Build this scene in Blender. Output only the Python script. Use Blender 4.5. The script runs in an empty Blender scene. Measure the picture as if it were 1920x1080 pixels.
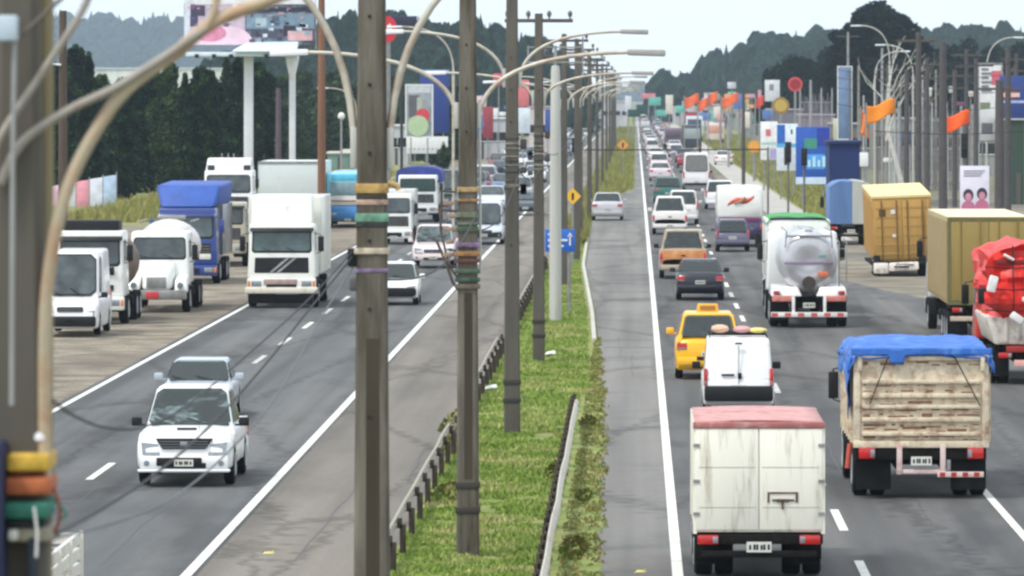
import bpy, bmesh, math, random
from mathutils import Vector, Matrix, noise
random.seed(7)
R = random.Random(11)
scene = bpy.context.scene
col = scene.collection
PI = math.pi
F = 11333.0          # focal length in photo pixels
VX, VY, HC = 1191.0, 177.0, 7.5   # vanishing point of the road, camera height

def s_at(Y): return F / Y
def X_at(px, Y): return (px - VX) * Y / F
def Z_at(py, Y): return HC - (py - VY) * Y / F
def Y_of(py): return F * HC / (py - VY)      # distance of a ground point

def lin(c):
    r = []
    for v in c:
        v = v / 255.0
        r.append(v / 12.92 if v <= 0.04045 else ((v + 0.055) / 1.055) ** 2.4)
    return r

# ------------------------------------------------------------------ materials
MATS = {}
def mat(name, rgb, rough=0.6, metal=0.0, var=0.12, scale=3.0, dirt=None, dirt_amt=0.0, dirt_scale=2.0,
        bump=0.0, bump_scale=20.0, coat=0.0, ior=1.45, streak=False, trans=0.0, spec=0.5, detail=6):
    if name in MATS: return MATS[name]
    m = bpy.data.materials.new(name); m.use_nodes = True
    nt = m.node_tree; N = nt.nodes; Lk = nt.links
    b = N['Principled BSDF']
    c = lin(rgb)
    tc = N.new('ShaderNodeTexCoord')
    nz = N.new('ShaderNodeTexNoise'); nz.inputs['Scale'].default_value = scale; nz.inputs['Detail'].default_value = detail
    src = tc.outputs['Object']
    mp = N.new('ShaderNodeMapping'); Lk.new(src, mp.inputs['Vector'])
    if streak: mp.inputs['Scale'].default_value = (1.0, 1.0, 0.12)
    Lk.new(mp.outputs[0], nz.inputs['Vector'])
    rp = N.new('ShaderNodeValToRGB')
    rp.color_ramp.elements[0].position = 0.3; rp.color_ramp.elements[1].position = 0.7
    rp.color_ramp.elements[0].color = [max(0, x * (1 - var)) for x in c] + [1]
    rp.color_ramp.elements[1].color = [min(1, x * (1 + var)) for x in c] + [1]
    Lk.new(nz.outputs['Fac'], rp.inputs['Fac'])
    out = rp.outputs['Color']
    if dirt is not None:
        n2 = N.new('ShaderNodeTexNoise'); n2.inputs['Scale'].default_value = dirt_scale; n2.inputs['Detail'].default_value = 8
        n2.inputs['Roughness'].default_value = 0.65
        Lk.new(mp.outputs[0], n2.inputs['Vector'])
        r2 = N.new('ShaderNodeValToRGB')
        r2.color_ramp.elements[0].position = 0.62 - 0.28 * dirt_amt; r2.color_ramp.elements[1].position = 0.80 - 0.2 * dirt_amt
        r2.color_ramp.elements[0].color = (0, 0, 0, 1); r2.color_ramp.elements[1].color = (min(1, .4 + dirt_amt),) * 3 + (1,)
        Lk.new(n2.outputs['Fac'], r2.inputs['Fac'])
        mx = N.new('ShaderNodeMix'); mx.data_type = 'RGBA'
        Lk.new(r2.outputs['Color'], mx.inputs[0]); Lk.new(out, mx.inputs[6])
        mx.inputs[7].default_value = lin(dirt) + [1]
        out = mx.outputs[2]
    Lk.new(out, b.inputs['Base Color'])
    b.inputs['Roughness'].default_value = rough
    b.inputs['Metallic'].default_value = metal
    b.inputs['IOR'].default_value = ior
    b.inputs['Specular IOR Level'].default_value = spec
    b.inputs['Coat Weight'].default_value = coat
    b.inputs['Coat Roughness'].default_value = 0.08
    b.inputs['Transmission Weight'].default_value = trans
    if bump > 0:
        n3 = N.new('ShaderNodeTexNoise'); n3.inputs['Scale'].default_value = bump_scale; n3.inputs['Detail'].default_value = 6
        Lk.new(mp.outputs[0], n3.inputs['Vector'])
        bp = N.new('ShaderNodeBump'); bp.inputs['Strength'].default_value = bump; bp.inputs['Distance'].default_value = 0.05
        Lk.new(n3.outputs['Fac'], bp.inputs['Height']); Lk.new(bp.outputs[0], b.inputs['Normal'])
    MATS[name] = m
    return m

def paint(rgb, dirt=(120, 112, 98), amt=0.15):
    n = 'paint_%d_%d_%d_%d' % (rgb[0], rgb[1], rgb[2], int(amt * 100))
    return mat(n, rgb, rough=0.35, var=0.05, scale=1.5, dirt=dirt, dirt_amt=amt, dirt_scale=1.6, coat=0.5)

GLASS = mat('window_glass', (58, 68, 70), rough=0.08, var=0.6, scale=2.2, ior=1.6, spec=0.5, coat=0.2, bump=.15, bump_scale=1.5)  # broad tone blotches in the colour imitate reflections
def see_through(name, tint, refl=.5, dirt=.12):
    if name in MATS: return MATS[name]
    m = bpy.data.materials.new(name); m.use_nodes = True; nt = m.node_tree; N = nt.nodes; L = nt.links
    N.remove(N['Principled BSDF'])
    tr = N.new('ShaderNodeBsdfTransparent'); tr.inputs[0].default_value = (*tint, 1)
    gl = N.new('ShaderNodeBsdfGlossy'); gl.inputs['Roughness'].default_value = .05
    fr = N.new('ShaderNodeFresnel'); fr.inputs[0].default_value = 1.5
    tc = N.new('ShaderNodeTexCoord'); nz_ = N.new('ShaderNodeTexNoise'); nz_.inputs['Scale'].default_value = 1.3; nz_.inputs['Detail'].default_value = 3
    bp = N.new('ShaderNodeBump'); bp.inputs['Strength'].default_value = .22; bp.inputs['Distance'].default_value = .05
    L.new(tc.outputs['Object'], nz_.inputs[0]); L.new(nz_.outputs['Fac'], bp.inputs['Height']); L.new(bp.outputs[0], gl.inputs['Normal']); L.new(bp.outputs[0], fr.inputs['Normal'])
    m1 = N.new('ShaderNodeMixShader'); L.new(fr.outputs[0], m1.inputs[0]); L.new(tr.outputs[0], m1.inputs[1]); L.new(gl.outputs[0], m1.inputs[2])
    df = N.new('ShaderNodeBsdfDiffuse'); df.inputs[0].default_value = (.45, .5, .5, 1)
    m2 = N.new('ShaderNodeMixShader'); m2.inputs[0].default_value = dirt; L.new(m1.outputs[0], m2.inputs[1]); L.new(df.outputs[0], m2.inputs[2])
    L.new(m2.outputs[0], N['Material Output'].inputs['Surface']); MATS[name] = m; return m
CLEAR = see_through('clear_car_glass', (.66, .74, .73), dirt=.05)
GLASSD = mat('dark_glass', (22, 26, 30), rough=0.1, var=0.5, scale=2.0, ior=1.5, coat=0.3)
RUBBER = mat('tyre_rubber', (28, 28, 29), rough=0.9, var=0.3, scale=6, spec=.15)
BLACK = mat('black_plastic', (30, 30, 32), spec=.3, rough=0.55, var=0.2)
UNDER = mat('chassis_black', (28, 26, 25), spec=.15, rough=0.85, var=0.35, scale=5, dirt=(76, 68, 58), dirt_amt=0.2)
STEEL = mat('worn_steel', (150, 150, 148), rough=0.45, metal=0.5, var=0.2, dirt=(110, 90, 70), dirt_amt=0.3)
RIM = mat('rim_alloy', (165, 167, 170), rough=0.4, metal=0.5, var=0.15)
REDL = mat('red_lens', (190, 30, 28), rough=0.25, var=0.15, coat=0.6)
AMBER = mat('amber_lens', (225, 130, 40), rough=0.25, var=0.1, coat=0.5)
LENS = mat('headlamp_lens', (138, 146, 152), rough=0.15, metal=0.2, var=0.25, scale=12, coat=0.8)
PLATE = mat('plate_white', (215, 215, 205), rough=0.5, var=0.08, scale=30)
INK = mat('plate_ink', (30, 30, 32), rough=0.6)
CONC = mat('pole_concrete', (112, 107, 97), spec=.15, rough=0.95, var=0.34, scale=5, dirt=(68, 62, 52), dirt_amt=0.7, dirt_scale=3.0, bump=0.4, bump_scale=14, streak=True)
CONCD = mat('pole_concrete_dark', (92, 88, 80), rough=0.9, var=0.28, scale=2.2, dirt=(55, 50, 42), dirt_amt=0.5, dirt_scale=1.0, streak=True)
PALE = mat('pale_pole_concrete', (186, 186, 178), rough=0.8, var=0.1, scale=2, dirt=(140, 138, 128), dirt_amt=0.3, streak=True)
GALV = mat('galvanised_tube', (196, 190, 176), rough=0.5, metal=0.25, var=0.16, scale=3, dirt=(150, 118, 86), dirt_amt=0.5, dirt_scale=1.4)
WOOD = mat('brown_wood', (128, 92, 70), rough=0.9, var=0.2, scale=2, streak=True)
WHITE = mat('white_board', (225, 226, 224), rough=0.6, var=0.05)
WIRE = mat('black_cable', (38, 38, 40), rough=0.7)

# ------------------------------------------------------------------ mesh builder
class MB:
    def __init__(s): s.v = []; s.f = []
    def add(s, vs, fs, M=None):
        k = len(s.v)
        if M is None: s.v += [tuple(p) for p in vs]
        else: s.v += [tuple(M @ Vector(p)) for p in vs]
        s.f += [tuple(i + k for i in f) for f in fs]
        return s
    def box(s, x0, x1, y0, y1, z0, z1, bev=0.0, M=None):
        if bev <= 0:
            vs = [(x, y, z) for z in (z0, z1) for y in (y0, y1) for x in (x0, x1)]
            fs = [(0, 2, 3, 1), (4, 5, 7, 6), (0, 1, 5, 4), (2, 6, 7, 3), (0, 4, 6, 2), (1, 3, 7, 5)]
            return s.add(vs, fs, M)
        return s.hull8([(x, y, z) for z in (z0, z1) for y in (y0, y1) for x in (x0, x1)], bev, M)
    def hull8(s, p, bev=0.05, M=None, seg=2, keep_bottom=False):
        """p: 8 corners, order (x,y,z) with x fastest, z slowest"""
        bm = bmesh.new()
        vs = [bm.verts.new(q) for q in p]
        for f in [(0, 2, 3, 1), (4, 5, 7, 6), (0, 1, 5, 4), (2, 6, 7, 3), (0, 4, 6, 2), (1, 3, 7, 5)]:
            bm.faces.new([vs[i] for i in f])
        ed = list(bm.edges)
        if keep_bottom: ed = [e for e in ed if not (e.verts[0] in vs[:4] and e.verts[1] in vs[:4])]
        if bev > 0: bmesh.ops.bevel(bm, geom=ed, offset=bev, segments=seg, affect='EDGES', profile=0.5)
        bm.verts.index_update()
        s.add([v.co[:] for v in bm.verts], [[v.index for v in f.verts] for f in bm.faces], M)
        bm.free(); return s
    def tube(s, pts, r, n=8, cap=True):
        pts = [Vector(p) for p in pts]
        rs = r if isinstance(r, (list, tuple)) else [r] * len(pts)
        k0 = len(s.v); up = None
        for i, p in enumerate(pts):
            t = (pts[min(i + 1, len(pts) - 1)] - pts[max(i - 1, 0)]).normalized()
            if up is None:
                up = Vector((0, 1, 0)) if abs(t.y) < 0.9 else Vector((1, 0, 0))
            a = t.cross(up).normalized(); up = a.cross(t).normalized()
            for k in range(n):
                q = p + rs[i] * (math.cos(2 * PI * k / n) * a + math.sin(2 * PI * k / n) * up)
                s.v.append(tuple(q))
        for i in range(len(pts) - 1):
            for k in range(n):
                a0 = k0 + i * n + k; a1 = k0 + i * n + (k + 1) % n
                s.f.append((a0, a1, a1 + n, a0 + n))
        if cap:
            s.f.append(tuple(k0 + k for k in range(n))[::-1])
            s.f.append(tuple(k0 + (len(pts) - 1) * n + k for k in range(n)))
        return s
    def loft(s, rings, cap=True):
        k0 = len(s.v); n = len(rings[0])
        for r in rings: s.v += [tuple(p) for p in r]
        for i in range(len(rings) - 1):
            for k in range(n):
                a0 = k0 + i * n + k; a1 = k0 + i * n + (k + 1) % n
                s.f.append((a0, a1, a1 + n, a0 + n))
        if cap:
            s.f.append(tuple(k0 + k for k in range(n))[::-1])
            s.f.append(tuple(k0 + (len(rings) - 1) * n + k for k in range(n)))
        return s
    def lathe_x(s, cx, cy, cz, prof, n=20):
        """profile (x offset, radius) turned round the X axis"""
        return s.loft([[(cx + x, cy + r * math.cos(2 * PI * k / n), cz + r * math.sin(2 * PI * k / n)) for k in range(n)] for x, r in prof])
    def prism(s, poly, a, d):
        """poly of 3D points, extruded by vector d"""
        a = [Vector(p) for p in poly]; d = Vector(d); k = len(s.v); n = len(a)
        s.v += [tuple(p) for p in a] + [tuple(p + d) for p in a]
        s.f.append(tuple(range(k, k + n))); s.f.append(tuple(range(k + n, k + 2 * n))[::-1])
        for i in range(n):
            j = (i + 1) % n; s.f.append((k + i, k + j, k + n + j, k + n + i))
        return s
    def panel(s, q, u0=0.06, u1=0.94, v0=0.08, v1=0.92, lift=0.004, th=0.012, cut=0.12):
        """thin rounded panel lying on the quad q = (bl, br, tr, tl) seen from outside"""
        q = [Vector(p) for p in q]
        nrm = (q[1] - q[0]).cross(q[3] - q[0]).normalized()
        def P(u, v):
            return (q[0] * (1 - u) + q[1] * u) * (1 - v) + (q[3] * (1 - u) + q[2] * u) * v
        w = (P(u1, v0) - P(u0, v0)).length; h = (P(u0, v1) - P(u0, v0)).length
        c = cut * min(w, h); cu = c / max(w, 1e-6) * (u1 - u0); cv = c / max(h, 1e-6) * (v1 - v0)
        pl = [P(u0 + cu, v0), P(u1 - cu, v0), P(u1, v0 + cv), P(u1, v1 - cv), P(u1 - cu, v1), P(u0 + cu, v1), P(u0, v1 - cv), P(u0, v0 + cv)]
        pl = [p + nrm * (lift - th + 0.0) for p in pl]
        return s.prism(pl, 0, nrm * th)
    def build(s, name, m, parent=None, smooth=True, angle=35, loc=None, tag=None):
        me = bpy.data.meshes.new(name)
        me.from_pydata(s.v, [], s.f); 
        bm = bmesh.new(); bm.from_mesh(me)
        bmesh.ops.recalc_face_normals(bm, faces=bm.faces)
        bm.to_mesh(me); bm.free()
        if smooth:
            me.polygons.foreach_set('use_smooth', [True] * len(me.polygons))
            try: me.set_sharp_from_angle(angle=math.radians(angle))
            except Exception: pass
        me.materials.append(m)
        o = bpy.data.objects.new(name, me); col.objects.link(o)
        if parent: o.parent = parent
        if loc: o.location = loc
        return o

def tag(o, label=None, cat=None, group=None, kind=None):
    if label: o['label'] = label
    if cat: o['category'] = cat
    if group: o['group'] = group
    if kind: o['kind'] = kind
    return o
def empty(name, loc, rz, label, cat, group=None):
    o = bpy.data.objects.new(name, None); col.objects.link(o)
    o.location = loc; o.rotation_euler = (0, 0, rz); o.empty_display_size = 0.3
    return tag(o, label, cat, group)
def box(name, m, parent, x0, x1, y0, y1, z0, z1, bev=0.0):
    return MB().box(x0, x1, y0, y1, z0, z1, bev).build(name, m, parent)
def copy_tree(o, parent=None):
    c = o.copy(); col.objects.link(c)
    if parent: c.parent = parent
    for ch in list(o.children): copy_tree(ch, c)
    return c
def interp(tab, t):
    if t <= tab[0][0]: return tab[0][1]
    for (a, b), (c, d) in zip(tab, tab[1:]):
        if t <= c: return b + (d - b) * (t - a) / max(1e-9, c - a)
    return tab[-1][1]

# ------------------------------------------------------------------ vehicle parts
def wheel(parent, x, y, r, w, twin=False, simple=False):
    side = 1 if x > 0 else -1
    prof = [(-w / 2, r * 0.62), (-w / 2, r * 0.9), (-w * 0.38, r), (w * 0.38, r), (w / 2, r * 0.9), (w / 2, r * 0.62)]
    m = MB().lathe_x(x, y, r, prof, 22)
    if twin: m.lathe_x(x - side * (w + 0.04), y, r, prof, 22)
    o = m.build('wheel', RUBBER, parent)
    if not simple:
        rp = [(0, r * 0.62), (0.012 * side, r * 0.55), (-0.03 * side, r * 0.5), (-0.05 * side, r * 0.22), (0.005 * side, r * 0.2), (0.005 * side, r * 0.05)]
        MB().lathe_x(x + side * (w / 2 + 0.004), y, r, rp, 18).build('rim', RIM, o)
    return o

def shell(L, W, topz, botz, wheels, r, nose=(0.86, 0.86), step=0.07, endz=0.10):
    """lofted lower body; y runs 0 (rear) .. L (front); wheels = list of y"""
    ys = set([0.0, 0.03, 0.09, 0.18, L - 0.18, L - 0.09, L - 0.03, L])
    k = int(L / step)
    for i in range(k + 1): ys.add(round(L * i / k, 4))
    for wy in wheels:
        for a in (-1, 1): ys.add(wy + a * (r + 0.06)); ys.add(wy + a * (r + 0.061 + 0.002))
    ys = sorted(y for y in ys if 0 <= y <= L)
    rings = []
    for y in ys:
        t = y / L
        e = min(y, L - y)
        n = nose[0] if y < L / 2 else nose[1]
        k = min(1.0, e / 0.32); k = math.sqrt(max(0, 1 - (1 - k) ** 2))
        hw = W / 2 * (n + (1 - n) * k)
        zt = interp(topz, t) - endz * (1 - min(1, e / 0.12)) ** 2
        zb = botz + 0.10 * (1 - min(1, e / 0.15))
        zb0 = zb
        for wy in wheels:
            d = abs(y - wy); rr = r + 0.06
            if d < rr: zb = max(zb, r + math.sqrt(rr * rr - d * d) * 0.98)
        zb = min(zb, zt - 0.08)
        h = zt - zb
        z1 = zb + 0.06 * min(1, h); z2 = zb + 0.4 * h; z3 = zb + 0.72 * h
        half = [(hw * 0.93, zb), (hw * 0.985, z1), (hw, z2), (hw * 0.995, z3), (hw * 0.965, zt - 0.06), (hw * 0.90, zt - 0.012), (hw * 0.5, zt + 0.018)]
        ring = [(x, y, z) for x, z in half] + [(-x, y, z) for x, z in half[::-1]]
        rings.append(ring)
    return MB().loft(rings)

def plate(parent, y, z, facing, w=0.36, h=0.13, x=0, m=None):
    d = 0.014 * facing
    p = MB().box(x - w / 2, x + w / 2, min(y, y + d), max(y, y + d), z - h / 2, z + h / 2).build('number_plate', m or PLATE, parent)
    ink = MB()
    for i in range(6):
        cx = x + (-0.36 + 0.144 * i) * w + (0.012 if i % 2 else 0)
        yy = y + d
        ink.box(cx - w * 0.045, cx + w * 0.045, min(yy, yy + 0.003 * facing), max(yy, yy + 0.003 * facing), z - h * 0.26, z + h * (0.26 if i % 3 else 0.2))
    ink.build('plate_lettering', INK, p)
    return p

KINDS = {
 # belt z fraction handled in metres for the given H
 'sedan': dict(L=4.4, W=1.70, H=1.42, top=[(0, .88), (.04, .97), (.16, .99), (.3, .95), (.68, .92), (.78, .88), (.94, .76), (1, .62)], cab=(.10, .24, .53, .70), belt=.93, r=.30),
 'hatch': dict(L=3.7, W=1.62, H=1.48, top=[(0, .86), (.06, .95), (.3, .95), (.7, .93), (.8, .9), (.94, .78), (1, .64)], cab=(.015, .10, .56, .76), belt=.93, r=.29),
 'suv': dict(L=4.4, W=1.80, H=1.72, top=[(0, .98), (.04, 1.06), (.3, 1.06), (.7, 1.04), (.8, 1.0), (.95, .92), (1, .78)], cab=(.01, .07, .58, .73), belt=1.04, r=.35),
 'mini': dict(L=4.1, W=1.70, H=1.62, top=[(0, .9), (.05, 1.0), (.3, 1.0), (.7, .98), (.82, .93), (.95, .8), (1, .66)], cab=(.005, .07, .60, .80), belt=.98, r=.31),
 'pickup': dict(L=5.2, W=1.80, H=1.78, top=[(0, .80), (.345, .80), (.35, 1.08), (.7, 1.07), (.76, 1.06), (.93, .98), (.98, .9), (1, .78)], cab=(.35, .375, .58, .725), belt=1.06, r=.38),
 'van': dict(L=4.2, W=1.72, H=1.84, top=[(0, .95), (.05, 1.0), (.72, 1.0), (.82, 1.0), (.94, .86), (1, .68)], cab=(0.002, .03, .62, .80), belt=.98, r=.31),
 'bigvan': dict(L=5.3, W=1.95, H=2.45, top=[(0, 1.1), (.8, 1.12), (.9, 1.08), (.97, .95), (1, .7)], cab=(0.002, .02, .72, .86), belt=1.1, r=.34),
}
def car(name, kind, px, Y, facing, rgb, label, cat, group=None, dirt=0.12, detail=2, X=None, W=None, H=None, L=None,
        tail=None, blind=False, lights='wide', grille=True, bumper=None, glass=None, head_rgb=None):
    """facing +1: drives away (rear towards camera), -1: comes towards the camera; Y is the near end"""
    k = KINDS[kind]; L = L or k['L']; W = W or k['W']; H = H or k['H']; r = k['r']
    X = X_at(px, Y) if X is None else X
    cy = Y
    if facing > 0: root = empty(name, (X, Y, 0.05), 0, label, cat, group)
    else: root = empty(name, (X, Y + L, 0.05), PI, label, cat, group)
    if facing < 0: root.location = (X, Y + L, 0.05)
    P = paint(rgb, amt=dirt)
    zs = H / k['H']
    top = [(t, z * zs) for t, z in k['top']]
    belt = k['belt'] * zs
    wy = [L * 0.19, L * 0.81] if kind != 'pickup' else [L * 0.23, L * 0.82]
    body = shell(L, W, top, 0.24 if kind not in ('pickup', 'suv') else 0.34, wy, r)
    a, b, c, d = [t * L for t in k['cab']]
    wb, wt = W / 2 * 0.945, W / 2 * (0.76 if kind not in ('van', 'bigvan') else 0.86)
    if kind in ('suv', 'mini'): wt = W / 2 * 0.80
    zr = H
    C = dict(rbl=(-wb, a, belt), rbr=(wb, a, belt), rtl=(-wt, b, zr), rtr=(wt, b, zr), fbl=(-wb, d, belt), fbr=(wb, d, belt), ftl=(-wt, c, zr), ftr=(wt, c, zr))
    low = 0.10
    opened = (kind not in ('van', 'bigvan')) and Y < 430 and detail > 1
    if not opened:
        body.hull8([(-wb, a, belt - low), (wb, a, belt - low), (-wb, d, belt - low), (wb, d, belt - low), (-wt, b, zr), (wt, b, zr), (-wt, c, zr), (wt, c, zr)], 0.09, seg=3, keep_bottom=True)
    else:
        def pil(p, q_, w1=.045, w2=.05):
            p, q_ = Vector(p), Vector(q_)
            vs = []
            for r_ in (p, q_):
                for yy in (-w2, w2):
                    for xx in (-w1, w1): vs.append((r_.x + xx, r_.y + yy, r_.z))
            body.add(vs, [(0, 2, 3, 1), (4, 5, 7, 6), (0, 1, 5, 4), (2, 6, 7, 3), (0, 4, 6, 2), (1, 3, 7, 5)])
        i_ = .05
        for sx in (-1, 1):
            pil((sx * (wb - i_), a + i_, belt - low), (sx * (wt - i_), b + i_, zr - .05), .055, .07)
            pil((sx * (wb - i_), d - i_, belt - low), (sx * (wt - i_), c - i_, zr - .05), .04, .05)
            for tt in ((.40,) if kind in ('sedan', 'pickup') else (.32, .64)):
                pil((sx * (wb - i_), a + (d - a) * tt, belt - low), (sx * (wt - i_), b + (c - b) * tt, zr - .05), .03, .05)
        body.hull8([(-wt - .01, b - .04, zr - .10), (wt + .01, b - .04, zr - .10), (-wt - .01, c + .05, zr - .10), (wt + .01, c + .05, zr - .10), (-wt + .06, b + .04, zr + .01), (wt - .06, b + .04, zr + .01), (-wt + .06, c - .02, zr + .01), (wt - .06, c - .02, zr + .01)], .035, seg=2)
        deck = MB().box(-wb + .10, wb - .10, a + .12, d - .12, belt + .02, belt + .045).build('cabin_trim', BLACK, root)
        SE = mat('seat_cloth', (104, 102, 100), rough=.9, var=.2)
        hs = zr - belt
        for yy, xs in ((a + (d - a) * .62, (-.36, .36)), (a + (d - a) * .30, (-.40, .40))):
            for xx in xs:
                s_ = MB().hull8([(xx - .22, yy - .05, belt), (xx + .22, yy - .05, belt), (xx - .22, yy + .07, belt), (xx + .22, yy + .07, belt), (xx - .19, yy - .12, belt + hs * .50), (xx + .19, yy - .12, belt + hs * .50), (xx - .19, yy - .01, belt + hs * .50), (xx + .19, yy - .01, belt + hs * .50)], .03).box(xx - .11, xx + .11, yy - .12, yy - .03, belt + hs * .54, belt + hs * .80, .03)
                s_.build('seat', SE, root)
        box('dashboard_paper', PLATE, root, .12, .42, d - .42, d - .34, belt + .045, belt + .12) if int(Y) % 2 == 0 else None
        MB().tube([(-.36 + .17 * math.cos(k * PI / 8), d - .62 + .06 * math.sin(k * PI / 8), belt + .06 + .15 * math.sin(k * PI / 8)) for k in range(17)], .014, 6).build('steering_wheel', BLACK, root)
        box('rear_view_mirror', BLACK, root, -.11, .11, c + .10, c + .13, zr - .19, zr - .12, .01)
        G0 = CLEAR
    bo = body.build('body', P, root, angle=50)
    if kind == 'pickup':
        m = MB()
        yb = 0.345 * L
        m.box(-W / 2 + .03, -W / 2 + .10, 0.05, yb, .74, 1.07 * zs, .02).box(W / 2 - .10, W / 2 - .03, 0.05, yb, .74, 1.07 * zs, .02)
        m.build('cargo_bed', P, root)
        t = MB().box(-W / 2 + .04, W / 2 - .04, 0.0, .07, .56, 1.06 * zs, .02)
        tg = t.build('tailgate', P if tail is None else tail, root)
        box('handle', BLACK, tg, -.09, .09, -.015, .0, .92, .97)
    G = CLEAR if opened else (glass or GLASS)
    q = (C['fbr'], C['fbl'], C['ftl'], C['ftr'])   # seen from the front
    # bottom of the panel sits where the hull meets the bonnet
    if not opened: MB().panel(q, .035, .965, .04, .93, lift=.002).build('windscreen_seal', BLACK, root)
    MB().panel(q, *((.03, .97, .02, .95) if opened else (.065, .935, .08, .89)), lift=.008).build('windscreen', G, root)
    if detail > 1:
        Q = [Vector(p) for p in q]
        pp = lambda u, v_: (Q[0] * (1 - u) + Q[1] * u) * (1 - v_) + (Q[3] * (1 - u) + Q[2] * u) * v_ + Vector((0, .03, .015))
        for u0_, u1_ in ((.30, .08), (.72, .46)):
            MB().tube([pp(u0_, .02), pp((u0_ + u1_) / 2, .10), pp(u1_, .20)], .011, 5).build('wiper', BLACK, root)
    if not blind:
        if not opened: MB().panel((C['rbl'], C['rbr'], C['rtr'], C['rtl']), .06, .94, .08, .89, lift=.002).build('window_seal', BLACK, root)
        MB().panel((C['rbl'], C['rbr'], C['rtr'], C['rtl']), *((.05, .95, .06, .93) if opened else (.085, .915, .12, .86)), lift=.008).build('rear_window', G, root)
    for sx in (-1, 1):
        ss = 'l' if sx < 0 else 'r'
        qq = (C['fb' + ss], C['rb' + ss], C['rt' + ss], C['ft' + ss]) if sx < 0 else (C['rb' + ss], C['fb' + ss], C['ft' + ss], C['rt' + ss])
        if kind in ('van', 'bigvan'): spans = [(.70, .93)]
        elif kind == 'pickup': spans = [(.08, .46), (.52, .93)]
        else: spans = [(.08, .30), (.33, .60), (.63, .94)] if kind != 'sedan' else [(.10, .48), (.52, .92)]
        for u0, u1 in spans:
            if sx < 0: u0, u1 = 1 - u1, 1 - u0
            MB().panel(qq, u0, u1, .10, .86).build('side_window', G, root)
    for y in wy:
        for sx in (-1, 1):
            wheel(root, sx * (W / 2 - 0.10), y, r, 0.2, simple=detail < 1)
    # rear
    zt = interp(top, 0.03)
    BM = bumper or (BLACK if kind in ('van', 'bigvan') else P)
    n = .86
    MB().box(-W / 2 * .93, W / 2 * .93, -.05, .16, .36, .58, .05).build('rear_bumper', BM, root)
    for sx in (-1, 1):
        x0, x1 = sorted((sx * W / 2 * .96, sx * W / 2 * (.96 - (.32 if lights == 'wide' else .14))))
        if kind in ('van', 'bigvan', 'mini', 'suv'):
            z0, z1 = zt * .72, zt * .72 + .42 * zs
            x0, x1 = sorted((sx * W / 2 * .975, sx * W / 2 * .87))
        elif kind == 'pickup': z0, z1 = .68, 1.03; x0, x1 = sorted((sx * W / 2 * .985, sx * W / 2 * .86))
        else: z0, z1 = zt - .28, zt - .10
        tl = box('tail_light', REDL, root, x0, x1, -.012, .14, z0, z1, .02)
        if detail > 1: box('reversing_lens', LENS, tl, x0 + .02, x1 - .02, -.018, .02, z0 + .02, z0 + .02 + (z1 - z0) * .25)
    plate(root, -.053 if kind in ('pickup', 'sedan') else -.006, .47 if kind in ('pickup',) else .66, -1)
    # front
    zf = interp(top, 0.97)
    MB().box(-W / 2 * .93, W / 2 * .93, L - .16, L + .05, .34, .60, .06).build('front_bumper', BM, root)
    box('lower_intake', BLACK, root, -.42, .42, L + .03, L + .062, .36, .46, .008)
    if grille:
        g = box('grille', BLACK, root, -.40, .40, L - .1, L + .008, zf - .26, zf - .10, .03)
        if detail > 1:
            m = MB()
            for i in range(3): m.box(-.36, .36, L + .008, L + .016, zf - .235 + i * .045, zf - .225 + i * .045)
            m.build('grille_slats', RIM, g)
    for sx in (-1, 1):
        p = [(sx * W / 2 * .50, L - .02, zf - .24), (sx * W / 2 * .90, L - .14, zf - .22)]
        x0, x1 = sorted((sx * W / 2 * .52, sx * W / 2 * .90))
        yy0, yy1 = (L - .30, L - .012)
        # corner lamp follows the rounded nose
        zN = top[-1][1]
        A = (sx * W / 2 * .50, L + .018, zN - .20); B = (sx * W / 2 * .865, L + .012, zN - .18)
        A2 = (sx * W / 2 * .54, L - .035, zN + .02); B2 = (sx * W / 2 * .90, L - .05, zN + .06)
        m = MB()
        m.v += [A, B, B2, A2] + [(v[0], v[1] - .10, v[2]) for v in (A, B, B2, A2)]
        m.f += [(0, 1, 2, 3), (7, 6, 5, 4), (0, 4, 5, 1), (1, 5, 6, 2), (2, 6, 7, 3), (3, 7, 4, 0)]
        m.build('headlight', LENS, root)
    if detail > 1:
        for sx in (-1, 1):
            MB().tube([(sx * .70 * W / 1.8, L + .02, .45), (sx * .70 * W / 1.8, L + .058, .45)], .055, 10).build('fog_light', LENS, root)
    plate(root, L + .063, .46 if kind != 'hatch' else .5, 1)
    # mirrors
    MM = BLACK if kind in ('van', 'bigvan') or dirt > .2 or detail == 3 else P
    for sx in (-1, 1):
        y = d - .22 * 1
        m = MB().box(min(sx * wb, sx * (W / 2 + .20)), max(sx * wb, sx * (W / 2 + .20)), y - .03, y + .03, belt + .0, belt + .04)
        x0, x1 = sorted((sx * (W / 2 + .02), sx * (W / 2 + .22)))
        m.box(x0, x1, y - .05, y + .07, belt + .0, belt + .17, .03)
        m.build('mirror', MM, root)
    return root

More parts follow.
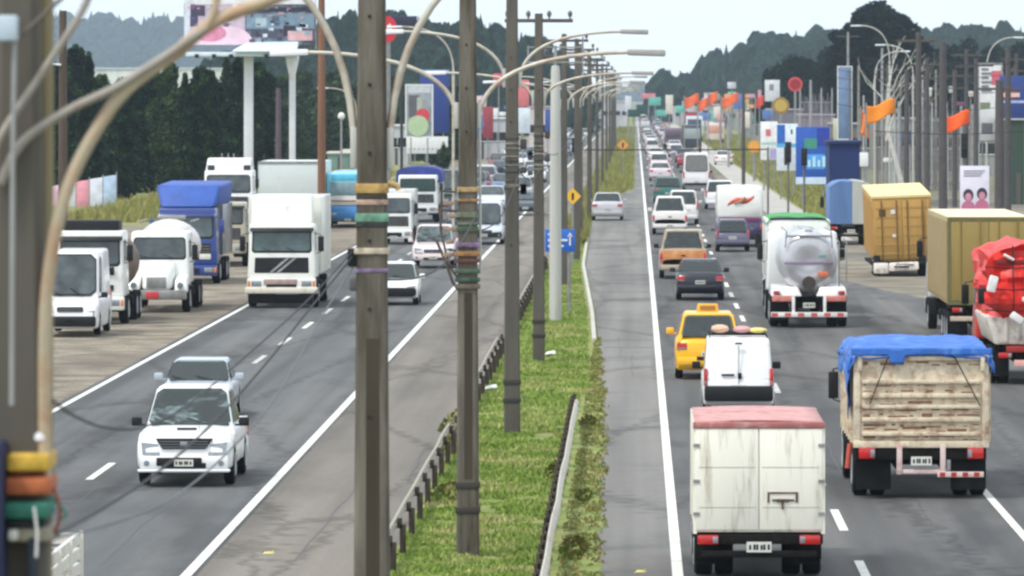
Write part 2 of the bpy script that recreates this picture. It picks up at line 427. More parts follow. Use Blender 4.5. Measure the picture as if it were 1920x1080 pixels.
def cab(root, W, y0, y1, zb, H, P, style='over', visor=True, deflector=0, glassm=None, grille='bars', mirror=BLACK):
    """truck cab; front at y1 (forward), open layout: everything a child of the truck, glass etc. children of the cab"""
    rake = .10
    hull = MB().hull8([(-W / 2, y0, zb), (W / 2, y0, zb), (-W / 2, y1, zb), (W / 2, y1, zb),
                       (-W / 2 * .95, y0, H), (W / 2 * .95, y0, H), (-W / 2 * .93, y1 - rake * 2, H), (W / 2 * .93, y1 - rake * 2, H)], .09, seg=3)
    c = hull.build('cab', P, root)
    fb = [(W / 2, y1, zb), (-W / 2, y1, zb), (-W / 2 * .93, y1 - rake * 2, H), (W / 2 * .93, y1 - rake * 2, H)]
    MB().panel(fb, .045, .955, .46, .89, lift=.002, cut=.1).build('windscreen_seal', BLACK, c)
    MB().panel(fb, .07, .93, .50, .86, lift=.010, cut=.1).build('windscreen', glassm or GLASS, c)
    hh = H - zb
    for sx in (-1, 1):
        qb = [(sx * W / 2, y0, zb), (sx * W / 2, y1, zb), (sx * W / 2 * .94, y1 - .2, H), (sx * W / 2 * .95, y0, H)]
        if sx < 0: qb = [qb[1], qb[0], qb[3], qb[2]]
        MB().panel(qb, (.38 if sx > 0 else .12), (.88 if sx > 0 else .62), .50, .86).build('side_window', glassm or GLASS, c)
    if grille:
        g = MB().panel(fb, .10, .90, .10, .38, lift=.006, cut=.05).build('grille', BLACK, c)
        m = MB()
        if grille == 'bars':
            for i in range(5):
                z = zb + hh * (.13 + .05 * i)
                yy = y1 - 2 * rake * (z - zb) / hh
                m.box(-W * .38, W * .38, yy + .008, yy + .02, z, z + .02)
            m.build('grille_bar', STEEL, g)
        elif grille == 'diagonal':
            for off in (-.22, .02):
                for a in (0,):
                    z0, z1 = zb + hh * .11, zb + hh * .37
                    ya, yb = y1 - 2 * rake * .11, y1 - 2 * rake * .37
                    xx = -off
                    pl = [(xx + .10, ya + .012, z0), (xx + .22, ya + .012, z0), (xx - .38, yb + .012, z1), (xx - .50, yb + .012, z1)]
                    m.prism(pl, 0, (0, .012, 0))
            m.build('diagonal_bar', STEEL, g)
    if visor: MB().hull8([(-W * .47, y1 - .25, H - hh * .13), (W * .47, y1 - .25, H - hh * .13), (-W * .46, y1 + .10, H - hh * .15), (W * .46, y1 + .10, H - hh * .15), (-W * .46, y1 - .3, H - hh * .07), (W * .46, y1 - .3, H - hh * .07), (-W * .45, y1 + .03, H - hh * .10), (W * .45, y1 + .03, H - hh * .10)], .012).build('sun_visor', BLACK if visor is True else visor, c)
    if deflector:
        w = W * .45
        MB().hull8([(-w, y0 + .1, H - .02), (w, y0 + .1, H - .02), (-w, y1 - .25, H - .02), (w, y1 - .25, H - .02),
                    (-w * .95, y0 + .1, H + deflector), (w * .95, y0 + .1, H + deflector), (-w * .92, y1 - .25 - deflector * .35, H + deflector), (w * .92, y1 - .25 - deflector * .35, H + deflector)], .08, seg=3).build('roof_deflector', P, c)
    for sx in (-1, 1):
        x = sx * (W / 2 + .17)
        m = MB().tube([(sx * W / 2 * .95, y1 - .25, H - .35), (x, y1 - .1, H - .4), (x, y1 - .1, H - 1.0), (sx * W / 2, y1 - .15, H - 1.05)], .018, 6)
        m.box(x - .10, x + .10, y1 - .14, y1 - .06, H - .98, H - .45, .03)
        m.build('mirror', mirror, c)
    # step + wipers
    m = MB()
    for x in (-.5, .35): m.tube([(x, y1 - .10 * hh * .5 + .10, zb + hh * .49), (x + .35, y1 - .06, zb + hh * .56)], .012, 5)
    m.build('wiper', BLACK, c)
    return c

def truck_front(root, W, y1, zb, P, w=None, lamps=True, bumper_m=None, platez=None):
    b = MB().box(-W / 2, W / 2, y1 - .15, y1 + .12, zb - .42, zb + .02, .05).build('front_bumper', bumper_m or P, root)
    box('air_intake', BLACK, b, -W * .22, W * .22, y1 + .11, y1 + .125, zb - .34, zb - .12)
    for sx in (-1, 1):
        x0, x1 = sorted((sx * W * .29, sx * W * .44))
        l = box('headlight', LENS, root, x0, x1, y1 + .08, y1 + .135, zb - .28, zb - .08, .02)
        box('indicator', AMBER, root, min(sx * W * .452, sx * W * .49), max(sx * W * .452, sx * W * .49), y1 + .06, y1 + .13, zb - .28, zb - .08, .01)
    plate(root, y1 + .126, zb - .36, 1)

def chassis(root, W, L, z0=.55, z1=.85):
    m = MB()
    for x in (-.42, .42): m.box(x - .06, x + .06, .1, L - .3, z0, z1)
    for i in range(int(L / 1.2)): m.box(-.42, .42, .3 + i * 1.2, .42 + i * 1.2, z0 + .06, z1 - .06)
    m.build('chassis', UNDER, root)
    m = MB()
    for x in (-1, 1): m.box(min(x * W * .28, x * W * .46), max(x * W * .28, x * W * .46), L * .5, L * .5 + .9, z0 - .05, z1 - .02, .05)
    m.build('fuel_tanks', UNDER, root)
# ------------------------------------------------------------------ trucks
def truck(name, px, Y, facing, W, L, label, cat='truck', group=None, cabc=(235, 236, 234), cabL=1.9, cabz=.95, cabH=2.75, wr=.48,
          axles=None, X=None, style='over', deflector=0, grille='bars', visor=True, cabdirt=.15, mirror=BLACK, glassm=None, cabW=None, zr=.05, twin=True, rz=0):
    X = X_at(px, Y) if X is None else X
    root = empty(name, (X, Y if facing > 0 else Y + L, zr), (0 if facing > 0 else PI) + rz, label, cat, group)
    P = paint(cabc, amt=cabdirt)
    chassis(root, W, L - cabL)
    axles = axles or [1.4, L - 1.3]
    for i, a in enumerate(axles):
        for sx in (-1, 1):
            wheel(root, sx * (W / 2 - .16), a, wr, .28, twin=twin and i < len(axles) - 1)
    cw = cabW or W * .96
    cab(root, cw, L - cabL, L, cabz, cabH, P, visor=visor, deflector=deflector, grille=grille, glassm=glassm, mirror=mirror)
    truck_front(root, cw, L, cabz, P, bumper_m=P)
    m = MB()
    for sx in (-1, 1): m.box(min(sx * W * .24, sx * W * .48), max(sx * W * .24, sx * W * .48), L - cabL + .15, L - .2, .42, cabz - .02, .05)
    m.build('wheel_arch', UNDER, root)
    for sx in (-1, 1):
        f = box('mudflap', RUBBER, root, min(sx * W * .26, sx * W * .47), max(sx * W * .26, sx * W * .47), .45, .47, .22, .80)
    return root

def cargo_box(root, W, y0, y1, z0, z1, P, doors=True, header=None, name='cargo_box', seam=BLACK, frame=None):
    b = MB().box(-W / 2, W / 2, y0, y1, z0, z1, .025).build(name, P, root)
    FR = frame or P
    m = MB()
    for sx in (-1, 1):
        for yy in (y0, y1):
            m.box(min(sx * (W / 2 - .05), sx * (W / 2 + .012)), max(sx * (W / 2 - .05), sx * (W / 2 + .012)), yy - (.012 if yy == y0 else .05), yy + (.05 if yy == y0 else .012), z0 - .02, z1 - .01)
    m.build('corner_post', FR, b)
    if doors:
        for sx in (-1, 1):
            d = MB().box(min(sx * .012, sx * (W / 2 - .07)), max(sx * .012, sx * (W / 2 - .07)), y0 - .03, y0 - .005, z0 + .05, z1 - .12, .008).build('rear_door', P, root)
            m = MB()
            for k in range(3): m.box(min(sx * (W / 2 - .10), sx * (W / 2 - .02)), max(sx * (W / 2 - .10), sx * (W / 2 - .02)), y0 - .045, y0 - .028, z0 + .25 + k * (z1 - z0 - .6) / 2, z0 + .31 + k * (z1 - z0 - .6) / 2)
            m.build('hinge', FR, d)
            MB().tube([(sx * .16, y0 - .045, z0 + .08), (sx * .16, y0 - .045, z1 - .14)], .012, 6).build('lock_rod', FR, d)
    return b

def tail_cluster(root, W, z, y=-.02, w=.34, h=.14, plate_z=None, inset=0.06):
    for sx in (-1, 1):
        x1 = sx * (W / 2 - inset); x0 = sx * (W / 2 - inset - w)
        t = box('tail_light', REDL, root, min(x0, x1), max(x0, x1), y - .04, y + .03, z - h / 2, z + h / 2, .015)
        xi = x0 + sx * w * .02
        box('reversing_lens', LENS, t, min(xi, xi + sx * w * .26), max(xi, xi + sx * w * .26), y - .048, y, z - h * .36, z + h * .36, .01)
    if plate_z: plate(root, y - .03, plate_z, -1, w=.38, h=.16)

def grid_sheet(nu, nv, fn):
    v = [fn(i / (nu - 1), j / (nv - 1)) for j in range(nv) for i in range(nu)]
    f = [(j * nu + i, j * nu + i + 1, (j + 1) * nu + i + 1, (j + 1) * nu + i) for j in range(nv - 1) for i in range(nu - 1)]
    return v, f
def solid_sheet(v, f, name, m, parent, th=.02, angle=60):
    mb = MB(); mb.v = v; mb.f = f
    o = mb.build(name, m, parent, angle=angle)
    md = o.modifiers.new('thickness', 'SOLIDIFY'); md.thickness = th
    return o
def nz(x, y, z=0, s=1.0): return noise.noise(Vector((x * s, y * s, z * s)))

# ================================================================== NEAR RIGHT CARRIAGEWAY
# white box truck in front, rear view
def near_box_truck():
    Y = 92.6; W = 2.0; L = 6.0
    cream = mat('cream_panel', (236, 233, 218), rough=.5, var=.05, scale=2.2, dirt=(150, 138, 108), dirt_amt=.34, dirt_scale=7, coat=.15, streak=True)
    pink = mat('faded_red_roof', (196, 150, 146), rough=.8, var=.14, scale=3, dirt=(140, 84, 80), dirt_amt=.5, dirt_scale=3)
    r = truck('box_truck', 1423, Y, 1, W, L, 'small box truck with cream rear doors and a faded pink roof, nearest on the right', 'truck', cabc=(232, 232, 228), cabH=2.1, cabz=.75, cabL=1.55, wr=.36, axles=[1.3, L - 1.2], mirror=BLACK, cabW=1.42)
    b = cargo_box(r, W, 0, 4.35, .74, 2.42, cream, doors=False, frame=cream)
    for sx in (-1, 1):
        d = MB().box(min(sx * .010, sx * (W / 2 - .03)), max(sx * .010, sx * (W / 2 - .03)), -.03, -.004, .78, 2.33, .006).build('rear_door', cream, r)
        m = MB()
        for z in (1.0, 1.5, 2.05): m.box(min(sx * (W / 2 - .09), sx * (W / 2 + .005)), max(sx * (W / 2 - .09), sx * (W / 2 + .005)), -.045, -.028, z, z + .05)
        m.build('hinge', STEEL, d)
        m = MB()
        m.box(min(sx * .05, sx * (W / 2 - .08)), max(sx * .05, sx * (W / 2 - .08)), -.034, -.028, 1.735, 1.742)
        m.box(min(sx * .05, sx * (W / 2 - .08)), max(sx * .05, sx * (W / 2 - .08)), -.034, -.028, 1.12, 1.128)
        m.build('panel_seam', mat('seam_dirt', (150, 146, 132), rough=.8), d)
        if sx > 0:
            m = MB()
            m.box(.13, .60, -.042, -.028, 1.335, 1.36); m.box(.13, .16, -.042, -.028, 1.20, 1.335); m.box(.56, .60, -.042, -.028, 1.20, 1.335)
            m.box(.20, .30, -.046, -.028, 1.22, 1.25); m.box(.42, .54, -.046, -.028, 1.22, 1.25)
            m.tube([(.36, -.05, 1.24), (.36, -.05, 1.10)], .018, 8); m.box(.27, .46, -.055, -.028, 1.205, 1.255, .008)
            m.build('latch', mat('rusty_latch', (92, 74, 60), rough=.8, var=.3, scale=9), d)
    MB().box(-W / 2 - .01, W / 2 + .01, -.045, .10, 2.335, 2.43, .012).build('roof_header', mat('rust_red_trim', (168, 104, 100), rough=.7, var=.15, scale=4, dirt=(205, 180, 170), dirt_amt=.4), r)
    v, f = grid_sheet(9, 16, lambda u, w: (-W / 2 + .01 + u * (W - .02), .08 + w * 4.28, 2.432 + .03 * math.sin(PI * u)))
    solid_sheet(v, f, 'roof_skin', pink, r, .02)
    box('rear_frame', UNDER, r, -W / 2 + .02, W / 2 - .02, -.01, .12, .56, .72, .01)
    tail_cluster(r, W, .63, y=-.03, w=.32, h=.14, plate_z=.52)
    box('crash_bar', UNDER, r, -W / 2 + .12, W / 2 - .12, -.03, .03, .36, .46, .015)
    for sx in (-1, 1): box('mudguard', UNDER, r, min(sx * .60, sx * .97), max(sx * .60, sx * .97), .35, .42, .30, .72, .01)
near_box_truck()

# white panel van with dark bumper
def near_van():
    r = car('panel_van', 'van', 1385, 140, 1, (240, 240, 238), 'white windowless van with dark bumper and loaded roof rack behind the yellow taxi', 'van', blind=True, W=1.66, H=1.80, dirt=.06, lights='tall')
    W = 1.66
    MB().box(-W / 2 * .96, W / 2 * .96, -.09, .12, .34, .70, .06).build('lower_bumper', BLACK, r)
    box('door_handle', BLACK, r, -.40, -.10, -.03, .0, .93, .975, .005)
    box('number_lamp', BLACK, r, -.02, .07, -.035, .0, .86, 1.0, .01)
    box('brake_lamp', BLACK, r, -.08, .08, -.01, .03, 1.66, 1.70, .005)
    MB().box(-.01, .01, -.012, .0, .75, 1.62).build('door_seam', mat('seam_grey', (120, 122, 122)), r)
    m = MB()
    for y in (.35, 1.2, 2.1): m.tube([(-.66, y, 1.78), (-.66, y, 1.87), (.66, y, 1.87), (.66, y, 1.78)], .018, 6)
    for x in (-.62, .62): m.tube([(x, .25, 1.89), (x, 2.3, 1.89)], .016, 6)
    m.build('roof_rack', BLACK, r)
    cols = [('rolled pinkish cloth bundle on the white van roof rack, on the left', (214, 176, 150), -.42, .16, .9),
            ('pale red bundle on the roof rack of the white van, in the middle', (196, 150, 150), .10, .13, 1.0),
            ('yellow bundle on the roof rack of the white van, at its right edge', (214, 196, 120), .46, .10, .8)]
    rr = random.Random(4)
    for lb, c, x, h, ln in cols:
        v = MB(); rings = []
        for i in range(9):
            t = i / 8; k = math.sqrt(max(.05, 1 - (2 * t - 1) ** 4))
            rings.append([(x + (.20 + .03 * rr.random()) * k * math.cos(a * PI / 5), .5 + t * ln, 1.90 + h * .55 + h * k * .6 * math.sin(a * PI / 5)) for a in range(10)])
        o = v.loft(rings).build('cloth_bundle', mat('bundle_%d' % c[1], c, rough=.9, var=.2, scale=5), None, angle=80)
        o.location = r.location; tag(o, lb, 'bundle', 'bundles tied on the van roof rack')
near_van()

# yellow taxi
def taxi():
    r = car('taxi', 'hatch', 1328, 158, 1, (246, 184, 22), 'yellow taxi hatchback with a roof sign, left of and just beyond the white panel van', 'taxi', W=1.72, H=1.72, dirt=.08, L=3.9)
    s = MB().hull8([(-.30, 1.35, 1.70), (.30, 1.35, 1.70), (-.30, 1.60, 1.70), (.30, 1.60, 1.70), (-.26, 1.38, 1.93), (.26, 1.38, 1.93), (-.26, 1.57, 1.93), (.26, 1.57, 1.93)], .02).build('roof_sign', mat('taxi_sign', (226, 168, 60), rough=.4), r)
    box('sign_panel', mat('sign_tan', (150, 110, 60)), s, -.20, .20, 1.345, 1.38, 1.76, 1.88)
    box('bumper_insert', BLACK, r, -.30, .30, -.062, -.02, .50, .60, .01)
    m = MB().tube([(-.55, .02, .40), (-.55, -.12, .38)], .03, 8).build('exhaust_pipe', STEEL, r)
taxi()

car('sedan', 'sedan', 1313, 218.5, 1, (26, 25, 40), 'dark navy sedan with a pale rear window, just beyond the yellow taxi', 'car', W=1.74, H=1.45, dirt=.1, glass=mat('pale_glass', (120, 128, 130), rough=.12, var=.3, scale=2, coat=.4))
car('pickup_truck', 'pickup', 1281, 244, 1, (176, 160, 140), 'beige pickup with an orange-brown tailgate, between the navy sedan and the white pickup', 'pickup truck', W=1.92, H=1.95, dirt=.35, tail=mat('orange_tailgate', (196, 128, 78), rough=.6, var=.15, scale=3, dirt=(214, 178, 120), dirt_amt=.5))
car('pickup_truck', 'pickup', 1256, 321, 1, (232, 226, 222), 'white pickup with dark rear window, between the beige pickup and the green hatchback', 'pickup truck', W=1.86, H=2.0, dirt=.2)
car('suv', 'suv', 1281, 345, 1, (225, 222, 220), 'white car partly hidden behind the right side of the white pickup', 'car', W=1.75, H=1.95, dirt=.2)
car('hatchback', 'hatch', 1252, 415, 1, (42, 104, 92), 'teal green hatchback in the left lane of the right carriageway', 'car', W=2.0, H=1.75, dirt=.15, glass=mat('teal_glass', (50, 112, 100), rough=.15, var=.3))
car('sedan', 'sedan', 1238, 520, 1, (214, 200, 205), 'pale pinkish car ahead of the teal green hatchback', 'car', W=1.9, H=1.6, detail=1)
car('suv', 'suv', 1236, 590, 1, (226, 214, 216), 'pale off-road car with a light stripe, far up the left lane of the right carriageway', 'car', W=1.95, H=1.7, detail=1)
car('suv', 'suv', 1350, 392, 1, (228, 226, 228), 'white off-road car with dark mirrors, beyond the coloured minibus', 'car', W=1.95, H=1.85, dirt=.15, detail=2)
car('sedan', 'sedan', 1357, 640, 1, (224, 218, 216), 'white sedan in the right-hand lane, far beyond the white off-road car', 'car', W=1.9, H=1.5, detail=1)
car('panel_van', 'bigvan', 1306, 470, 1, (226, 222, 224), 'pale tall van with a grey rear window in the middle of the right carriageway', 'van', W=2.15, H=2.9, dirt=.1, detail=1, glass=mat('grey_rear_glass', (120, 118, 116), rough=.3))
car('silver_car', 'sedan', 1139, 357, 1, (186, 184, 188), 'silver hatchback standing alone in the lay-by beside the grass median', 'car', W=1.86, H=1.62, dirt=.12, glass=mat('pale_glass2', (92, 98, 104), rough=.12, var=.3))

# coloured minibus
def minibus():
    W = 2.25; L = 6.5; H = 3.0; Y = 295
    r = empty('minibus', (X_at(1388, Y), Y, .05), 0, 'minibus with a white upper half, a red swoosh and a purple-blue lower half', 'minibus')
    wh = paint((236, 236, 230), amt=.08); pu = paint((62, 52, 104), amt=.1)
    up = shell(L, W, [(0, 2.95), (.9, 2.95), (.97, 2.8), (1, 2.4)], 1.38, [], .4, nose=(.9, .85)).build('upper_body', wh, r, angle=50)
    lo = shell(L, W + .02, [(0, 1.40), (1, 1.40)], .42, [1.3, 5.3], .42, nose=(.9, .85)).build('lower_body', pu, r, angle=50)
    for y in (1.3, 5.3):
        for sx in (-1, 1): wheel(r, sx * (W / 2 - .14), y, .42, .26)
    MB().box(-.92, .92, -.02, .04, 1.24, 1.42, .01).build('rear_stripe', mat('plum_stripe', (120, 44, 92), rough=.4), r)
    MB().box(-.85, .85, -.02, .03, .80, 1.18, .04).build('rear_window', mat('bus_rear_glass', (84, 80, 104), rough=.15, var=.3), r)
    MB().box(-.90, .90, -.07, .1, .36, .60, .04).build('rear_bumper', BLACK, r)
    m = MB(); pts = []
    for i in range(13):
        t = i / 12; x = -.62 + 1.3 * t
        pts.append((x, .06 + .02, 2.05 + .42 * t + .10 * math.sin(t * 2 * PI), .05 + .10 * math.sin(PI * t)))
    vs = []; 
    for x, y, z, h in pts: m.v.append((x, -.004 - .0, z - h))
    for x, y, z, h in pts: m.v.append((x, -.004, z + h))
    n = len(pts)
    m.f = [(i, i + 1, n + i + 1, n + i) for i in range(n - 1)]
    o = m.build('swoosh', mat('swoosh_red', (206, 84, 60), rough=.4), r); o.location.y = -.004
    md = o.modifiers.new('t', 'SOLIDIFY'); md.thickness = .008
    MB().tube([(-.28, -.006, 2.12), (.05, -.006, 2.22), (.25, -.006, 2.42)], .07, 6).build('emblem', mat('emblem_tan', (150, 130, 110)), r)
    tail_cluster(r, W, 1.0, y=-.02, w=.14, h=.34, plate_z=.50, inset=.02)
minibus()

car('small_car', 'suv', 1374, 286, 1, (96, 92, 112), 'grey-purple car close behind the white and purple minibus', 'car', W=1.6, H=1.52, L=3.8, dirt=.2)
# tanker
def tanker():
    Y = 193; W = 2.5; L = 9.5
    wh = paint((232, 230, 228), amt=.15)
    X = X_at(1517, Y)
    r = truck('tanker_truck', 1517, Y, 1, W, L, 'milk-white tanker truck with a round-ended tank and red and white rear bumper', 'tanker', axles=[1.2, 2.5, L - 1.4], cabH=2.9, wr=.5)
    def ell(y, k):
        return [(.92 * k * math.cos(a * 2 * PI / 36), y, 2.10 + 1.02 * k * math.sin(a * 2 * PI / 36)) for a in range(36)]
    tk = MB().loft([ell(.30, .2), ell(.22, .5), ell(.26, .75), ell(.36, .92), ell(.5, .985), ell(.62, 1), ell(7.0, 1), ell(7.2, .9), ell(7.3, .5)]).build('tank', mat('tank_steel', (192, 192, 196), rough=.3, metal=.45, var=.1, dirt=(90, 84, 80), dirt_amt=.18, dirt_scale=1.0, coat=.3), r, angle=40)
    m = MB().box(-.78, .78, .13, .19, 2.02, 2.10, .01)
    m.build('tank_band', mat('band_violet', (136, 124, 150), rough=.5), tk)
    m = MB().box(.28, .62, .10, .17, 1.62, 1.78, .01); m.build('hazard_sign', mat('orange_sign', (214, 120, 84)), tk)
    m = MB().box(.30, .56, .12, .17, 2.24, 2.34, .01); m.build('tank_label', mat('label_teal', (120, 160, 160)), tk)
    MB().tube([(0, .05, 1.42), (0, .3, 1.42)], .22, 14).build('outlet_valve', mat('valve_dark', (70, 62, 58), rough=.6, var=.3), tk)
    m = MB()
    for x in (-.75, .75): m.tube([(x, .25, 2.55), (x * .95, .3, 3.06), (x * .95, 6.8, 3.06)], .025, 6)
    m.tube([(-.75, .25, 2.92), (.75, .25, 2.92)], .035, 6)
    m.box(-.12, .12, .4, .9, 2.96, 3.12, .02); m.box(-.25, .25, 2.4, 2.9, 2.96, 3.12, .04); m.box(-.25, .25, 4.6, 5.1, 2.96, 3.12, .04)
    m.build('top_rail', STEEL, tk)
    m = MB()
    for x in (.98, 1.22): m.tube([(x, .6, .9), (x, .6, 2.7), (x - .1, .7, 2.85)], .02, 6)
    for k in range(6): m.tube([(.98, .6, 1.0 + k * .3), (1.22, .6, 1.0 + k * .3)], .014, 5)
    m.build('ladder', STEEL, r)
    for sx in (-1, 1):
        f = MB().hull8([(sx * .72 - .5, 0, 1.0), (sx * .72 + .5, 0, 1.0), (sx * .72 - .5, 3.4, 1.0), (sx * .72 + .5, 3.4, 1.0), (sx * .76 - .40, .12, 1.30), (sx * .76 + .40, .12, 1.30), (sx * .76 - .4, 3.3, 1.3), (sx * .76 + .4, 3.3, 1.3)], .04).build('mudguard', wh, r)
        MB().box(sx * .85 - .33, sx * .85 + .33, -.05, .03, .84, 1.02, .01).build('reflector_strip', mat('reflector_salmon', (206, 130, 118), rough=.4, var=.2, scale=8), r)
        MB().box(sx * .50 - .05, sx * .50 + .05, -.10, .02, .38, 1.0, .01).build('bumper_post', wh, r)
    MB().box(-1.22, 1.22, -.16, -.06, .34, .50, .02).build('rear_bumper', wh, r)
    m = MB()
    for k in range(6): m.box(-1.20 + k * .42, -1.0 + k * .42, -.166, -.158, .36, .48)
    m.build('reflector_stripe', mat('stripe_red', (205, 96, 86), rough=.4), r)
    tail_cluster(r, 2.4, 1.12, y=-.02, w=.22, h=.12, plate_z=.72)
tanker()
def green_top_truck():
    Y = 205.5; W = 2.15
    r = truck('cargo_truck', 1500, Y, 1, W, 8.2, 'white-sided truck with a green canvas roof, mostly hidden ahead of the tanker', 'truck', X=X_at(1437, 205.5) + 1.08, axles=[1.3, 2.6, 7.0], cabH=3.0)
    b = cargo_box(r, W, 0, 6.1, 1.2, 3.18, paint((232, 234, 226), amt=.1))
    box('door_mark', BLACK, b, -1.04, -.98, -.04, -.03, 1.45, 1.75)
    v, f = grid_sheet(15, 26, lambda u, w: (-W / 2 * 1.02 + u * W * 1.02, -.05 + w * 6.2, 3.20 + .11 * math.sin(PI * u) ** .5 + .05 * nz(u * 3, w * 8) if 0 < u < 1 else 3.02))
    solid_sheet(v, f, 'canvas_roof', mat('green_canvas', (72, 150, 84), rough=.8, var=.15), r, .02)
    tail_cluster(r, W, .95, plate_z=.8)
green_top_truck()

# dump truck with blue tarpaulin
def dump_truck():
    Y = 111.4; W = 2.5; L = 7.6
    rust = mat('rusty_cream_steel', (216, 202, 176), rough=.7, var=.12, scale=3, dirt=(146, 104, 82), dirt_amt=.5, dirt_scale=4.5, bump=.3)
    rust2 = mat('rusty_brown_steel', (138, 100, 76), rough=.8, var=.3, scale=6)
    wht = mat('frame_pinkish', (216, 196, 190), rough=.6, var=.1, scale=5, dirt=(170, 80, 70), dirt_amt=.4, dirt_scale=5)
    r = truck('dump_truck', 1727, Y, 1, W, L, 'dump truck with a rusty cream tailgate and a bright blue tarpaulin over its load', 'truck', cabc=(222, 214, 200), axles=[1.15, L - 1.4], cabH=2.45, cabz=.9, cabL=1.7, wr=.48)
    z0, z1 = 1.02, 2.68
    # dump body: floor and sides
    m = MB()
    m.box(-W / 2 + .02, W / 2 - .02, .1, 5.6, z0 - .06, z0 + .06)
    for sx in (-1, 1): m.box(min(sx * (W / 2 - .08), sx * (W / 2 - .01)), max(sx * (W / 2 - .08), sx * (W / 2 - .01)), .1, 5.6, z0, z1)
    m.box(-W / 2 + .02, W / 2 - .02, 5.52, 5.6, z0, z1 - .05)
    b = m.build('dump_body', rust, r)
    m = MB()
    for sx in (-1, 1):
        for k in range(6): m.box(min(sx * (W / 2 - .01), sx * (W / 2 + .05)), max(sx * (W / 2 - .01), sx * (W / 2 + .05)), .3 + k, .42 + k, z0, z1 - .1)
    m.build('side_ribs', rust, b)
    # tailgate tilts out a little at the top
    tg = MB().box(-W / 2 + .10, W / 2 - .10, -.02, .06, z0 + .06, z1 - .02, .01).build('tailgate', rust, r)
    m = MB()
    for z, h in ((1.16, .07), (1.42, .08), (1.66, .07), (1.86, .08), (2.12, .07), (2.55, .08)): m.box(-W / 2 + .16, W / 2 - .16, -.10, -.018, z, z + h, .015)
    m.build('tailgate_rib', rust, tg)
    m = MB()
    for z, h in ((1.10, .05), (1.24, .06), (1.33, .05), (1.50, .08), (1.60, .05), (1.74, .06), (1.95, .04), (2.07, .03), (2.46, .085)):
        x = -W / 2 + .18
        while x < W / 2 - .2:
            w = R.uniform(.04, .45) * (1.0 if z < 1.9 else .7); zj = z + R.uniform(-.03, .04); m.box(x, min(x + w, W / 2 - .18), -.024, -.0175, zj, zj + h * R.uniform(.2, .9)); x += w + R.uniform(.02, .25)
    m.build('rust_streak', rust2, tg)
    m = MB()
    for sx in (-1, 1):
        m.box(min(sx * (W / 2 - .13), sx * W / 2), max(sx * (W / 2 - .13), sx * W / 2), -.06, .12, z0 - .05, z1 + .02, .015)
        m.box(min(sx * (W / 2 - .16), sx * (W / 2 - .08)), max(sx * (W / 2 - .16), sx * (W / 2 - .08)), -.12, -.05, 2.36, 2.62, .01)
    m.box(-W / 2, W / 2, -.07, .1, z0 - .08, z0 + .05, .01)
    m.build('rear_post', rust, r)
    m = MB()
    m.tube([(-.62, -.13, 2.60), (-.95, -.12, 1.75)], .012, 5); m.tube([(.62, -.13, 2.60), (1.08, -.12, 1.72)], .012, 5)
    m.tube([(-.62, -.13, 2.60), (-.45, -.1, 2.68)], .012, 5); m.tube([(.62, -.13, 2.60), (.5, -.1, 2.68)], .012, 5)
    m.build('tie_rope', BLACK, r)
    # tarpaulin
    blue = mat('blue_tarp', (50, 104, 186), rough=.6, var=.2, scale=2.5, dirt=(110, 160, 225), dirt_amt=.3, dirt_scale=2, bump=.3, bump_scale=5)
    def fn(u, w):
        x = (-1.36 + 2.72 * u); y = -.12 + 5.9 * w
        z = 2.74 + .10 * math.exp(-((w - .45) / .5) ** 2) + .06 * nz(u * 4, w * 6, 1) + .04 * nz(u * 9, w * 14, 3)
        ed = max(0, abs(x) - 1.20)
        z -= ed * 1.9 + (.10 if w < .02 else 0) + .10 * max(0, .05 - w) * 20 * (.6 + .4 * math.sin(u * 9))
        return (x, y, z)
    v, f = grid_sheet(40, 50, fn); t = solid_sheet(v, f, 'tarpaulin', blue, r, .015)
    def fn2(u, w):
        y = -.10 + 5.7 * u; drop = (1.15 - .75 * min(1, u * 2.5)) + .25 * nz(u * 5, 2)
        z = 2.62 - w * max(.25, drop)
        return (-1.31 - .05 * math.sin(u * 12 + w * 2) - .05 * nz(u * 8, w * 3), y, z)
    v, f = grid_sheet(40, 10, fn2); solid_sheet(v, f, 'tarpaulin_skirt', blue, r, .015)
    def fn3(u, w):
        y = -.10 + 5.7 * u; z = 2.62 - w * (.28 + .08 * nz(u * 6, 5)); return (1.30 + .04 * math.sin(u * 14), y, z)
    v, f = grid_sheet(40, 6, fn3); solid_sheet(v, f, 'tarpaulin_skirt', blue, r, .015)
    def fn4(u, w):
        return (-1.30 + 2.6 * u, -.15 - .02 * math.sin(u * 20), 2.78 - w * (.13 + .09 * nz(u * 4, 7) + (.16 if abs(u - .32) < .05 else 0)))
    v, f = grid_sheet(50, 6, fn4); solid_sheet(v, f, 'tarpaulin_hem', blue, r, .015)
    # underneath
    m = MB()
    for sx in (-1, 1): m.box(sx * .40 - .05, sx * .40 + .05, -.08, .04, .45, 1.0, .01)
    m.box(-.35, .35, -.06, 0, .46, .54, .01)
    m.build('underrun_frame', wht, r)
    box('crash_bar', wht, r, .30, 1.15, -.10, -.04, .40, .50, .01)
    m = MB()
    for k in range(4): m.box(.34 + k * .21, .44 + k * .21, -.107, -.098, .41, .49)
    m.build('reflector_stripe', mat('stripe_dark_red', (170, 50, 44)), r)
    tail_cluster(r, W, .84, y=-.06, w=.30, h=.20, plate_z=.70, inset=.10)
    box('light_bracket', UNDER, r, -W / 2 + .05, W / 2 - .05, -.04, .06, .72, .96, .01)
    for sx in (-1, 1): box('rear_mudflap', RUBBER, r, min(sx * .55, sx * 1.2), max(sx * .55, sx * 1.2), .10, .13, .16, .74)
    MB().tube([(-1.30, .2, 1.0), (-1.35, .2, .55)], .05, 8).build('side_marker', mat('red_side_paint', (190, 84, 66)), r)
dump_truck()

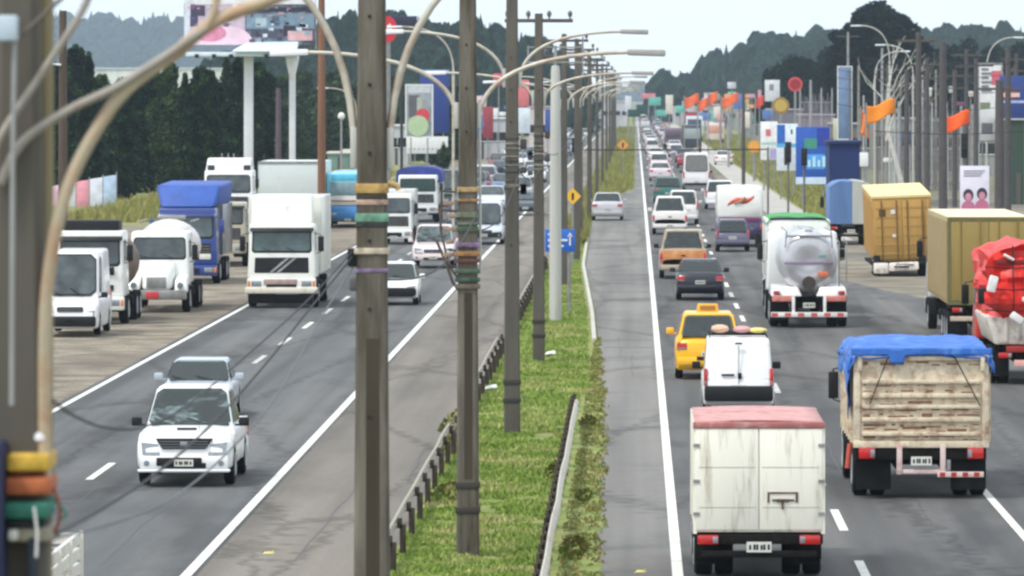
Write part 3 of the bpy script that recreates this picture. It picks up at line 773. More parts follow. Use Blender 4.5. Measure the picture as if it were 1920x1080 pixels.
# ------------------------------------------------------------------ container trailers on the right-hand yard
def corr_side(root, x, y0, y1, z0, z1, P, step=.28, d=.03):
    m = MB(); sx = 1 if x > 0 else -1
    k = int((y1 - y0) / step)
    for i in range(k):
        a = y0 + i * step; m.box(min(x, x + sx * d), max(x, x + sx * d), a, a + step * .55, z0 + .12, z1 - .12)
    return m.build('corrugation', P, root)

def khaki_container():
    Y = 180; W = 2.45; L = 12.2
    P = mat('khaki_container', (168, 148, 104), rough=.6, var=.06, scale=1.5, dirt=(128, 108, 66), dirt_amt=.3, dirt_scale=1.2)
    D = mat('khaki_doors_shaded', (150, 128, 70), rough=.6, var=.08, scale=1.5, dirt=(110, 90, 50), dirt_amt=.4, dirt_scale=2, streak=True)  # khaki darkened to paint the rear face turned from the sun
    RF = mat('container_roof_lit', (222, 208, 172), rough=.6, var=.05)  # khaki lightened to paint the bright light on the roof
    X = X_at(1777, Y) + W / 2
    r = truck('container_truck', 0, Y, 1, W, L + 3, 'long khaki container lorry with flat roof painted brightly lit, parked right of the tanker', 'truck', X=X, axles=[1.0, 2.3, 3.6, 12.5], cabH=3.2, cabc=(214, 214, 210), zr=.03)
    b = MB().box(-W / 2, W / 2, 0, L, 1.22, 3.80, .01).build('container', P, r)
    corr_side(b, -W / 2, .2, L - .2, 1.22, 3.80, P); corr_side(b, W / 2, .2, L - .2, 1.22, 3.80, P)
    box('container_roof', RF, b, -W / 2 + .01, W / 2 - .01, .01, L - .01, 3.802, 3.83)
    for sx in (-1, 1):
        d = box('rear_door', D, r, min(sx * .015, sx * (W / 2 - .10)), max(sx * .015, sx * (W / 2 - .10)), -.03, -.004, 1.34, 3.68, .005)
        m = MB()
        for xx in (.28, .85): m.tube([(sx * xx, -.05, 1.30), (sx * xx, -.05, 3.72)], .02, 6)
        m.build('lock_rod', D, d)
    m = MB(); m.box(-W / 2 - .01, W / 2 + .01, -.035, .04, 3.70, 3.81).box(-W / 2 - .01, W / 2 + .01, -.035, .04, 1.20, 1.33)
    for sx in (-1, 1): m.box(min(sx * (W / 2 - .10), sx * (W / 2 + .01)), max(sx * (W / 2 - .10), sx * (W / 2 + .01)), -.035, .04, 1.33, 3.70)
    m.build('door_frame', mat('door_frame_olive', (104, 100, 60), rough=.7), r)
    box('rear_bumper', mat('bumper_tan', (190, 170, 150), rough=.6, var=.15, scale=8), r, -1.15, 1.15, -.06, .04, .72, .86, .01)
    tail_cluster(r, 2.3, 1.05, w=.3, h=.14, plate_z=.95)
khaki_container()

def tilted_container():
    Y = 250; W = 2.42; L = 6.1
    P = mat('ochre_container', (186, 146, 78), rough=.65, var=.08, scale=1.6, dirt=(120, 88, 44), dirt_amt=.35, dirt_scale=1.8, streak=True)
    RF = mat('ochre_roof_lit', (232, 208, 146), rough=.6, var=.05)  # lighter ochre paints the light falling on the roof
    r = empty('freight_container', (X_at(1694, Y), Y, .62), 0, 'leaning ochre freight container with closed ribbed doors and a roof painted brightly lit', 'container')
    r.rotation_euler = (math.radians(3.6), math.radians(-2.2), math.radians(1.5))
    b = MB().box(-W / 2, W / 2, 0, L, 0, 2.62, .02).build('container_body', P, r)
    corr_side(b, -W / 2, .2, L - .2, 0, 2.6, P); corr_side(b, W / 2, .2, L - .2, 0, 2.6, P)
    box('container_roof', RF, b, -W / 2 - .02, W / 2 + .02, -.03, L + .02, 2.622, 2.72)
    for sx in (-1, 1):
        d = box('rear_door', P, r, min(sx * .02, sx * (W / 2 - .08)), max(sx * .02, sx * (W / 2 - .08)), -.035, -.005, .08, 2.50, .006)
        m = MB()
        for k in range(6): m.box(min(sx * .08, sx * (W / 2 - .14)), max(sx * .08, sx * (W / 2 - .14)), -.05, -.034, .28 + k * .38, .36 + k * .38)
        m.build('door_rib', P, d)
        m = MB()
        for xx in (.22, .85): m.tube([(sx * xx, -.07, .05), (sx * xx, -.07, 2.53)], .022, 6)
        m.build('lock_rod', mat('dark_ochre', (110, 84, 46), rough=.7), d)
    box('warning_mark', mat('brown_mark', (92, 66, 40)), r, -.95, -.68, -.058, -.05, 1.86, 2.16)
    m = MB(); m.box(-.46, -.28, -.058, -.05, 1.96, 2.14); m.box(-.42, -.28, -.058, -.05, 1.0, 1.12)
    m.build('paper_label', WHITE, r)
tilted_container()
def trailer_bed():
    Y = 248; r = empty('flatbed_trailer', (X_at(1690, Y), Y, .02), 0, 'low trailer with white beat-up bumper under the leaning ochre container', 'trailer')
    box('deck', UNDER, r, -1.2, 1.2, .5, 8, .46, .58, .01)
    wv = mat('battered_white', (224, 216, 206), rough=.6, var=.12, scale=5, dirt=(110, 88, 76), dirt_amt=.5, dirt_scale=4)
    MB().box(-1.12, -.52, .1, .5, .12, .55, .04).build('bumper_block', wv, r)
    m = MB(); m.hull8([(-.5, 0, .22), (.72, -.1, .30), (-.5, .5, .22), (.72, .4, .30), (-.48, .05, .56), (.70, -.05, .62), (-.48, .45, .56), (.7, .35, .62)], .05)
    m.build('bent_panel', wv, r)
    m = MB(); m.box(-.3, .3, -.12, -.04, .38, .44, .01); m.box(-.2, .5, -.13, -.05, .50, .53, .01); m.build('bumper_gap', BLACK, r)
    for y in (1.6, 2.9):
        for sx in (-1, 1): wheel(r, sx * .95, y, .42, .28)
trailer_bed()

def grey_tarp_truck():
    Y = 300; W = 2.15
    r = truck('tarpaulin_truck', 1596, Y, 1, W, 8, 'parked lorry with a half blue and half grey tarpaulin hood, left of the leaning container', 'truck', axles=[1.4, 2.7, 6.8], cabH=2.7, zr=.02)
    def hood(x0, x1, m, nm):
        rings = []
        for i in range(12):
            y = i / 11 * 6.0
            ring = []
            for k in range(14):
                a = PI * k / 13; u = k / 13; x = x0 + (x1 - x0) * u
                full = x / (W / 2); z = 3.18 - .32 * abs(full) ** 4 + .05 * nz(x * 3, y * 1.5)
                ring.append((x, y + .03 * nz(x * 4, 1, 3), z))
            ring += [(x1, y, 1.05), (x0, y, 1.05)]
            rings.append(ring)
        MB().loft(rings).build(nm, m, r, angle=60)
    hood(-W / 2, .05, mat('dull_blue_tarp', (92, 122, 168), rough=.8, var=.2, scale=2, streak=True), 'tarpaulin')
    hood(.055, W / 2, mat('grey_tarp', (176, 178, 170), rough=.8, var=.12, scale=2, streak=True), 'tarpaulin')
    tail_cluster(r, W, .85, plate_z=.7)
    box('crash_bar', UNDER, r, -1.0, 1.0, -.05, .05, .42, .54, .01)
grey_tarp_truck()

def red_truck():
    Y = 155; W = 2.5; L = 8
    r = truck('recycling_truck', 0, Y, 1, W, L, 'truck piled with crumpled red and white tarpaulin bundles at the right edge of the picture', 'truck', X=X_at(1848, Y) + 1.28, axles=[1.3, 2.6, 6.6], cabH=2.8, cabc=(200, 60, 50), zr=.03)
    wht = mat('grimy_white_body', (214, 206, 194), rough=.6, var=.15, scale=4, dirt=(110, 90, 80), dirt_amt=.5, dirt_scale=3.5)
    red = mat('red_tarp', (212, 40, 28), rough=.45, var=.25, scale=4, dirt=(230, 90, 60), dirt_amt=.2, dirt_scale=3, bump=.5, bump_scale=4)
    m = MB(); m.hull8([(-W / 2 + .2, 0, 1.05), (W / 2, 0, 1.05), (-W / 2 + .2, 5.8, 1.05), (W / 2, 5.8, 1.05), (-W / 2, 0, 1.75), (W / 2, 0, 1.75), (-W / 2, 5.8, 1.75), (W / 2, 5.8, 1.75)], .06)
    b = m.build('load_body', wht, r)
    m = MB()
    for k in range(5): m.box(-.8 + k * .45, -.72 + k * .45, -.06, .02, 1.12, 1.70, .01)
    m.build('body_rib', wht, b)
    rr = random.Random(3)
    bm = bmesh.new(); bmesh.ops.create_cube(bm, size=1); bmesh.ops.subdivide_edges(bm, edges=bm.edges[:], cuts=13, use_grid_fill=True)
    for v in bm.verts:
        x, y, z = v.co; X_ = x * 2.5; Y_ = 2.9 + y * 5.7; Z_ = 2.65 + z * 1.9
        Z_ -= .25 * abs(2 * x) ** 4 * (z > 0) ; X_ += .22 * (z < 0) * (x < 0) * abs(2 * z)
        n = .22 * (abs(nz(X_ * 1.1, Y_ * .5, Z_ * 1.1)) - .2) * 2.4 + .19 * nz(X_ * 3, Y_ * 1.5, Z_ * 3.4)
        if abs(y) > .49: Y_ += (n * 1.6) * (1 if y > 0 else -1)
        if abs(x) > .49: X_ += n * (1 if x > 0 else -1)
        if z > .49: Z_ += n
        v.co = (X_, Y_, Z_)
    m = MB(); bm.verts.index_update(); m.add([v.co[:] for v in bm.verts], [[v.index for v in f.verts] for f in bm.faces]); bm.free()
    m.build('red_tarpaulin', red, r, angle=22)
    m = MB()
    for z in (1.95, 2.5, 3.05): m.tube([(-1.3, -.2, z), (-.6, -.34, z - .04), (0, -.26, z), (.7, -.36, z - .03), (1.3, -.2, z)], .018, 5)
    for x in (-.6, .5): m.tube([(x, -.2, 3.6), (x, -.36, 2.9), (x + .03, -.3, 2.2), (x, -.2, 1.7)], .018, 5)
    m.build('load_rope', BLACK, r)
    MB().box(-1.0, 1.25, -.24, -.14, 3.10, 3.24, .02).build('dark_strap', mat('dark_red_strap', (120, 24, 22), rough=.7), r)
    m = MB()
    for (x, z, w, h, t) in ((-.7, 3.3, .3, .07, .5), (.2, 2.9, .12, .3, .4), (.9, 2.5, .35, .1, -.5), (-.5, 1.75, .35, .2, .6), (.1, 1.95, .3, .1, -.2), (-.30, 2.22, .12, .12, 0), (.02, 2.38, .14, .10, 0), (.72, 1.80, .8, .24, .1), (.75, 3.46, .9, .12, .05), (-1.12, 2.62, .22, .42, .25)):
        M = Matrix.Translation((x, -.40, z)) @ Matrix.Rotation(t, 4, 'Y')
        m.box(-w / 2, w / 2, -.02, .22, -h / 2, h / 2, .03, M)
    m.build('white_wrapping', mat('white_wrap', (226, 222, 220), rough=.6, var=.15, scale=5), r)
    m = MB(); m.box(-1.48, -1.26, -.14, .06, 2.1, 2.5, .04); m.build('side_mirror', BLACK, r)
    box('bumper', mat('red_frame', (150, 40, 36), rough=.6, var=.2), r, -.75, 1.2, -.08, .05, .86, 1.02, .01)
    box('reflector', mat('reflector_pink', (226, 170, 160), rough=.4), r, -.55, .4, -.10, .0, .50, .66, .01)
    tail_cluster(r, W, .78, plate_z=.6, inset=.3)
red_truck()
# ================================================================== LEFT CARRIAGEWAY (towards the camera)
def hilux():
    r = car('pickup_truck', 'pickup', 345, 114.7, -1, (240, 241, 240), 'white double-cab pickup with black mirrors and hood scoop, nearest vehicle on the left carriageway', 'pickup truck', W=1.82, H=1.80, dirt=.03, grille=False, detail=3)
    L = 5.2; z = 1.02
    m = MB().hull8([(-.46, L - .1, .72), (.46, L - .1, .72), (-.40, L + .035, .72), (.40, L + .035, .72), (-.56, L - .12, .92), (.56, L - .12, .92), (-.52, L + .005, .92), (.52, L + .005, .92)], .02)
    g = m.build('grille', BLACK, r)
    m = MB()
    for k in range(3): m.box(-.46, .46, L + .02, L + .034, .755 + k * .05, .765 + k * .05)
    m.box(-.07, .07, L + .02, L + .045, .78, .86, .01)
    m.build('grille_slats', mat('satin_grey', (150, 152, 156), rough=.4, metal=.4), g)
    MB().hull8([(-.24, L - 1.02, 1.075), (.24, L - 1.02, 1.075), (-.24, L - .70, 1.02), (.24, L - .70, 1.02), (-.20, L - 1.0, 1.12), (.20, L - 1.0, 1.12), (-.22, L - .72, 1.10), (.22, L - .72, 1.10)], .015).build('hood_scoop', paint((240, 241, 240), amt=.03), r)
    box('scoop_opening', BLACK, r, -.19, .19, L - .715, L - .70, 1.04, 1.09)
    box('intake', BLACK, r, -.34, .52, L + .048, L + .068, .40, .56, .02)
    MB().box(-.88, .88, L - .05, L + .075, .28, .345, .03).build('bumper_lip', paint((240, 241, 240), amt=.03), r)
hilux()
car('sedan', 'sedan', 364, 137.6, -1, (178, 186, 194), 'white sedan directly behind the white double-cab pickup', 'car', W=1.62, H=1.33, dirt=.05)
def old_truck():
    Y = 211; W = 2.5; L = 8.5
    r = truck('cab_over_truck', 528, Y, -1, W, L, 'white cab-over truck with diagonal bars across its dark grille and a tall roof fairing', 'truck', cabc=(238, 238, 230), cabL=2.0, cabz=1.02, cabH=2.95, deflector=1.0, grille='diagonal', axles=[1.5, L - 1.35], cabdirt=.12, visor=BLACK, glassm=mat('truck_glass', (70, 92, 90), rough=.12, var=.35, scale=2, coat=.5), wr=.5)
    cargo_box(r, W + .06, 0, L - 2.15, 1.15, 3.85, paint((226, 226, 216), amt=.1), doors=True)
    box('bumper_box', paint((230, 222, 205), amt=.3), r, -1.28, 1.28, L + .02, L + .20, .50, .72, .04)
    box('pinkish_panel', mat('faded_pink_panel', (176, 150, 146), rough=.6, var=.15, scale=6), r, -.55, .62, L + .125, L + .14, .82, 1.0, .01)
    box('underrun', BLACK, r, -1.1, 1.1, L - .4, L - .1, .16, .46, .02)
old_truck()
car('hatchback', 'hatch', 739, 213.6, -1, (240, 240, 240), 'white hatchback with a black front bumper, half hidden by the nearest median pole', 'car', W=1.68, H=1.46, dirt=.05, bumper=BLACK)
o = [q for q in col.objects if q.get('label', '').startswith('white hatchback with a black front')][0]
MB().box(-.72, .80, 3.65, 3.79, .30, .62, .05).build('front_guard', BLACK, o)
car('suv', 'suv', 812, 259, -1, (222, 206, 204), 'pinkish white off-road car behind the white hatchback', 'car', W=1.80, H=1.80, dirt=.15, head_rgb=None)
def small_truck(px, Y, lab, c, H=2.2, W=1.95, boxH=2.5, boxc=(205, 205, 200), L=5.8, **k):
    r = truck('light_truck', px, Y, -1, W, L, lab, 'truck', cabc=c, cabL=1.6, cabz=.72, cabH=H, axles=[1.2, L - 1.1], wr=.36, visor=False, **k)
    cargo_box(r, W, 0, L - 1.7, .95, boxH, paint(boxc, amt=.15))
    return r
small_truck(738, 300, 'white light truck with a grey windscreen, between the first two median poles', (232, 232, 228), H=2.5, boxH=2.7)
car('van', 'bigvan', 907, 300, -1, (196, 202, 212), 'silver-blue van close beside the median edge line on the left carriageway', 'van', W=1.95, H=2.1, dirt=.1)
car('sedan', 'sedan', 921, 385, -1, (200, 204, 210), 'silver car right behind the silver-blue van', 'car', W=1.85, H=1.6, detail=1)
car('suv', 'suv', 908, 480, -1, (206, 206, 210), 'light grey off-road car with dark bumper, far back on the left carriageway', 'car', W=1.95, H=1.75, detail=1, bumper=BLACK)
car('suv', 'suv', 973, 420, -1, (170, 172, 176), 'grey car seen between the third and fourth median poles', 'car', W=1.85, H=1.7, detail=1)
car('hatchback', 'hatch', 934, 600, -1, (120, 40, 40), 'dark red car far away on the left carriageway', 'car', W=1.9, H=1.6, detail=1)
car('sedan', 'sedan', 960, 680, -1, (225, 225, 228), 'tiny white car at the far end of the left carriageway', 'car', W=1.9, H=1.6, detail=1)

def bus():
    Y = 339; W = 2.45; L = 10; H = 3.15
    r = empty('bus', (X_at(652, Y), Y + L, .05), PI, 'light blue and white coach with a darker blue lower front', 'bus')
    lo = shell(L, W, [(0, 1.2), (1, 1.2)], .38, [2.4, 7.6], .48, nose=(.92, .93)).build('lower_body', paint((58, 132, 196), amt=.1), r, angle=50)
    mid = shell(L, W - .01, [(0, 1.75), (1, 1.75)], 1.16, [], .4, nose=(.92, .93), endz=.0).build('waist_panel', paint((224, 220, 212), amt=.1), r, angle=50)
    up = shell(L, W - .02, [(0, 3.1), (.95, 3.1), (1, 3.0)], 1.72, [], .4, nose=(.92, .93)).build('upper_body', paint((130, 202, 224), amt=.06), r, angle=50)
    MB().box(-1.03, 1.03, L - .08, L + .02, 1.80, 2.55, .06).build('windscreen', mat('bus_glass', (128, 152, 160), rough=.15, var=.2), r)
    MB().box(-.9, .9, L - .05, L + .025, 2.62, 2.98, .03).build('destination_panel', mat('cyan_band', (92, 190, 222), rough=.4), r)
    MB().box(-1.0, 1.0, L - .04, L + .022, 1.42, 1.52, .01).build('brown_stripe', mat('brown_line', (150, 110, 84)), r)
    for sx in (-1, 1):
        box('headlight', LENS, r, min(sx * .62, sx * 1.0), max(sx * .62, sx * 1.0), L - .02, L + .03, .62, .82, .02)
        m = MB()
        for k in range(6): m.box(min(sx * (W / 2 - .03), sx * (W / 2 + .002)), max(sx * (W / 2 - .03), sx * (W / 2 + .002)), .8 + k * 1.5, 2.1 + k * 1.5, 1.85, 2.6)
        m.build('side_windows', GLASSD, r)
        for y in (2.4, 7.6): wheel(r, sx * (W / 2 - .15), y, .48, .28)
    box('front_bumper', paint((40, 60, 84), amt=.1), r, -1.18, 1.18, L - .1, L + .06, .3, .5, .04)
    plate(r, L + .062, .42, 1)
bus()

def blue_tarp_truck():
    Y = 352; W = 2.5; L = 8.5
    r = truck('tarpaulin_truck', 783, Y, -1, W, L, 'white truck with a dark green windscreen under an arched navy blue tarpaulin', 'truck', cabc=(222, 224, 222), cabL=2, cabz=.95, cabH=2.75, axles=[1.4, L - 1.4], glassm=mat('dark_green_glass', (36, 62, 54), rough=.15, var=.3), visor=False)
    cargo_box(r, W, 0, L - 2.2, 1.1, 2.7, paint((222, 220, 216), amt=.15), doors=False)
    rings = []
    for i in range(10):
        y = -.05 + i / 9 * (L - 2.1)
        outer = [((W / 2 + .1) * math.cos(PI * k / 16), y, 2.6 + (.62) * math.sin(PI * k / 16) ** .45) for k in range(17)]
        rings.append(outer + [(-(W / 2 + .08), y, 2.3), (W / 2 + .08, y, 2.3)])
    MB().loft(rings).build('tarpaulin', mat('navy_tarp', (52, 62, 132), rough=.7, var=.2, scale=2), r, angle=60)
blue_tarp_truck()

# stake-bed truck leaving at the lower left corner
def stake_truck():
    L = 8.0; W = 2.1; Xr = -7.03
    r = truck('stake_truck', 0, 68.6, -1, W, L, 'flatbed truck with white slatted sides leaving at the lower left corner', 'truck', X=Xr - W / 2, cabH=2.2, cabz=.8, cabL=1.7, axles=[1.4, 6.8], wr=.4, cabc=(225, 222, 214))
    box('bed_floor', mat('red_brown_bed', (104, 40, 36), rough=.8, var=.2, scale=4), r, -W / 2 + .03, W / 2 - .03, 0.03, L - 1.9, .90, 1.0)
    wht = paint((226, 224, 214), amt=.2)
    for sx in (-1, 1):
        m = MB()
        x0, x1 = sorted((sx * (W / 2 - .05), sx * W / 2))
        for k in range(5): m.box(x0, x1, 0, L - 1.9, 1.0 + k * .19, 1.14 + k * .19)
        for k in range(5): m.box(min(sx * W / 2, sx * (W / 2 + .04)), max(sx * W / 2, sx * (W / 2 + .04)), .02 + k * 1.45, .12 + k * 1.45, .92, 1.93)
        m.build('slatted_side', wht, r)
    m = MB()
    for k in range(5): m.box(-W / 2 + .06, W / 2 - .06, -.0, .05, 1.0 + k * .19, 1.14 + k * .19)
    m.build('tail_board', wht, r)
    m = MB().box(-W / 2 + .1, W / 2 - .1, .3, L - 2.2, 1.0, 1.72, .15)
    m.build('bed_cargo', mat('red_brown_load', (104, 34, 34), rough=.9, var=.25, scale=4), r)
    tail_cluster(r, W, .8, plate_z=.7)
stake_truck()

# ================================================================== PARKED VEHICLES, LEFT YARD
ZY = .02
def ground_van():
    r = car('panel_van', 'bigvan', 131, 186, -1, (238, 238, 240), 'tall white van with a dark lower bumper, front vehicle of the parked row', 'van', W=1.72, H=2.60, dirt=.08, L=5.2)
    MB().box(-.80, .86, 5.12, 5.28, .30, .62, .06).build('lower_bumper', BLACK, r)
    return r
ground_van()
def parked_white_truck():
    Y = 196; W = 2.35; L = 7.4
    r = truck('parked_truck', 168, Y, -1, W, L, 'parked white cab-over truck with a dark sun visor, behind the tall white van', 'truck', cabc=(232, 233, 228), cabL=2.0, cabz=.9, cabH=3.05, axles=[1.3, 2.6, L - 1.4], visor=BLACK, glassm=mat('truck_glass_b', (62, 74, 76), rough=.12, var=.4, scale=2, coat=.5), zr=ZY, grille=None)
    m = MB()
    for (x, z, w, h) in ((-.80, 1.62, .40, .26), (.1, 1.62, .5, .26), (-.78, 1.10, .42, .20), (.05, 1.12, .35, .26), (.55, 1.12, .35, .26)): m.box(x, x + w, L - .02, L + .012, z, z + h, .005)
    m.build('front_vents', BLACK, r)
    box('roof_box', BLACK, r, -.9, .9, L - 1.9, L - .6, 3.05, 3.38, .04)
    brown = mat('brown_tank', (118, 96, 84), rough=.6, var=.2, scale=2, dirt=(80, 66, 56), dirt_amt=.5)
    rings = []
    for i in range(14):
        t = i / 13; k = math.sin(PI * min(max(t, .06), .94)) ** .45
        rings.append([(1.24 * k * math.cos(a * PI / 12), .3 + t * 5.0, 1.95 + 1.10 * k * math.sin(a * PI / 12)) for a in range(24)])
    MB().loft(rings).build('mixer_drum', brown, r, angle=50)
parked_white_truck()
def bonnet_truck():
    Y = 207; W = 2.2; L = 8.0
    X = X_at(293, Y)
    r = empty('parked_tanker', (X, Y + L, ZY), PI, 'parked white truck with a rounded bonnet and silver tank, third in the left-hand row', 'truck')
    P = paint((236, 237, 232), amt=.1)
    chassis(r, W, L)
    for y in (1.3, 2.6, L - 1.0):
        for sx in (-1, 1): wheel(r, sx * (W / 2 - .14), y, .48, .26)
    c = cab(r, 2.1, L - 3.3, L - 1.3, .95, 2.75, P, grille=None, visor=False)
    shellm = MB().hull8([(-.62, L - 1.5, .80), (.62, L - 1.5, .80), (-.50, L, .75), (.50, L, .75), (-.58, L - 1.5, 1.75), (.58, L - 1.5, 1.75), (-.42, L - .15, 1.40), (.42, L - .15, 1.40)], .16, seg=3)
    b = shellm.build('bonnet', P, r)
    box('radiator_grille', STEEL, b, -.34, .34, L - .02, L + .02, .85, 1.22, .02)
    for sx in (-1, 1):
        f = MB().hull8([(sx * .82 - .26, L - 1.6, .70), (sx * .82 + .26, L - 1.6, .70), (sx * .82 - .24, L - .15, .65), (sx * .82 + .24, L - .15, .65), (sx * .80 - .22, L - 1.55, 1.30), (sx * .80 + .22, L - 1.55, 1.30), (sx * .80 - .2, L - .45, 1.15), (sx * .80 + .2, L - .45, 1.15)], .10).build('fender', P, r)
        MB().tube([(sx * .80, L - .35, .95), (sx * .80, L - .12, .93)], .11, 12).build('headlight', LENS, f)
    MB().box(-1.05, 1.05, L, L + .16, .45, .78, .05).build('front_bumper', STEEL, r)
    box('red_plate', mat('red_plate_paint', (206, 60, 66)), r, -.10, .34, L + .155, L + .175, .50, .72, .01)
    rings = []
    for i in range(12):
        t = i / 11; k = math.sin(PI * min(max(t, .04), .96)) ** .25
        rings.append([(1.12 * k * math.cos(a * PI / 14), .1 + t * 4.4, 2.15 + .95 * k * math.sin(a * PI / 14)) for a in range(28)])
    MB().loft(rings).build('tank', mat('silver_tank', (214, 208, 206), rough=.35, metal=.3, var=.1), r, angle=50)
    m = MB(); m.box(-.5, .5, 1, 1.5, 3.05, 3.2, .04); m.tube([(-.9, .4, 3.05), (-.9, 4.2, 3.05)], .03, 6); m.tube([(.9, .4, 3.05), (.9, 4.2, 3.05)], .03, 6)
    m.build('tank_hatch', STEEL, r)
bonnet_truck()
def blue_truck():
    Y = 238; W = 2.5; L = 8.0
    r = truck('blue_truck', 350, Y, -1, W, L, 'parked royal blue cab-over truck with a blue tarpaulin on top', 'truck', cabc=(36, 62, 132), cabL=2.1, cabz=.75, cabH=3.0, axles=[1.4, 2.7, L - 1.4], visor=paint((30, 50, 110)), mirror=paint((36, 62, 132)), glassm=mat('truck_glass_c', (86, 104, 106), rough=.12, var=.3, scale=2, coat=.5), zr=ZY)
    b = cargo_box(r, W, 0, L - 2.3, 1.1, 3.1, paint((90, 92, 96), amt=.3), doors=False)
    bl = mat('royal_tarp', (50, 86, 164), rough=.6, var=.15, scale=2, bump=.3, bump_scale=4)
    MB().hull8([(-1.22, .2, 3.08), (1.22, .2, 3.08), (-1.05, L - .35, 3.02), (1.05, L - .35, 3.02), (-1.30, .1, 3.98), (1.30, .1, 3.98), (-1.28, L - 1.1, 3.90), (1.28, L - 1.1, 3.90)], .12, seg=3).build('tarpaulin', bl, r)
    box('mid_plate', mat('dull_yellow_letters', (120, 112, 60)), r, -.5, .6, L - .05, L + .025, 1.38, 1.48, .01)
    box('white_mark', PLATE, r, -.95, -.5, L - .05, L + .028, .98, 1.20, .02)
blue_truck()
def beige_truck():
    Y = 262; W = 2.4; L = 9
    r = truck('flatbed_truck', 412, Y, -1, W, L, 'beige-grey parked lorry half hidden between the blue truck and the white cab-over', 'truck', cabc=(176, 170, 150), cabL=2, cabz=1.0, cabH=2.8, axles=[1.4, 2.7, L - 1.4], zr=ZY, cabdirt=.4)
    cargo_box(r, W, 0, 6.7, 1.1, 1.9, paint((96, 98, 92), amt=.4), doors=False)
beige_truck()
def sleeper_lorry():
    Y = 330; W = 2.9
    r = truck('sleeper_lorry', 428, Y, -1, W, 5.5, 'big white high-roof tractor cab with small roof windows, left of the long pale trailer', 'truck', cabc=(240, 240, 240), cabL=2.6, cabz=1.0, cabH=3.35, deflector=.65, axles=[1.2, 4.2], zr=ZY, cabdirt=.03, visor=False)
    for x in (-1.02, .95):
        box('roof_window', GLASSD, r, x - .18, x + .20, 5.2 - .9, 5.2 - .05 + .12, 3.12, 3.62, .03)
    Pm = paint((236, 236, 236), amt=.03)
    m = MB()
    for x in (-.2, .1, .45): m.tube([(x, 4, 3.98), (x, 4, 4.25)], .03, 6)
    m.build('roof_horn', STEEL, r)
    t = empty('semi_trailer', (X_at(545, 336), 336, ZY), PI - .0, 'long pale green-grey box trailer parked behind the white cab-over truck', 'trailer')
    b = cargo_box(t, 3.6, -9, 0, 1.1, 3.75, mat('pale_trailer', (206, 214, 210), rough=.55, var=.05, scale=1, dirt=(150, 150, 140), dirt_amt=.2), doors=False)
    box('front_header', STEEL, t, -1.8, 1.8, -.02, .03, 3.62, 3.76)
    for y in (-8, -6.8, -2):
        for sx in (-1, 1): wheel(t, sx * 1.5, y, .48, .3)
sleeper_lorry()
car('parked_car', 'suv', 256, 462, -1, (60, 64, 70), 'dark car parked on the slope beyond the banner fence', 'car', W=2.3, H=1.25, detail=1)

for (kd, px_, Y, c, lb) in (('suv', 868, 330, (64, 72, 78), 'dark grey off-road car half behind the cable-frame pole'), ('bigvan', 836, 400, (60, 84, 82), 'dark green van behind the pinkish off-road car'), ('sedan', 985, 372, (52, 56, 66), 'dark sedan just left of the crossarm pole on the left carriageway'), ('hatch', 944, 455, (90, 110, 140), 'blue-grey hatchback behind the silver car'), ('sedan', 880, 430, (150, 156, 166), 'mid-grey car left of the blue-grey hatchback'), ('suv', 1000, 520, (214, 214, 214), 'white off-road car seen between the fourth pole and the pale lamp post')):
    car('distant_vehicle' if Y > 450 else 'car', kd, px_, Y, -1, c, lb, 'car' if kd != 'bigvan' else 'van', W=1.85, detail=1)
# ================================================================== SETTING
def strip(name, m, left, right, z, y0, y1, step=10, kind='structure', parent=None, amp=0, closed=None):
    """sheet between two edge functions of Y"""
    ys = []; y = y0
    while y < y1: ys.append(y); y += step * max(1, y / 200)
    ys.append(y1)
    v = []; f = []
    for y in ys:
        a, b = left(y), right(y); n = 5
        for k in range(n): v.append((a + (b - a) * k / (n - 1), y, z))
    for i in range(len(ys) - 1):
        for k in range(4): f.append((i * 5 + k, i * 5 + k + 1, i * 5 + k + 6, i * 5 + k + 5))
    mb = MB(); mb.v = v; mb.f = f
    o = mb.build(name, m, parent, smooth=False)
    if kind: o['kind'] = kind
    return o

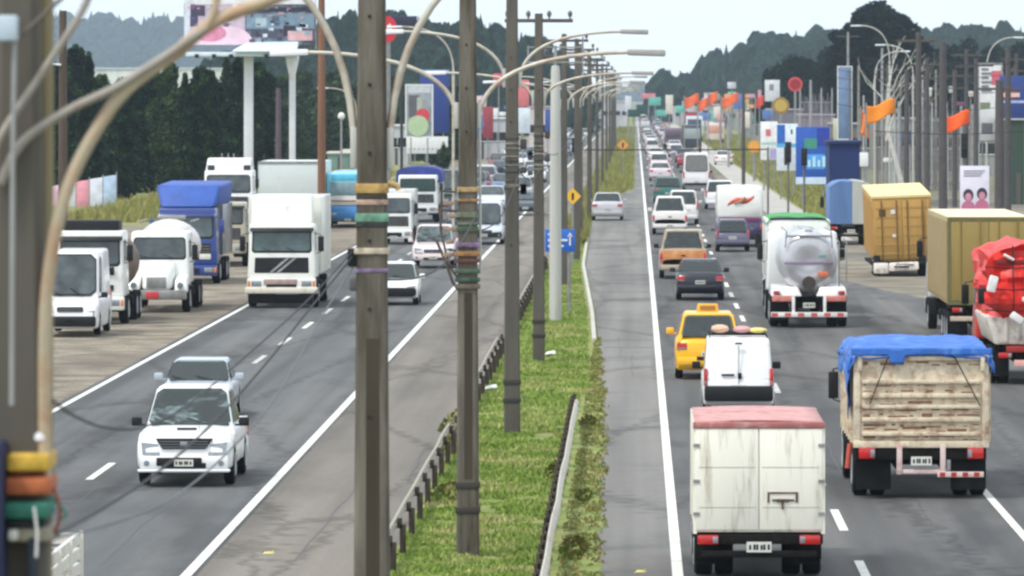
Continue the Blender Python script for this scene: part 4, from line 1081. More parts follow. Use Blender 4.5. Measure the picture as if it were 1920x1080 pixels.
def ground_mat(name, rgbs, scale=.4, var=.25, rough=.95, fine=12, streaky=False, patches=None, cracks=None, spec=.25, tracks=0):
    m = bpy.data.materials.new(name); m.use_nodes = True; nt = m.node_tree; N = nt.nodes; Lk = nt.links; b = N['Principled BSDF']
    tc = N.new('ShaderNodeTexCoord'); mp = N.new('ShaderNodeMapping'); Lk.new(tc.outputs['Object'], mp.inputs[0])
    if streaky: mp.inputs['Scale'].default_value = (1, .045, 1)
    n1 = N.new('ShaderNodeTexNoise'); n1.inputs['Scale'].default_value = scale; n1.inputs['Detail'].default_value = 7; Lk.new(mp.outputs[0], n1.inputs[0])
    rp = N.new('ShaderNodeValToRGB'); e = rp.color_ramp.elements
    e[0].position = .36; e[1].position = .64
    e[0].color = lin(rgbs[0]) + [1]; e[1].color = lin(rgbs[-1]) + [1]
    for i, c in enumerate(rgbs[1:-1]):
        el = e.new(.36 + .28 * (i + 1) / (len(rgbs) - 1)); el.color = lin(c) + [1]
    Lk.new(n1.outputs['Fac'], rp.inputs['Fac'])
    n2 = N.new('ShaderNodeTexNoise'); n2.inputs['Scale'].default_value = fine; n2.inputs['Detail'].default_value = 4; Lk.new(tc.outputs['Object'], n2.inputs[0])
    r2 = N.new('ShaderNodeValToRGB'); r2.color_ramp.elements[0].position = .3; r2.color_ramp.elements[1].position = .75
    r2.color_ramp.elements[0].color = (1 - var,) * 3 + (1,); r2.color_ramp.elements[1].color = (1 + var,) * 3 + (1,)
    Lk.new(n2.outputs['Fac'], r2.inputs['Fac'])
    mx = N.new('ShaderNodeMix'); mx.data_type = 'RGBA'; mx.blend_type = 'MULTIPLY'; mx.inputs[0].default_value = 1
    Lk.new(rp.outputs['Color'], mx.inputs[6]); Lk.new(r2.outputs['Color'], mx.inputs[7])
    out = mx.outputs[2]
    if patches:
        n4 = N.new('ShaderNodeTexNoise'); n4.inputs['Scale'].default_value = patches[1]; n4.inputs['Detail'].default_value = 5
        mp4 = N.new('ShaderNodeMapping'); mp4.inputs['Scale'].default_value = (1, patches[3] if len(patches) > 3 else .2, 1); mp4.inputs['Location'].default_value = (7, 3, 1)
        Lk.new(tc.outputs['Object'], mp4.inputs[0]); Lk.new(mp4.outputs[0], n4.inputs[0])
        r4 = N.new('ShaderNodeValToRGB'); r4.color_ramp.elements[0].position = .52; r4.color_ramp.elements[1].position = .66
        r4.color_ramp.elements[0].color = (0, 0, 0, 1); r4.color_ramp.elements[1].color = (patches[2],) * 3 + (1,)
        Lk.new(n4.outputs['Fac'], r4.inputs[0])
        m4 = N.new('ShaderNodeMix'); m4.data_type = 'RGBA'; Lk.new(r4.outputs[0], m4.inputs[0]); Lk.new(out, m4.inputs[6]); m4.inputs[7].default_value = lin(patches[0]) + [1]
        out = m4.outputs[2]
    if cracks:
        vo = N.new('ShaderNodeTexVoronoi'); vo.feature = 'DISTANCE_TO_EDGE'; vo.inputs['Scale'].default_value = cracks
        mp5 = N.new('ShaderNodeMapping'); mp5.inputs['Scale'].default_value = (1, .12, 1); nd = N.new('ShaderNodeTexNoise'); nd.inputs['Scale'].default_value = 1.5
        Lk.new(tc.outputs['Object'], nd.inputs[0])
        ad = N.new('ShaderNodeMix'); ad.data_type = 'RGBA'; ad.blend_type = 'LINEAR_LIGHT'; ad.inputs[0].default_value = .4
        Lk.new(tc.outputs['Object'], ad.inputs[6]); Lk.new(nd.outputs['Color'], ad.inputs[7]); Lk.new(ad.outputs[2], mp5.inputs[0]); Lk.new(mp5.outputs[0], vo.inputs['Vector'])
        r5 = N.new('ShaderNodeValToRGB'); r5.color_ramp.elements[0].position = 0; r5.color_ramp.elements[1].position = .032
        r5.color_ramp.elements[0].color = (.62, .62, .62, 1); r5.color_ramp.elements[1].color = (1, 1, 1, 1); Lk.new(vo.outputs['Distance'], r5.inputs[0])
        m5 = N.new('ShaderNodeMix'); m5.data_type = 'RGBA'; m5.blend_type = 'MULTIPLY'; m5.inputs[0].default_value = 1
        Lk.new(out, m5.inputs[6]); Lk.new(r5.outputs[0], m5.inputs[7]); out = m5.outputs[2]
    if tracks:
        mp6 = N.new('ShaderNodeMapping'); mp6.inputs['Scale'].default_value = (1, .006, 1); n6 = N.new('ShaderNodeTexNoise'); n6.inputs['Scale'].default_value = 1.0; n6.inputs['Detail'].default_value = 3
        Lk.new(tc.outputs['Object'], mp6.inputs[0]); Lk.new(mp6.outputs[0], n6.inputs[0])
        r6 = N.new('ShaderNodeValToRGB'); r6.color_ramp.elements[0].position = .35; r6.color_ramp.elements[1].position = .65
        r6.color_ramp.elements[0].color = (1 - tracks,) * 3 + (1,); r6.color_ramp.elements[1].color = (1 + tracks,) * 3 + (1,); Lk.new(n6.outputs['Fac'], r6.inputs[0])
        m6 = N.new('ShaderNodeMix'); m6.data_type = 'RGBA'; m6.blend_type = 'MULTIPLY'; m6.inputs[0].default_value = 1
        Lk.new(out, m6.inputs[6]); Lk.new(r6.outputs[0], m6.inputs[7]); out = m6.outputs[2]
    Lk.new(out, b.inputs['Base Color']); b.inputs['Roughness'].default_value = rough; b.inputs['Specular IOR Level'].default_value = spec
    bp = N.new('ShaderNodeBump'); bp.inputs['Strength'].default_value = .35; bp.inputs['Distance'].default_value = .02
    Lk.new(n2.outputs['Fac'], bp.inputs['Height']); Lk.new(bp.outputs[0], b.inputs['Normal'])
    return m

M_GROUND = ground_mat('earth_and_scrub', [(96, 98, 78), (112, 108, 86), (88, 96, 66)], .05)
M_ASPH_L = ground_mat('asphalt_bluish', [(78, 80, 81), (91, 92, 92), (102, 101, 99)], .55, .10, .85, 14, True, ((70, 70, 70), .5, .8), cracks=.25, tracks=.24)
M_ASPH_R = ground_mat('asphalt_dark', [(77, 77, 76), (89, 88, 87), (100, 98, 95)], .6, .10, .85, 14, True, ((66, 66, 67), .5, .8), cracks=.25, tracks=.24)
M_SHOULD = ground_mat('asphalt_brownish', [(106, 101, 94), (118, 112, 104), (127, 120, 111)], .5, .12, .9, 14, True, ((94, 90, 84), .4, .6), cracks=.3, tracks=.16)
M_BAY = ground_mat('asphalt_grey', [(110, 108, 105), (120, 118, 114), (128, 125, 120)], .5, .10, .9, 14, True, ((90, 90, 90), .3, .7, .5), cracks=.3, tracks=.16)
M_GRAVEL = ground_mat('gravel_dirt', [(104, 96, 84), (128, 119, 104), (150, 140, 123)], .7, .3, .95, 8, False, ((98, 90, 80), .18, .8, .25))
M_YARD = ground_mat('yard_dirt', [(104, 98, 86), (124, 116, 101), (140, 131, 114)], .35, .15, .95, 8, False, ((74, 75, 74), .12, .9, .25))
M_GRASSB = ground_mat('grass_soil', [(102, 116, 60), (122, 136, 72), (144, 140, 92)], .6, .25, .95, 14, False, ((116, 96, 64), .7, .35, .5))
M_VERGE = ground_mat('verge_grass', [(118, 122, 74), (132, 134, 82), (142, 138, 92)], .25, .2, .95, 6)
M_PATH = ground_mat('concrete_path', [(156, 152, 144), (168, 164, 156), (176, 172, 164)], .5, .08, .9, 8)
M_LINE = mat('road_paint', (218, 218, 210), rough=.7, var=.05, scale=3, dirt=(150, 148, 142), dirt_amt=.32, dirt_scale=1.8)
M_LINEY = mat('road_paint_worn', (196, 194, 186), rough=.7, var=.08, scale=3, dirt=(112, 110, 108), dirt_amt=.6, dirt_scale=2.2)

YE = 3200
g = MB().box(-3500, 3500, -60, 6500, -2, 0).build('ground', M_GROUND, None, smooth=False); g['kind'] = 'structure'
LE, LD, RD = -13.7, -10.57, -6.96
c_ = lambda k: (lambda y: k)
left_road = strip('left_road', M_ASPH_L, c_(-13.95), c_(-6.8), .04, 20, YE)
left_sh = strip('left_shoulder', M_SHOULD, c_(-6.8), c_(-3.92), .04, 20, YE)
bay = [(20, -.55), (95, -.62), (135, -.75), (180, -1.15), (205, -1.4), (263, -2.2), (380, -2.7), (430, -2.5), (455, -.9), (480, -.1), (3200, -.1)]
ledge = lambda y: interp(bay, y) + (.22 * nz(y * .28, 1) + .10 * nz(y * 1.1, 5) if y < 180 else 0)
right_bay = strip('lay_by', M_BAY, ledge, c_(.62), .04, 20, YE, step=.8)
right_road = strip('right_road', M_ASPH_R, c_(.62), c_(6.62), .04, 20, YE)
right_sh = strip('right_shoulder', M_ASPH_R, c_(6.62), lambda y: interp([(20, 14), (200, 13.0), (240, 8.4), (300, 7.2), (600, 7.2), (3200, 7.2)], y), .04, 20, YE)
strip('gravel_lot', M_GRAVEL, lambda y: interp([(20, -40), (300, -40), (400, -20), (3200, -15)], y), c_(-13.95), .02, 20, 1500)
strip('dirt_yard', M_YARD, c_(6.6), lambda y: interp([(20, 60), (280, 60), (420, 60), (430, 13), (1500, 13)], y), .015, 20, 560)
strip('verge', M_VERGE, lambda y: interp([(345, 11), (420, 10.6), (1500, 10.2)], y), lambda y: interp([(345, 12.2), (430, 15.5), (1500, 22)], y), .035, 345, 1500)
strip('footpath', M_PATH, lambda y: interp([(300, 8.3), (1500, 7.6)], y), lambda y: interp([(300, 11.2), (420, 10.6), (1500, 10.2)], y), .04, 300, 1500)
strip('grass_bank', M_VERGE, lambda y: -60, lambda y: interp([(345, -22), (420, -21.5), (1500, -19)], y), .03, 345, 1400)
med = strip('median', M_GRASSB, c_(-3.92), lambda y: ledge(y) + .05, .045, 20, YE, step=.8)
# markings
def line(parent, x, w, y0, y1, nm='edge_line', m=None):
    return box(nm, m or M_LINE, parent, x - w / 2, x + w / 2, y0, y1, .045, .05)
line(left_road, RD, .17, 30, 2500); line(left_road, LE, .15, 30, 2500, m=M_LINE)
line(right_road, .66, .17, 30, 2500); line(right_road, 6.56, .15, 30, 135); line(right_road, 6.56, .15, 300, 2500)
def dashes(parent, x, start, period, ln, n, w=.15):
    for k in range(n): line(parent, x, w, start + k * period, start + k * period + ln, 'lane_dash', M_LINE if k % 3 else M_LINEY)
dashes(left_road, LD, 117 - 5 * 12.6, 12.6, 5.2, 60)
dashes(right_road, 3.57, 103.3 - 2 * 11.9, 11.9, 5.2, 62)
# repairs, joints and tar-sealed cracks in the asphalt
rp2 = random.Random(9)
M_TAR = mat('tar_seal', (76, 76, 77), rough=.7, var=.15); M_PATCH = mat('patch_asphalt', (78, 78, 79), rough=.95, var=.15, scale=8); M_PATCHL = mat('patch_asphalt_light', (122, 119, 114), rough=.95, var=.12, scale=8)
for parent, x0_, x1_, n_ in ((right_bay, -.5, .5, 3), (right_road, .9, 6.4, 7), (left_road, -13.5, -7.2, 8), (left_sh, -6.6, -4.3, 4)):
    for k in range(n_):
        x = rp2.uniform(x0_, x1_); y = 90 + 250 * rp2.random() ** 1.3; pts = []
        for q in range(9): pts.append((x, y)); x = min(x1_, max(x0_, x + rp2.uniform(-.05, .05))); y += rp2.uniform(1, 3)
        mb = MB(); w_ = .010
        for q, (a_, b_) in enumerate(pts): mb.v += [(a_ - w_, b_, .0435), (a_ + w_, b_, .0435)]
        mb.f = [(2 * q, 2 * q + 1, 2 * q + 3, 2 * q + 2) for q in range(8)]
        mb.build('sealed_crack', M_TAR, parent, smooth=False)
for y, x0_, m_ in ((142.5, -.6, M_PATCHL), (178, -.9, M_TAR), (183.5, -1.0, M_TAR), (228, -1.6, M_TAR), (250, -1.9, M_PATCH), (282, -2.1, M_PATCH), (120, -.4, M_PATCHL)):
    box('joint', m_, right_bay, x0_, .5, y, y + .25, .0405, .044)
# kerb of the lay-by
ys = [182 + i * 4 for i in range(46)]
mb = MB()
for i in range(len(ys) - 1):
    a, b_ = ys[i], ys[i + 1]; x0, x1 = interp(bay, a), interp(bay, b_)
    mb.hull8([(x0 - .14, a, .04), (x0 + .02, a, .04), (x1 - .14, b_ - .03, .04), (x1 + .02, b_ - .03, .04), (x0 - .12, a, .17), (x0 + .0, a, .17), (x1 - .12, b_ - .03, .17), (x1, b_ - .03, .17)], .01, seg=1)
kb = mb.build('kerb', mat('kerb_concrete', (186, 184, 172), rough=.85, var=.12, scale=2, dirt=(110, 104, 92), dirt_amt=.4), None); kb['kind'] = 'structure'

# guard rails
def rail(label, x, y0, y1, face):
    r = empty('guard_rail', (x, y0, .045), 0, label, 'guard rail', 'rails along the grass median')
    L = y1 - y0
    prof = [(-.02, .40), (.03, .45), (-.01, .52), (.03, .59), (-.02, .66), (-.045, .66), (-.015, .59), (-.05, .52), (-.015, .45), (-.045, .40)]
    n = max(2, int(L / 4)); rings = []
    for i in range(n + 1):
        y = L * i / n; w = .025 * nz(y * .2, x); d = 0
        if i == 0 or i == n: d = -.18
        rings.append([(face * px_ + w, y, (z if face > 0 else .53 + (z - .53) * .62) + d + .02 * nz(y * .3, 4)) for px_, z in prof])
    MB().loft(rings).build('rail_beam', mat('rail_galv' if face > 0 else 'rail_galv_dull', (184, 180, 166) if face > 0 else (150, 144, 128), rough=.6, metal=.1, var=.12, scale=3, dirt=(140, 112, 84), dirt_amt=.35), r)
    k = 0; y = .5
    while y < L:
        pw = .05 if face < 0 else .05; p = MB().box(-face * .14 - pw, -face * .14 + pw, y - .06, y + .06, -.1, .56 if face > 0 else .50, .012)
        p.box(min(-face * .05, -face * .13), max(-face * .05, -face * .13), y - .06, y + .06, .44, .60)
        p.build('post', mat('rail_post', (70, 62, 52), rough=.9, var=.25, scale=6), r)
        y += 3.9 if face < 0 else 1.9; k += 1
        if k > 90: break
    return r
rail('long guard rail at the left edge of the grass median, nearest stretch', -3.90, 70, 130, 1 * -1)
rail('short guard rail at the left median edge beyond the weed gap', -3.90, 141, 175, -1)
rail('guard rail at the right edge of the grass median, beside the lay-by asphalt', -1.30, 60, 138.5, 1)
rail('far guard rail stretch at the left edge of the median, beyond the fourth pole', -3.90, 182, 260, -1)

# grass: blades as one mesh per patch
def grass(name, n, fx, y0, y1, h, m, label, zz=.05, pw=1.6):
    v = []; f = []; rr = random.Random(hash(name) % 1000 if False else len(name))
    for i in range(n):
        t = rr.random() ** pw; y = y0 + (y1 - y0) * t
        a, b = fx(y); x = a + (b - a) * rr.random()
        k = .5 + nz(x * 1.3, y * .5) + .35 * nz(x * 5, y * 2)
        if k < .12: continue
        s = 1 + y / 200
        hh = h * (.4 + k) * rr.uniform(.6, 1.3); w = .022 * s * rr.uniform(.6, 1.5)
        an = rr.uniform(0, PI); dx, dy = math.cos(an) * w, math.sin(an) * w
        lx, ly = rr.uniform(-.5, .5) * hh, rr.uniform(-.5, .5) * hh
        q = len(v)
        v += [(x - dx, y - dy, zz), (x + dx, y + dy, zz), (x + lx, y + ly, zz + hh)]
        f.append((q, q + 1, q + 2))
    me = bpy.data.meshes.new(name); me.from_pydata(v, [], f); me.materials.append(m)
    o = bpy.data.objects.new(name, me); col.objects.link(o)
    return tag(o, label, 'grass', kind='stuff')
M_BLADE = ground_mat('grass_blades', [(116, 140, 62), (138, 158, 80), (168, 168, 112)], .6, .35, .9, 9, spec=.1)
M_BLADEY = ground_mat('dry_grass_blades', [(132, 130, 72), (146, 142, 84), (120, 128, 62)], .5, .25, .9, 5)
M_WEED = ground_mat('weed_leaves', [(104, 122, 60), (128, 130, 74), (150, 132, 94)], 2, .3, .9, 9, spec=.1)
grass('grass', 90000, lambda y: (-3.85, interp(bay, y) - .25 if y > 150 else -1.35), 85, 330, .085, M_BLADE, 'green grass covering the median between the guard rails', pw=1.9)
grass('tall_grass', 45000, lambda y: (-3.7, interp(bay, y) - .1), 300, 1300, .5, M_BLADEY, 'yellowish grass on the far part of the median', pw=1.6)
grass('weeds', 4500, lambda y: (-1.22, ledge(y) + .12), 85, 185, .06, M_WEED, 'weeds and soil creeping over the asphalt edge right of the rail', pw=1.3)
grass('verge_grass', 26000, lambda y: (interp([(345, 11), (420, 10.8), (1500, 10.4)], y), interp([(345, 12.2), (430, 15.5), (1500, 22)], y)), 350, 1100, .3, M_BLADEY, 'dry grass on the verge beside the footpath, below the blue billboards', pw=1.2)
grass('bank_grass', 26000, lambda y: (-34, -22), 350, 560, .55, M_BLADEY, 'dry yellow-green grass on the bank behind the parked trucks', pw=1.1)
# bushes growing by the left rail
def bush(x, y, rx, ry, h, label, m=None, n=300, group='low weeds by the guard rail', nm='weed_clump', cat='weed'):
    v = []; f = []; rr = random.Random(int(x * 100 + y))
    for i in range(n):
        a = rr.uniform(0, 2 * PI); d = rr.random() ** .5; px_ = x + rx * d * math.cos(a); py_ = y + ry * d * math.sin(a)
        z = h * (1 - d * d) * rr.random() ** .6 + .05; s = rr.uniform(.04, .10) * max(1, h * 1.5)
        q = len(v); n1 = Vector((rr.uniform(-1, 1), rr.uniform(-1, 1), rr.uniform(-1, 1))).normalized(); n2 = n1.cross(Vector((.3, .5, .8))).normalized()
        c = Vector((px_, py_, z)); v += [tuple(c - n1 * s), tuple(c + n2 * s * .5), tuple(c + n1 * s), tuple(c - n2 * s * .5)]; f.append((q, q + 1, q + 2, q + 3))
    for i in range(8):
        a = rr.uniform(0, 2 * PI); q = len(v); d = rr.random() * .4
        bx, by = x + rx * d * math.cos(a), y + ry * d * math.sin(a)
        v += [(bx - .01, by, .03), (bx + .01, by, .03), (bx + .1 * math.cos(a), by, h * .8)]; f.append((q, q + 1, q + 2))
    me = bpy.data.meshes.new(nm); me.from_pydata(v, [], f); me.materials.append(m or M_WEED)
    o = bpy.data.objects.new(nm, me); col.objects.link(o)
    return tag(o, label, cat, group)
bush(-3.95, 134, .40, 2.6, .50, 'dark weed clump in the gap between the two left rail stretches', n=260)
bush(-3.75, 127, .30, 2.2, .40, 'weed clump at the far end of the nearest left rail, beside the second pole')
bush(-3.35, 112, .5, 3, .25, 'low weeds along the inner side of the nearest left rail')
bush(-1.05, 137, .22, 1.6, .18, 'weeds growing round the far end of the right rail')
bush(-.95, 112, 12e-2, 1.4, .10, 'weeds beside the middle of the right rail')
bush(-1.0, 99, .22, 2.4, .16, 'green weeds beside the near end of the right rail')
bush(-1.55, 118, .2, 2, .3, 'broad-leaved weeds on the grass side of the right rail')
# litter
for (x, y, lb) in ((X_at(1032, 172), 172, 'white scrap of litter on the grass by the fourth pole'), (X_at(921, 152), 152, 'white plastic scrap on the grass right of the second pole')):
    b = MB().hull8([(x - .18, y - .3, .10), (x + .16, y - .2, .13), (x - .15, y + .3, .10), (x + .12, y + .25, .11), (x - .10, y - .2, .18), (x + .14, y - .1, .22), (x - .12, y + .2, .16), (x + .08, y + .2, .2)], .02).build('litter', WHITE, None)
    tag(b, lb, 'litter')
M_LEAFY = mat('yellow_litter', (200, 190, 120), rough=.8)
for (px_, py_, lb) in ((503, 1042, 'yellowish scrap lying on the left shoulder asphalt'), (1200, 1077, 'yellowish scrap on the lay-by asphalt at the bottom edge')):
    y = Y_of(py_); x = X_at(px_, y)
    b = MB().hull8([(x - .10, y - .2, .045), (x + .10, y - .15, .045), (x - .08, y + .2, .045), (x + .1, y + .2, .045), (x - .08, y - .15, .06), (x + .09, y - .1, .07), (x - .07, y + .15, .06), (x + .08, y + .15, .065)]).build('litter', M_LEAFY, None)
    tag(b, lb, 'litter')

# ------------------------------------------------------------------ median poles
PX = -2.70
def arm_pts(side, y, zb, reach, ztip, off=.2):
    P0 = Vector((side * off, y, zb)); pts = []
    P1 = Vector((side * (off + .02), y, zb + (ztip - zb) * .62)); P2 = Vector((side * (off + reach * .30), y, ztip - .02)); P3 = Vector((side * reach, y, ztip))
    for i in range(15):
        t = i / 14; pts.append((1 - t) ** 3 * P0 + 3 * (1 - t) ** 2 * t * P1 + 3 * (1 - t) * t * t * P2 + t ** 3 * P3)
    return pts
def lamp_head(mb, tip, side, s=1.0):
    x, y, z = tip; L = .62 * s
    mb.hull8([(x - side * .05, y - .07, z - .05), (x - side * .05 + side * L, y - .12, z - .07), (x - side * .05, y + .07, z - .05), (x - side * .05 + side * L, y + .12, z - .07),
              (x - side * .05, y - .06, z + .05), (x - side * .05 + side * L, y - .10, z + .04), (x - side * .05, y + .06, z + .05), (x - side * .05 + side * L, y + .10, z + .04)], .03)
    return mb
LAMPH = mat('lamp_grey', (150, 148, 142), rough=.5, var=.15)
LAMPW = mat('lamp_white', (228, 230, 232), rough=.5, var=.05)
ORD = ['first', 'second', 'third', 'fourth', 'fifth', 'sixth', 'seventh', 'eighth', 'ninth', 'tenth', 'eleventh', 'twelfth', 'thirteenth', 'fourteenth', 'fifteenth', 'sixteenth', 'seventeenth', 'eighteenth', 'nineteenth', 'twentieth']
def pole(Y, label, wb=.40, wt=.26, H=10.0, arms=None, slot=None, x=PX, m=None, depth=.28, group='utility poles standing in the grass median', cross=False, detail=2, tubem=None, collar=True):
    r = empty('utility_pole', (x, Y, .0), 0, label, 'utility pole', group)
    W = lambda z: (wb + (wt - wb) * z / H) / 2
    D = lambda z: (depth + (depth * .7 - depth) * z / H) / 2
    # plain shaft; slot adds a dark panel painting the shade of a recess
    rings = []
    zs_ = [0, 1, 2.2, 3.2, 3.2001, 5, 7, H]
    rings = []
    for z in zs_:
        w, d = W(z), D(z); b = .03
        rings.append([(-w + b, -d, z), (w - b, -d, z), (w, -d + b, z), (w, d - b, z), (w - b, d, z), (-w + b, d, z), (-w, d - b, z), (-w, -d + b, z)])
    MB().loft(rings).build('shaft', m or CONC, r, angle=30)
    if slot:
        z0, z1 = slot
        mb = MB().hull8([(-W(z0) * .30, -D(z0) - .003, z0), (W(z0) * .45, -D(z0) - .003, z0), (-W(z0) * .3, -D(z0) + .03, z0), (W(z0) * .45, -D(z0) + .03, z0),
                  (-W(z1) * .32, -D(z1) - .004, z1), (W(z1) * .48, -D(z1) - .004, z1), (-W(z1) * .32, -D(z1) + .03, z1), (W(z1) * .48, -D(z1) + .03, z1)], 0)
        mb.build('recess_shade_panel', mat('recess_shade', (72, 64, 52), rough=.95, var=.3, scale=3, streak=True), r)
    if collar:
        for z in (.75, 1.15): MB().box(-W(z) - .02, W(z) + .02, -D(z) - .02, D(z) + .02, z, z + .10, .01).build('collar', mat('dark_collar', (58, 54, 50), rough=.8, var=.2), r)
    if detail > 1:
        mb = MB()
        for z in (4.2, 5.3, 6.0, 6.9, 7.6, 8.3): mb.tube([(-.02, -D(z) - .012, z), (-.02, -D(z) + .01, z)], .02, 8)
        mb.build('bolt_holes', INK, r)
    if arms:
        zb, reach, zt = arms
        for sd in (-1, 1):
            pts = arm_pts(sd, 0, zb, reach, zt, off=W(zb) + .02)
            a = MB().tube(pts, [.042 - .012 * i / 14 for i in range(15)], 8).build('lamp_arm', tubem or GALV, r, angle=60)
            lamp_head(MB(), pts[-1], sd).build('lamp_head', LAMPH if sd > 0 else LAMPW, a)
            MB().box(min(sd * W(zb), sd * (W(zb) + .07)), max(sd * W(zb), sd * (W(zb) + .07)), -.05, .05, zb - .10, zb + .32, .01).build('arm_bracket', PALE, r)
    if cross:
        for z, wd, nn in cross:
            b = MB().box(-wd, wd, -.06, .06, z - .05, z + .05, .01).build('crossarm', mat('crossarm_dark', (92, 84, 78), rough=.85, var=.2), r)
            for k in range(nn):
                xx = -wd + .08 + (2 * wd - .16) * k / max(1, nn - 1)
                MB().lathe_x(0, 0, 0, [(0, .03), (.03, .06), (.07, .045), (.10, .07), (.14, .05), (.17, .02)], 10)
                q = MB(); q.loft([[(xx + rr_ * math.cos(a * PI / 5), rr_ * math.sin(a * PI / 5), z + .05 + zz_) for a in range(10)] for zz_, rr_ in ((0, .025), (.06, .025), (.07, .07), (.12, .05), (.14, .075), (.2, .05), (.23, .02))])
                q.build('insulator', mat('insulator_grey', (86, 84, 84), rough=.3), b)
    return r, W, D
def bands(r, W, D, spec):
    spec = [(z, h * .9, tuple(int(c * .78 + 110 * .22) for c in rgb), off) for z, h, rgb, off in spec]
    for z, h, rgb, off in spec:
        MB().box(-W(z) - off, W(z) + off, -D(z) - off, D(z) + off, z, z + h, .008).build('band', mat('band_%d_%d_%d' % rgb, rgb, rough=.85, var=.22, scale=9, dirt=tuple(int(c * .55) for c in rgb), dirt_amt=.5, dirt_scale=7), r)

def zpx(py, Y): return Z_at(py, Y)
# pole 2 metres from the camera frame edge: the big blurred one at the far left
r0, W0, D0 = pole(27, 'blurred concrete pole filling the left edge, nearest of the median row', arms=None, slot=None, wb=.42, wt=.12, H=10, detail=1, collar=False, m=CONCD)
r0.location.x = X_at(36, 27)
def P27(px_, py_, dy=0): Y = 27 + dy; return (X_at(px_, Y) - r0.location.x, dy, Z_at(py_, Y))
MB().tube([P27(80, 1200, .15), P27(82, 300, .15), P27(82, -200, .15)], .045, 10).build('cable_duct', mat('mossy_tube', (140, 130, 98), rough=.8, var=.2, streak=True), r0)
def curve(pts, n=24):
    P = [Vector(p) for p in pts]; P = [P[0] * 2 - P[1]] + P + [P[-1] * 2 - P[-2]]; out = []
    for i in range(1, len(P) - 2):
        for k in range(n):
            t = k / n; a, b, c, d = P[i - 1:i + 3]
            out.append(.5 * ((2 * b) + (c - a) * t + (2 * a - 5 * b + 4 * c - d) * t * t + (3 * b - a - 3 * c + d) * t ** 3))
    out.append(P[-2]); return out
ARMT = mat('lamp_arm_tan', (186, 174, 148), rough=.6, var=.12, scale=6, dirt=(166, 122, 88), dirt_amt=.55, dirt_scale=3)
ARMG = mat('lamp_arm_grey', (158, 152, 142), rough=.6, var=.15, scale=6, dirt=(120, 100, 84), dirt_amt=.4, dirt_scale=3)
a = MB().tube(curve([P27(84, 900, -.1), P27(84, 620, -.1), P27(98, 470, -.1), P27(128, 350, -.1), P27(178, 248, -.1), P27(240, 165, -.1), P27(330, 98, -.1), P27(400, 42, -.1), P27(500, 2, -.1), P27(650, -50, -.1), P27(900, -70, -.1)], 6), .030, 10).build('lamp_arm', ARMT, r0, angle=60)
MB().tube(curve([P27(0, 345, -.14), P27(30, 283, -.14), P27(66, 246, -.14), P27(135, 203, -.14), P27(215, 165, -.14), P27(300, 112, -.13), P27(385, 55, -.12)], 6), .020, 8).build('arm_stay', ARMG, r0, angle=60)
MB().tube(curve([P27(385, 55, -.12), P27(402, 20, -.12), P27(410, -30, -.12)], 5), .018, 8).build('arm_stay', ARMT, r0, angle=60)
MB().tube(curve([P27(-30, 320, -.2), P27(0, 258, -.2), P27(40, 195, -.2), P27(100, 105, -.2), P27(150, 28, -.2), P27(172, -20, -.2)], 5), .017, 8).build('arm_stay', ARMG, r0, angle=60)
MB().tube([P27(40, 66, -.2), P27(116, -4, -.2), P27(150, -40, -.2)], .010, 8).build('arm_stay', mat('dark_stay', (104, 96, 90), rough=.7), r0)
MB().tube([P27(22, 760, -.25), P27(24, 300, -.25), P27(28, 60, -.25)], .011, 8).build('conduit_pipe', mat('grey_pipe', (150, 152, 150), rough=.6), r0)
MB().box(P27(8, 0)[0], P27(44, 0)[0], -.30, -.2, Z_at(78, 27), Z_at(30, 27), .012).build('junction_box', mat('jbox', (186, 202, 212), rough=.5), r0)
def w27(px0, px1, py0, py1, rgb, nm, y0=-.22, y1=.16, bev=.012):
    return MB().box(P27(px0, 0)[0], P27(px1, 0)[0], y0, y1, Z_at(py1, 27), Z_at(py0, 27), bev).build(nm, mat('clamp_%d_%d_%d' % rgb, rgb, rough=.7, var=.25, scale=14), r0)
w27(22, 100, 846, 878, (196, 160, 62), 'band'); w27(24, 92, 880, 888, (110, 60, 34), 'band', -.2)
w27(20, 102, 890, 922, (172, 96, 58), 'band'); w27(18, 100, 936, 966, (46, 112, 94), 'band', -.24); w27(22, 92, 968, 982, (26, 34, 34), 'band')
w27(24, 104, 984, 1010, (146, 140, 124), 'band', -.2); w27(26, 44, 986, 1006, (196, 194, 184), 'clamp_end', -.28)
w27(-30, 20, 822, 1200, (30, 36, 66), 'equipment_box', -.35, .1); 
w27(60, 76, 1000, 1200, (40, 50, 62), 'cable_duct', -.2, -.15, .005)
MB().tube([P27(64, 950, -.26), P27(70, 1000, -.26), P27(68, 1045, -.26)], .006, 6).build('white_cord', WHITE, r0)
MB().tube(curve([P27(100, 915, -.1), P27(112, 950, -.1), P27(108, 985, -.1), P27(96, 1000, -.1)], 5), .008, 6).build('red_cord', mat('red_cord', (150, 62, 50), rough=.6), r0)
MB().tube(curve([P27(95, 930, -.1), P27(124, 962, -.1), P27(112, 975, -.1)], 5), .007, 6).build('green_cord', mat('green_cord', (60, 130, 104), rough=.6), r0)
c0 = MB().loft([[(P27(82, 0)[0] + rr_ * math.cos(a_ * PI / 8), -.1 + rr_ * math.sin(a_ * PI / 8), zz_) for a_ in range(16)] for zz_, rr_ in ((Z_at(846, 27), .012), (Z_at(824, 27), .02), (Z_at(822, 27), .034), (Z_at(812, 27), .032), (Z_at(806, 27), .012))])
c0.build('white_insulator', mat('porcelain_white', (226, 228, 232), rough=.3), r0)

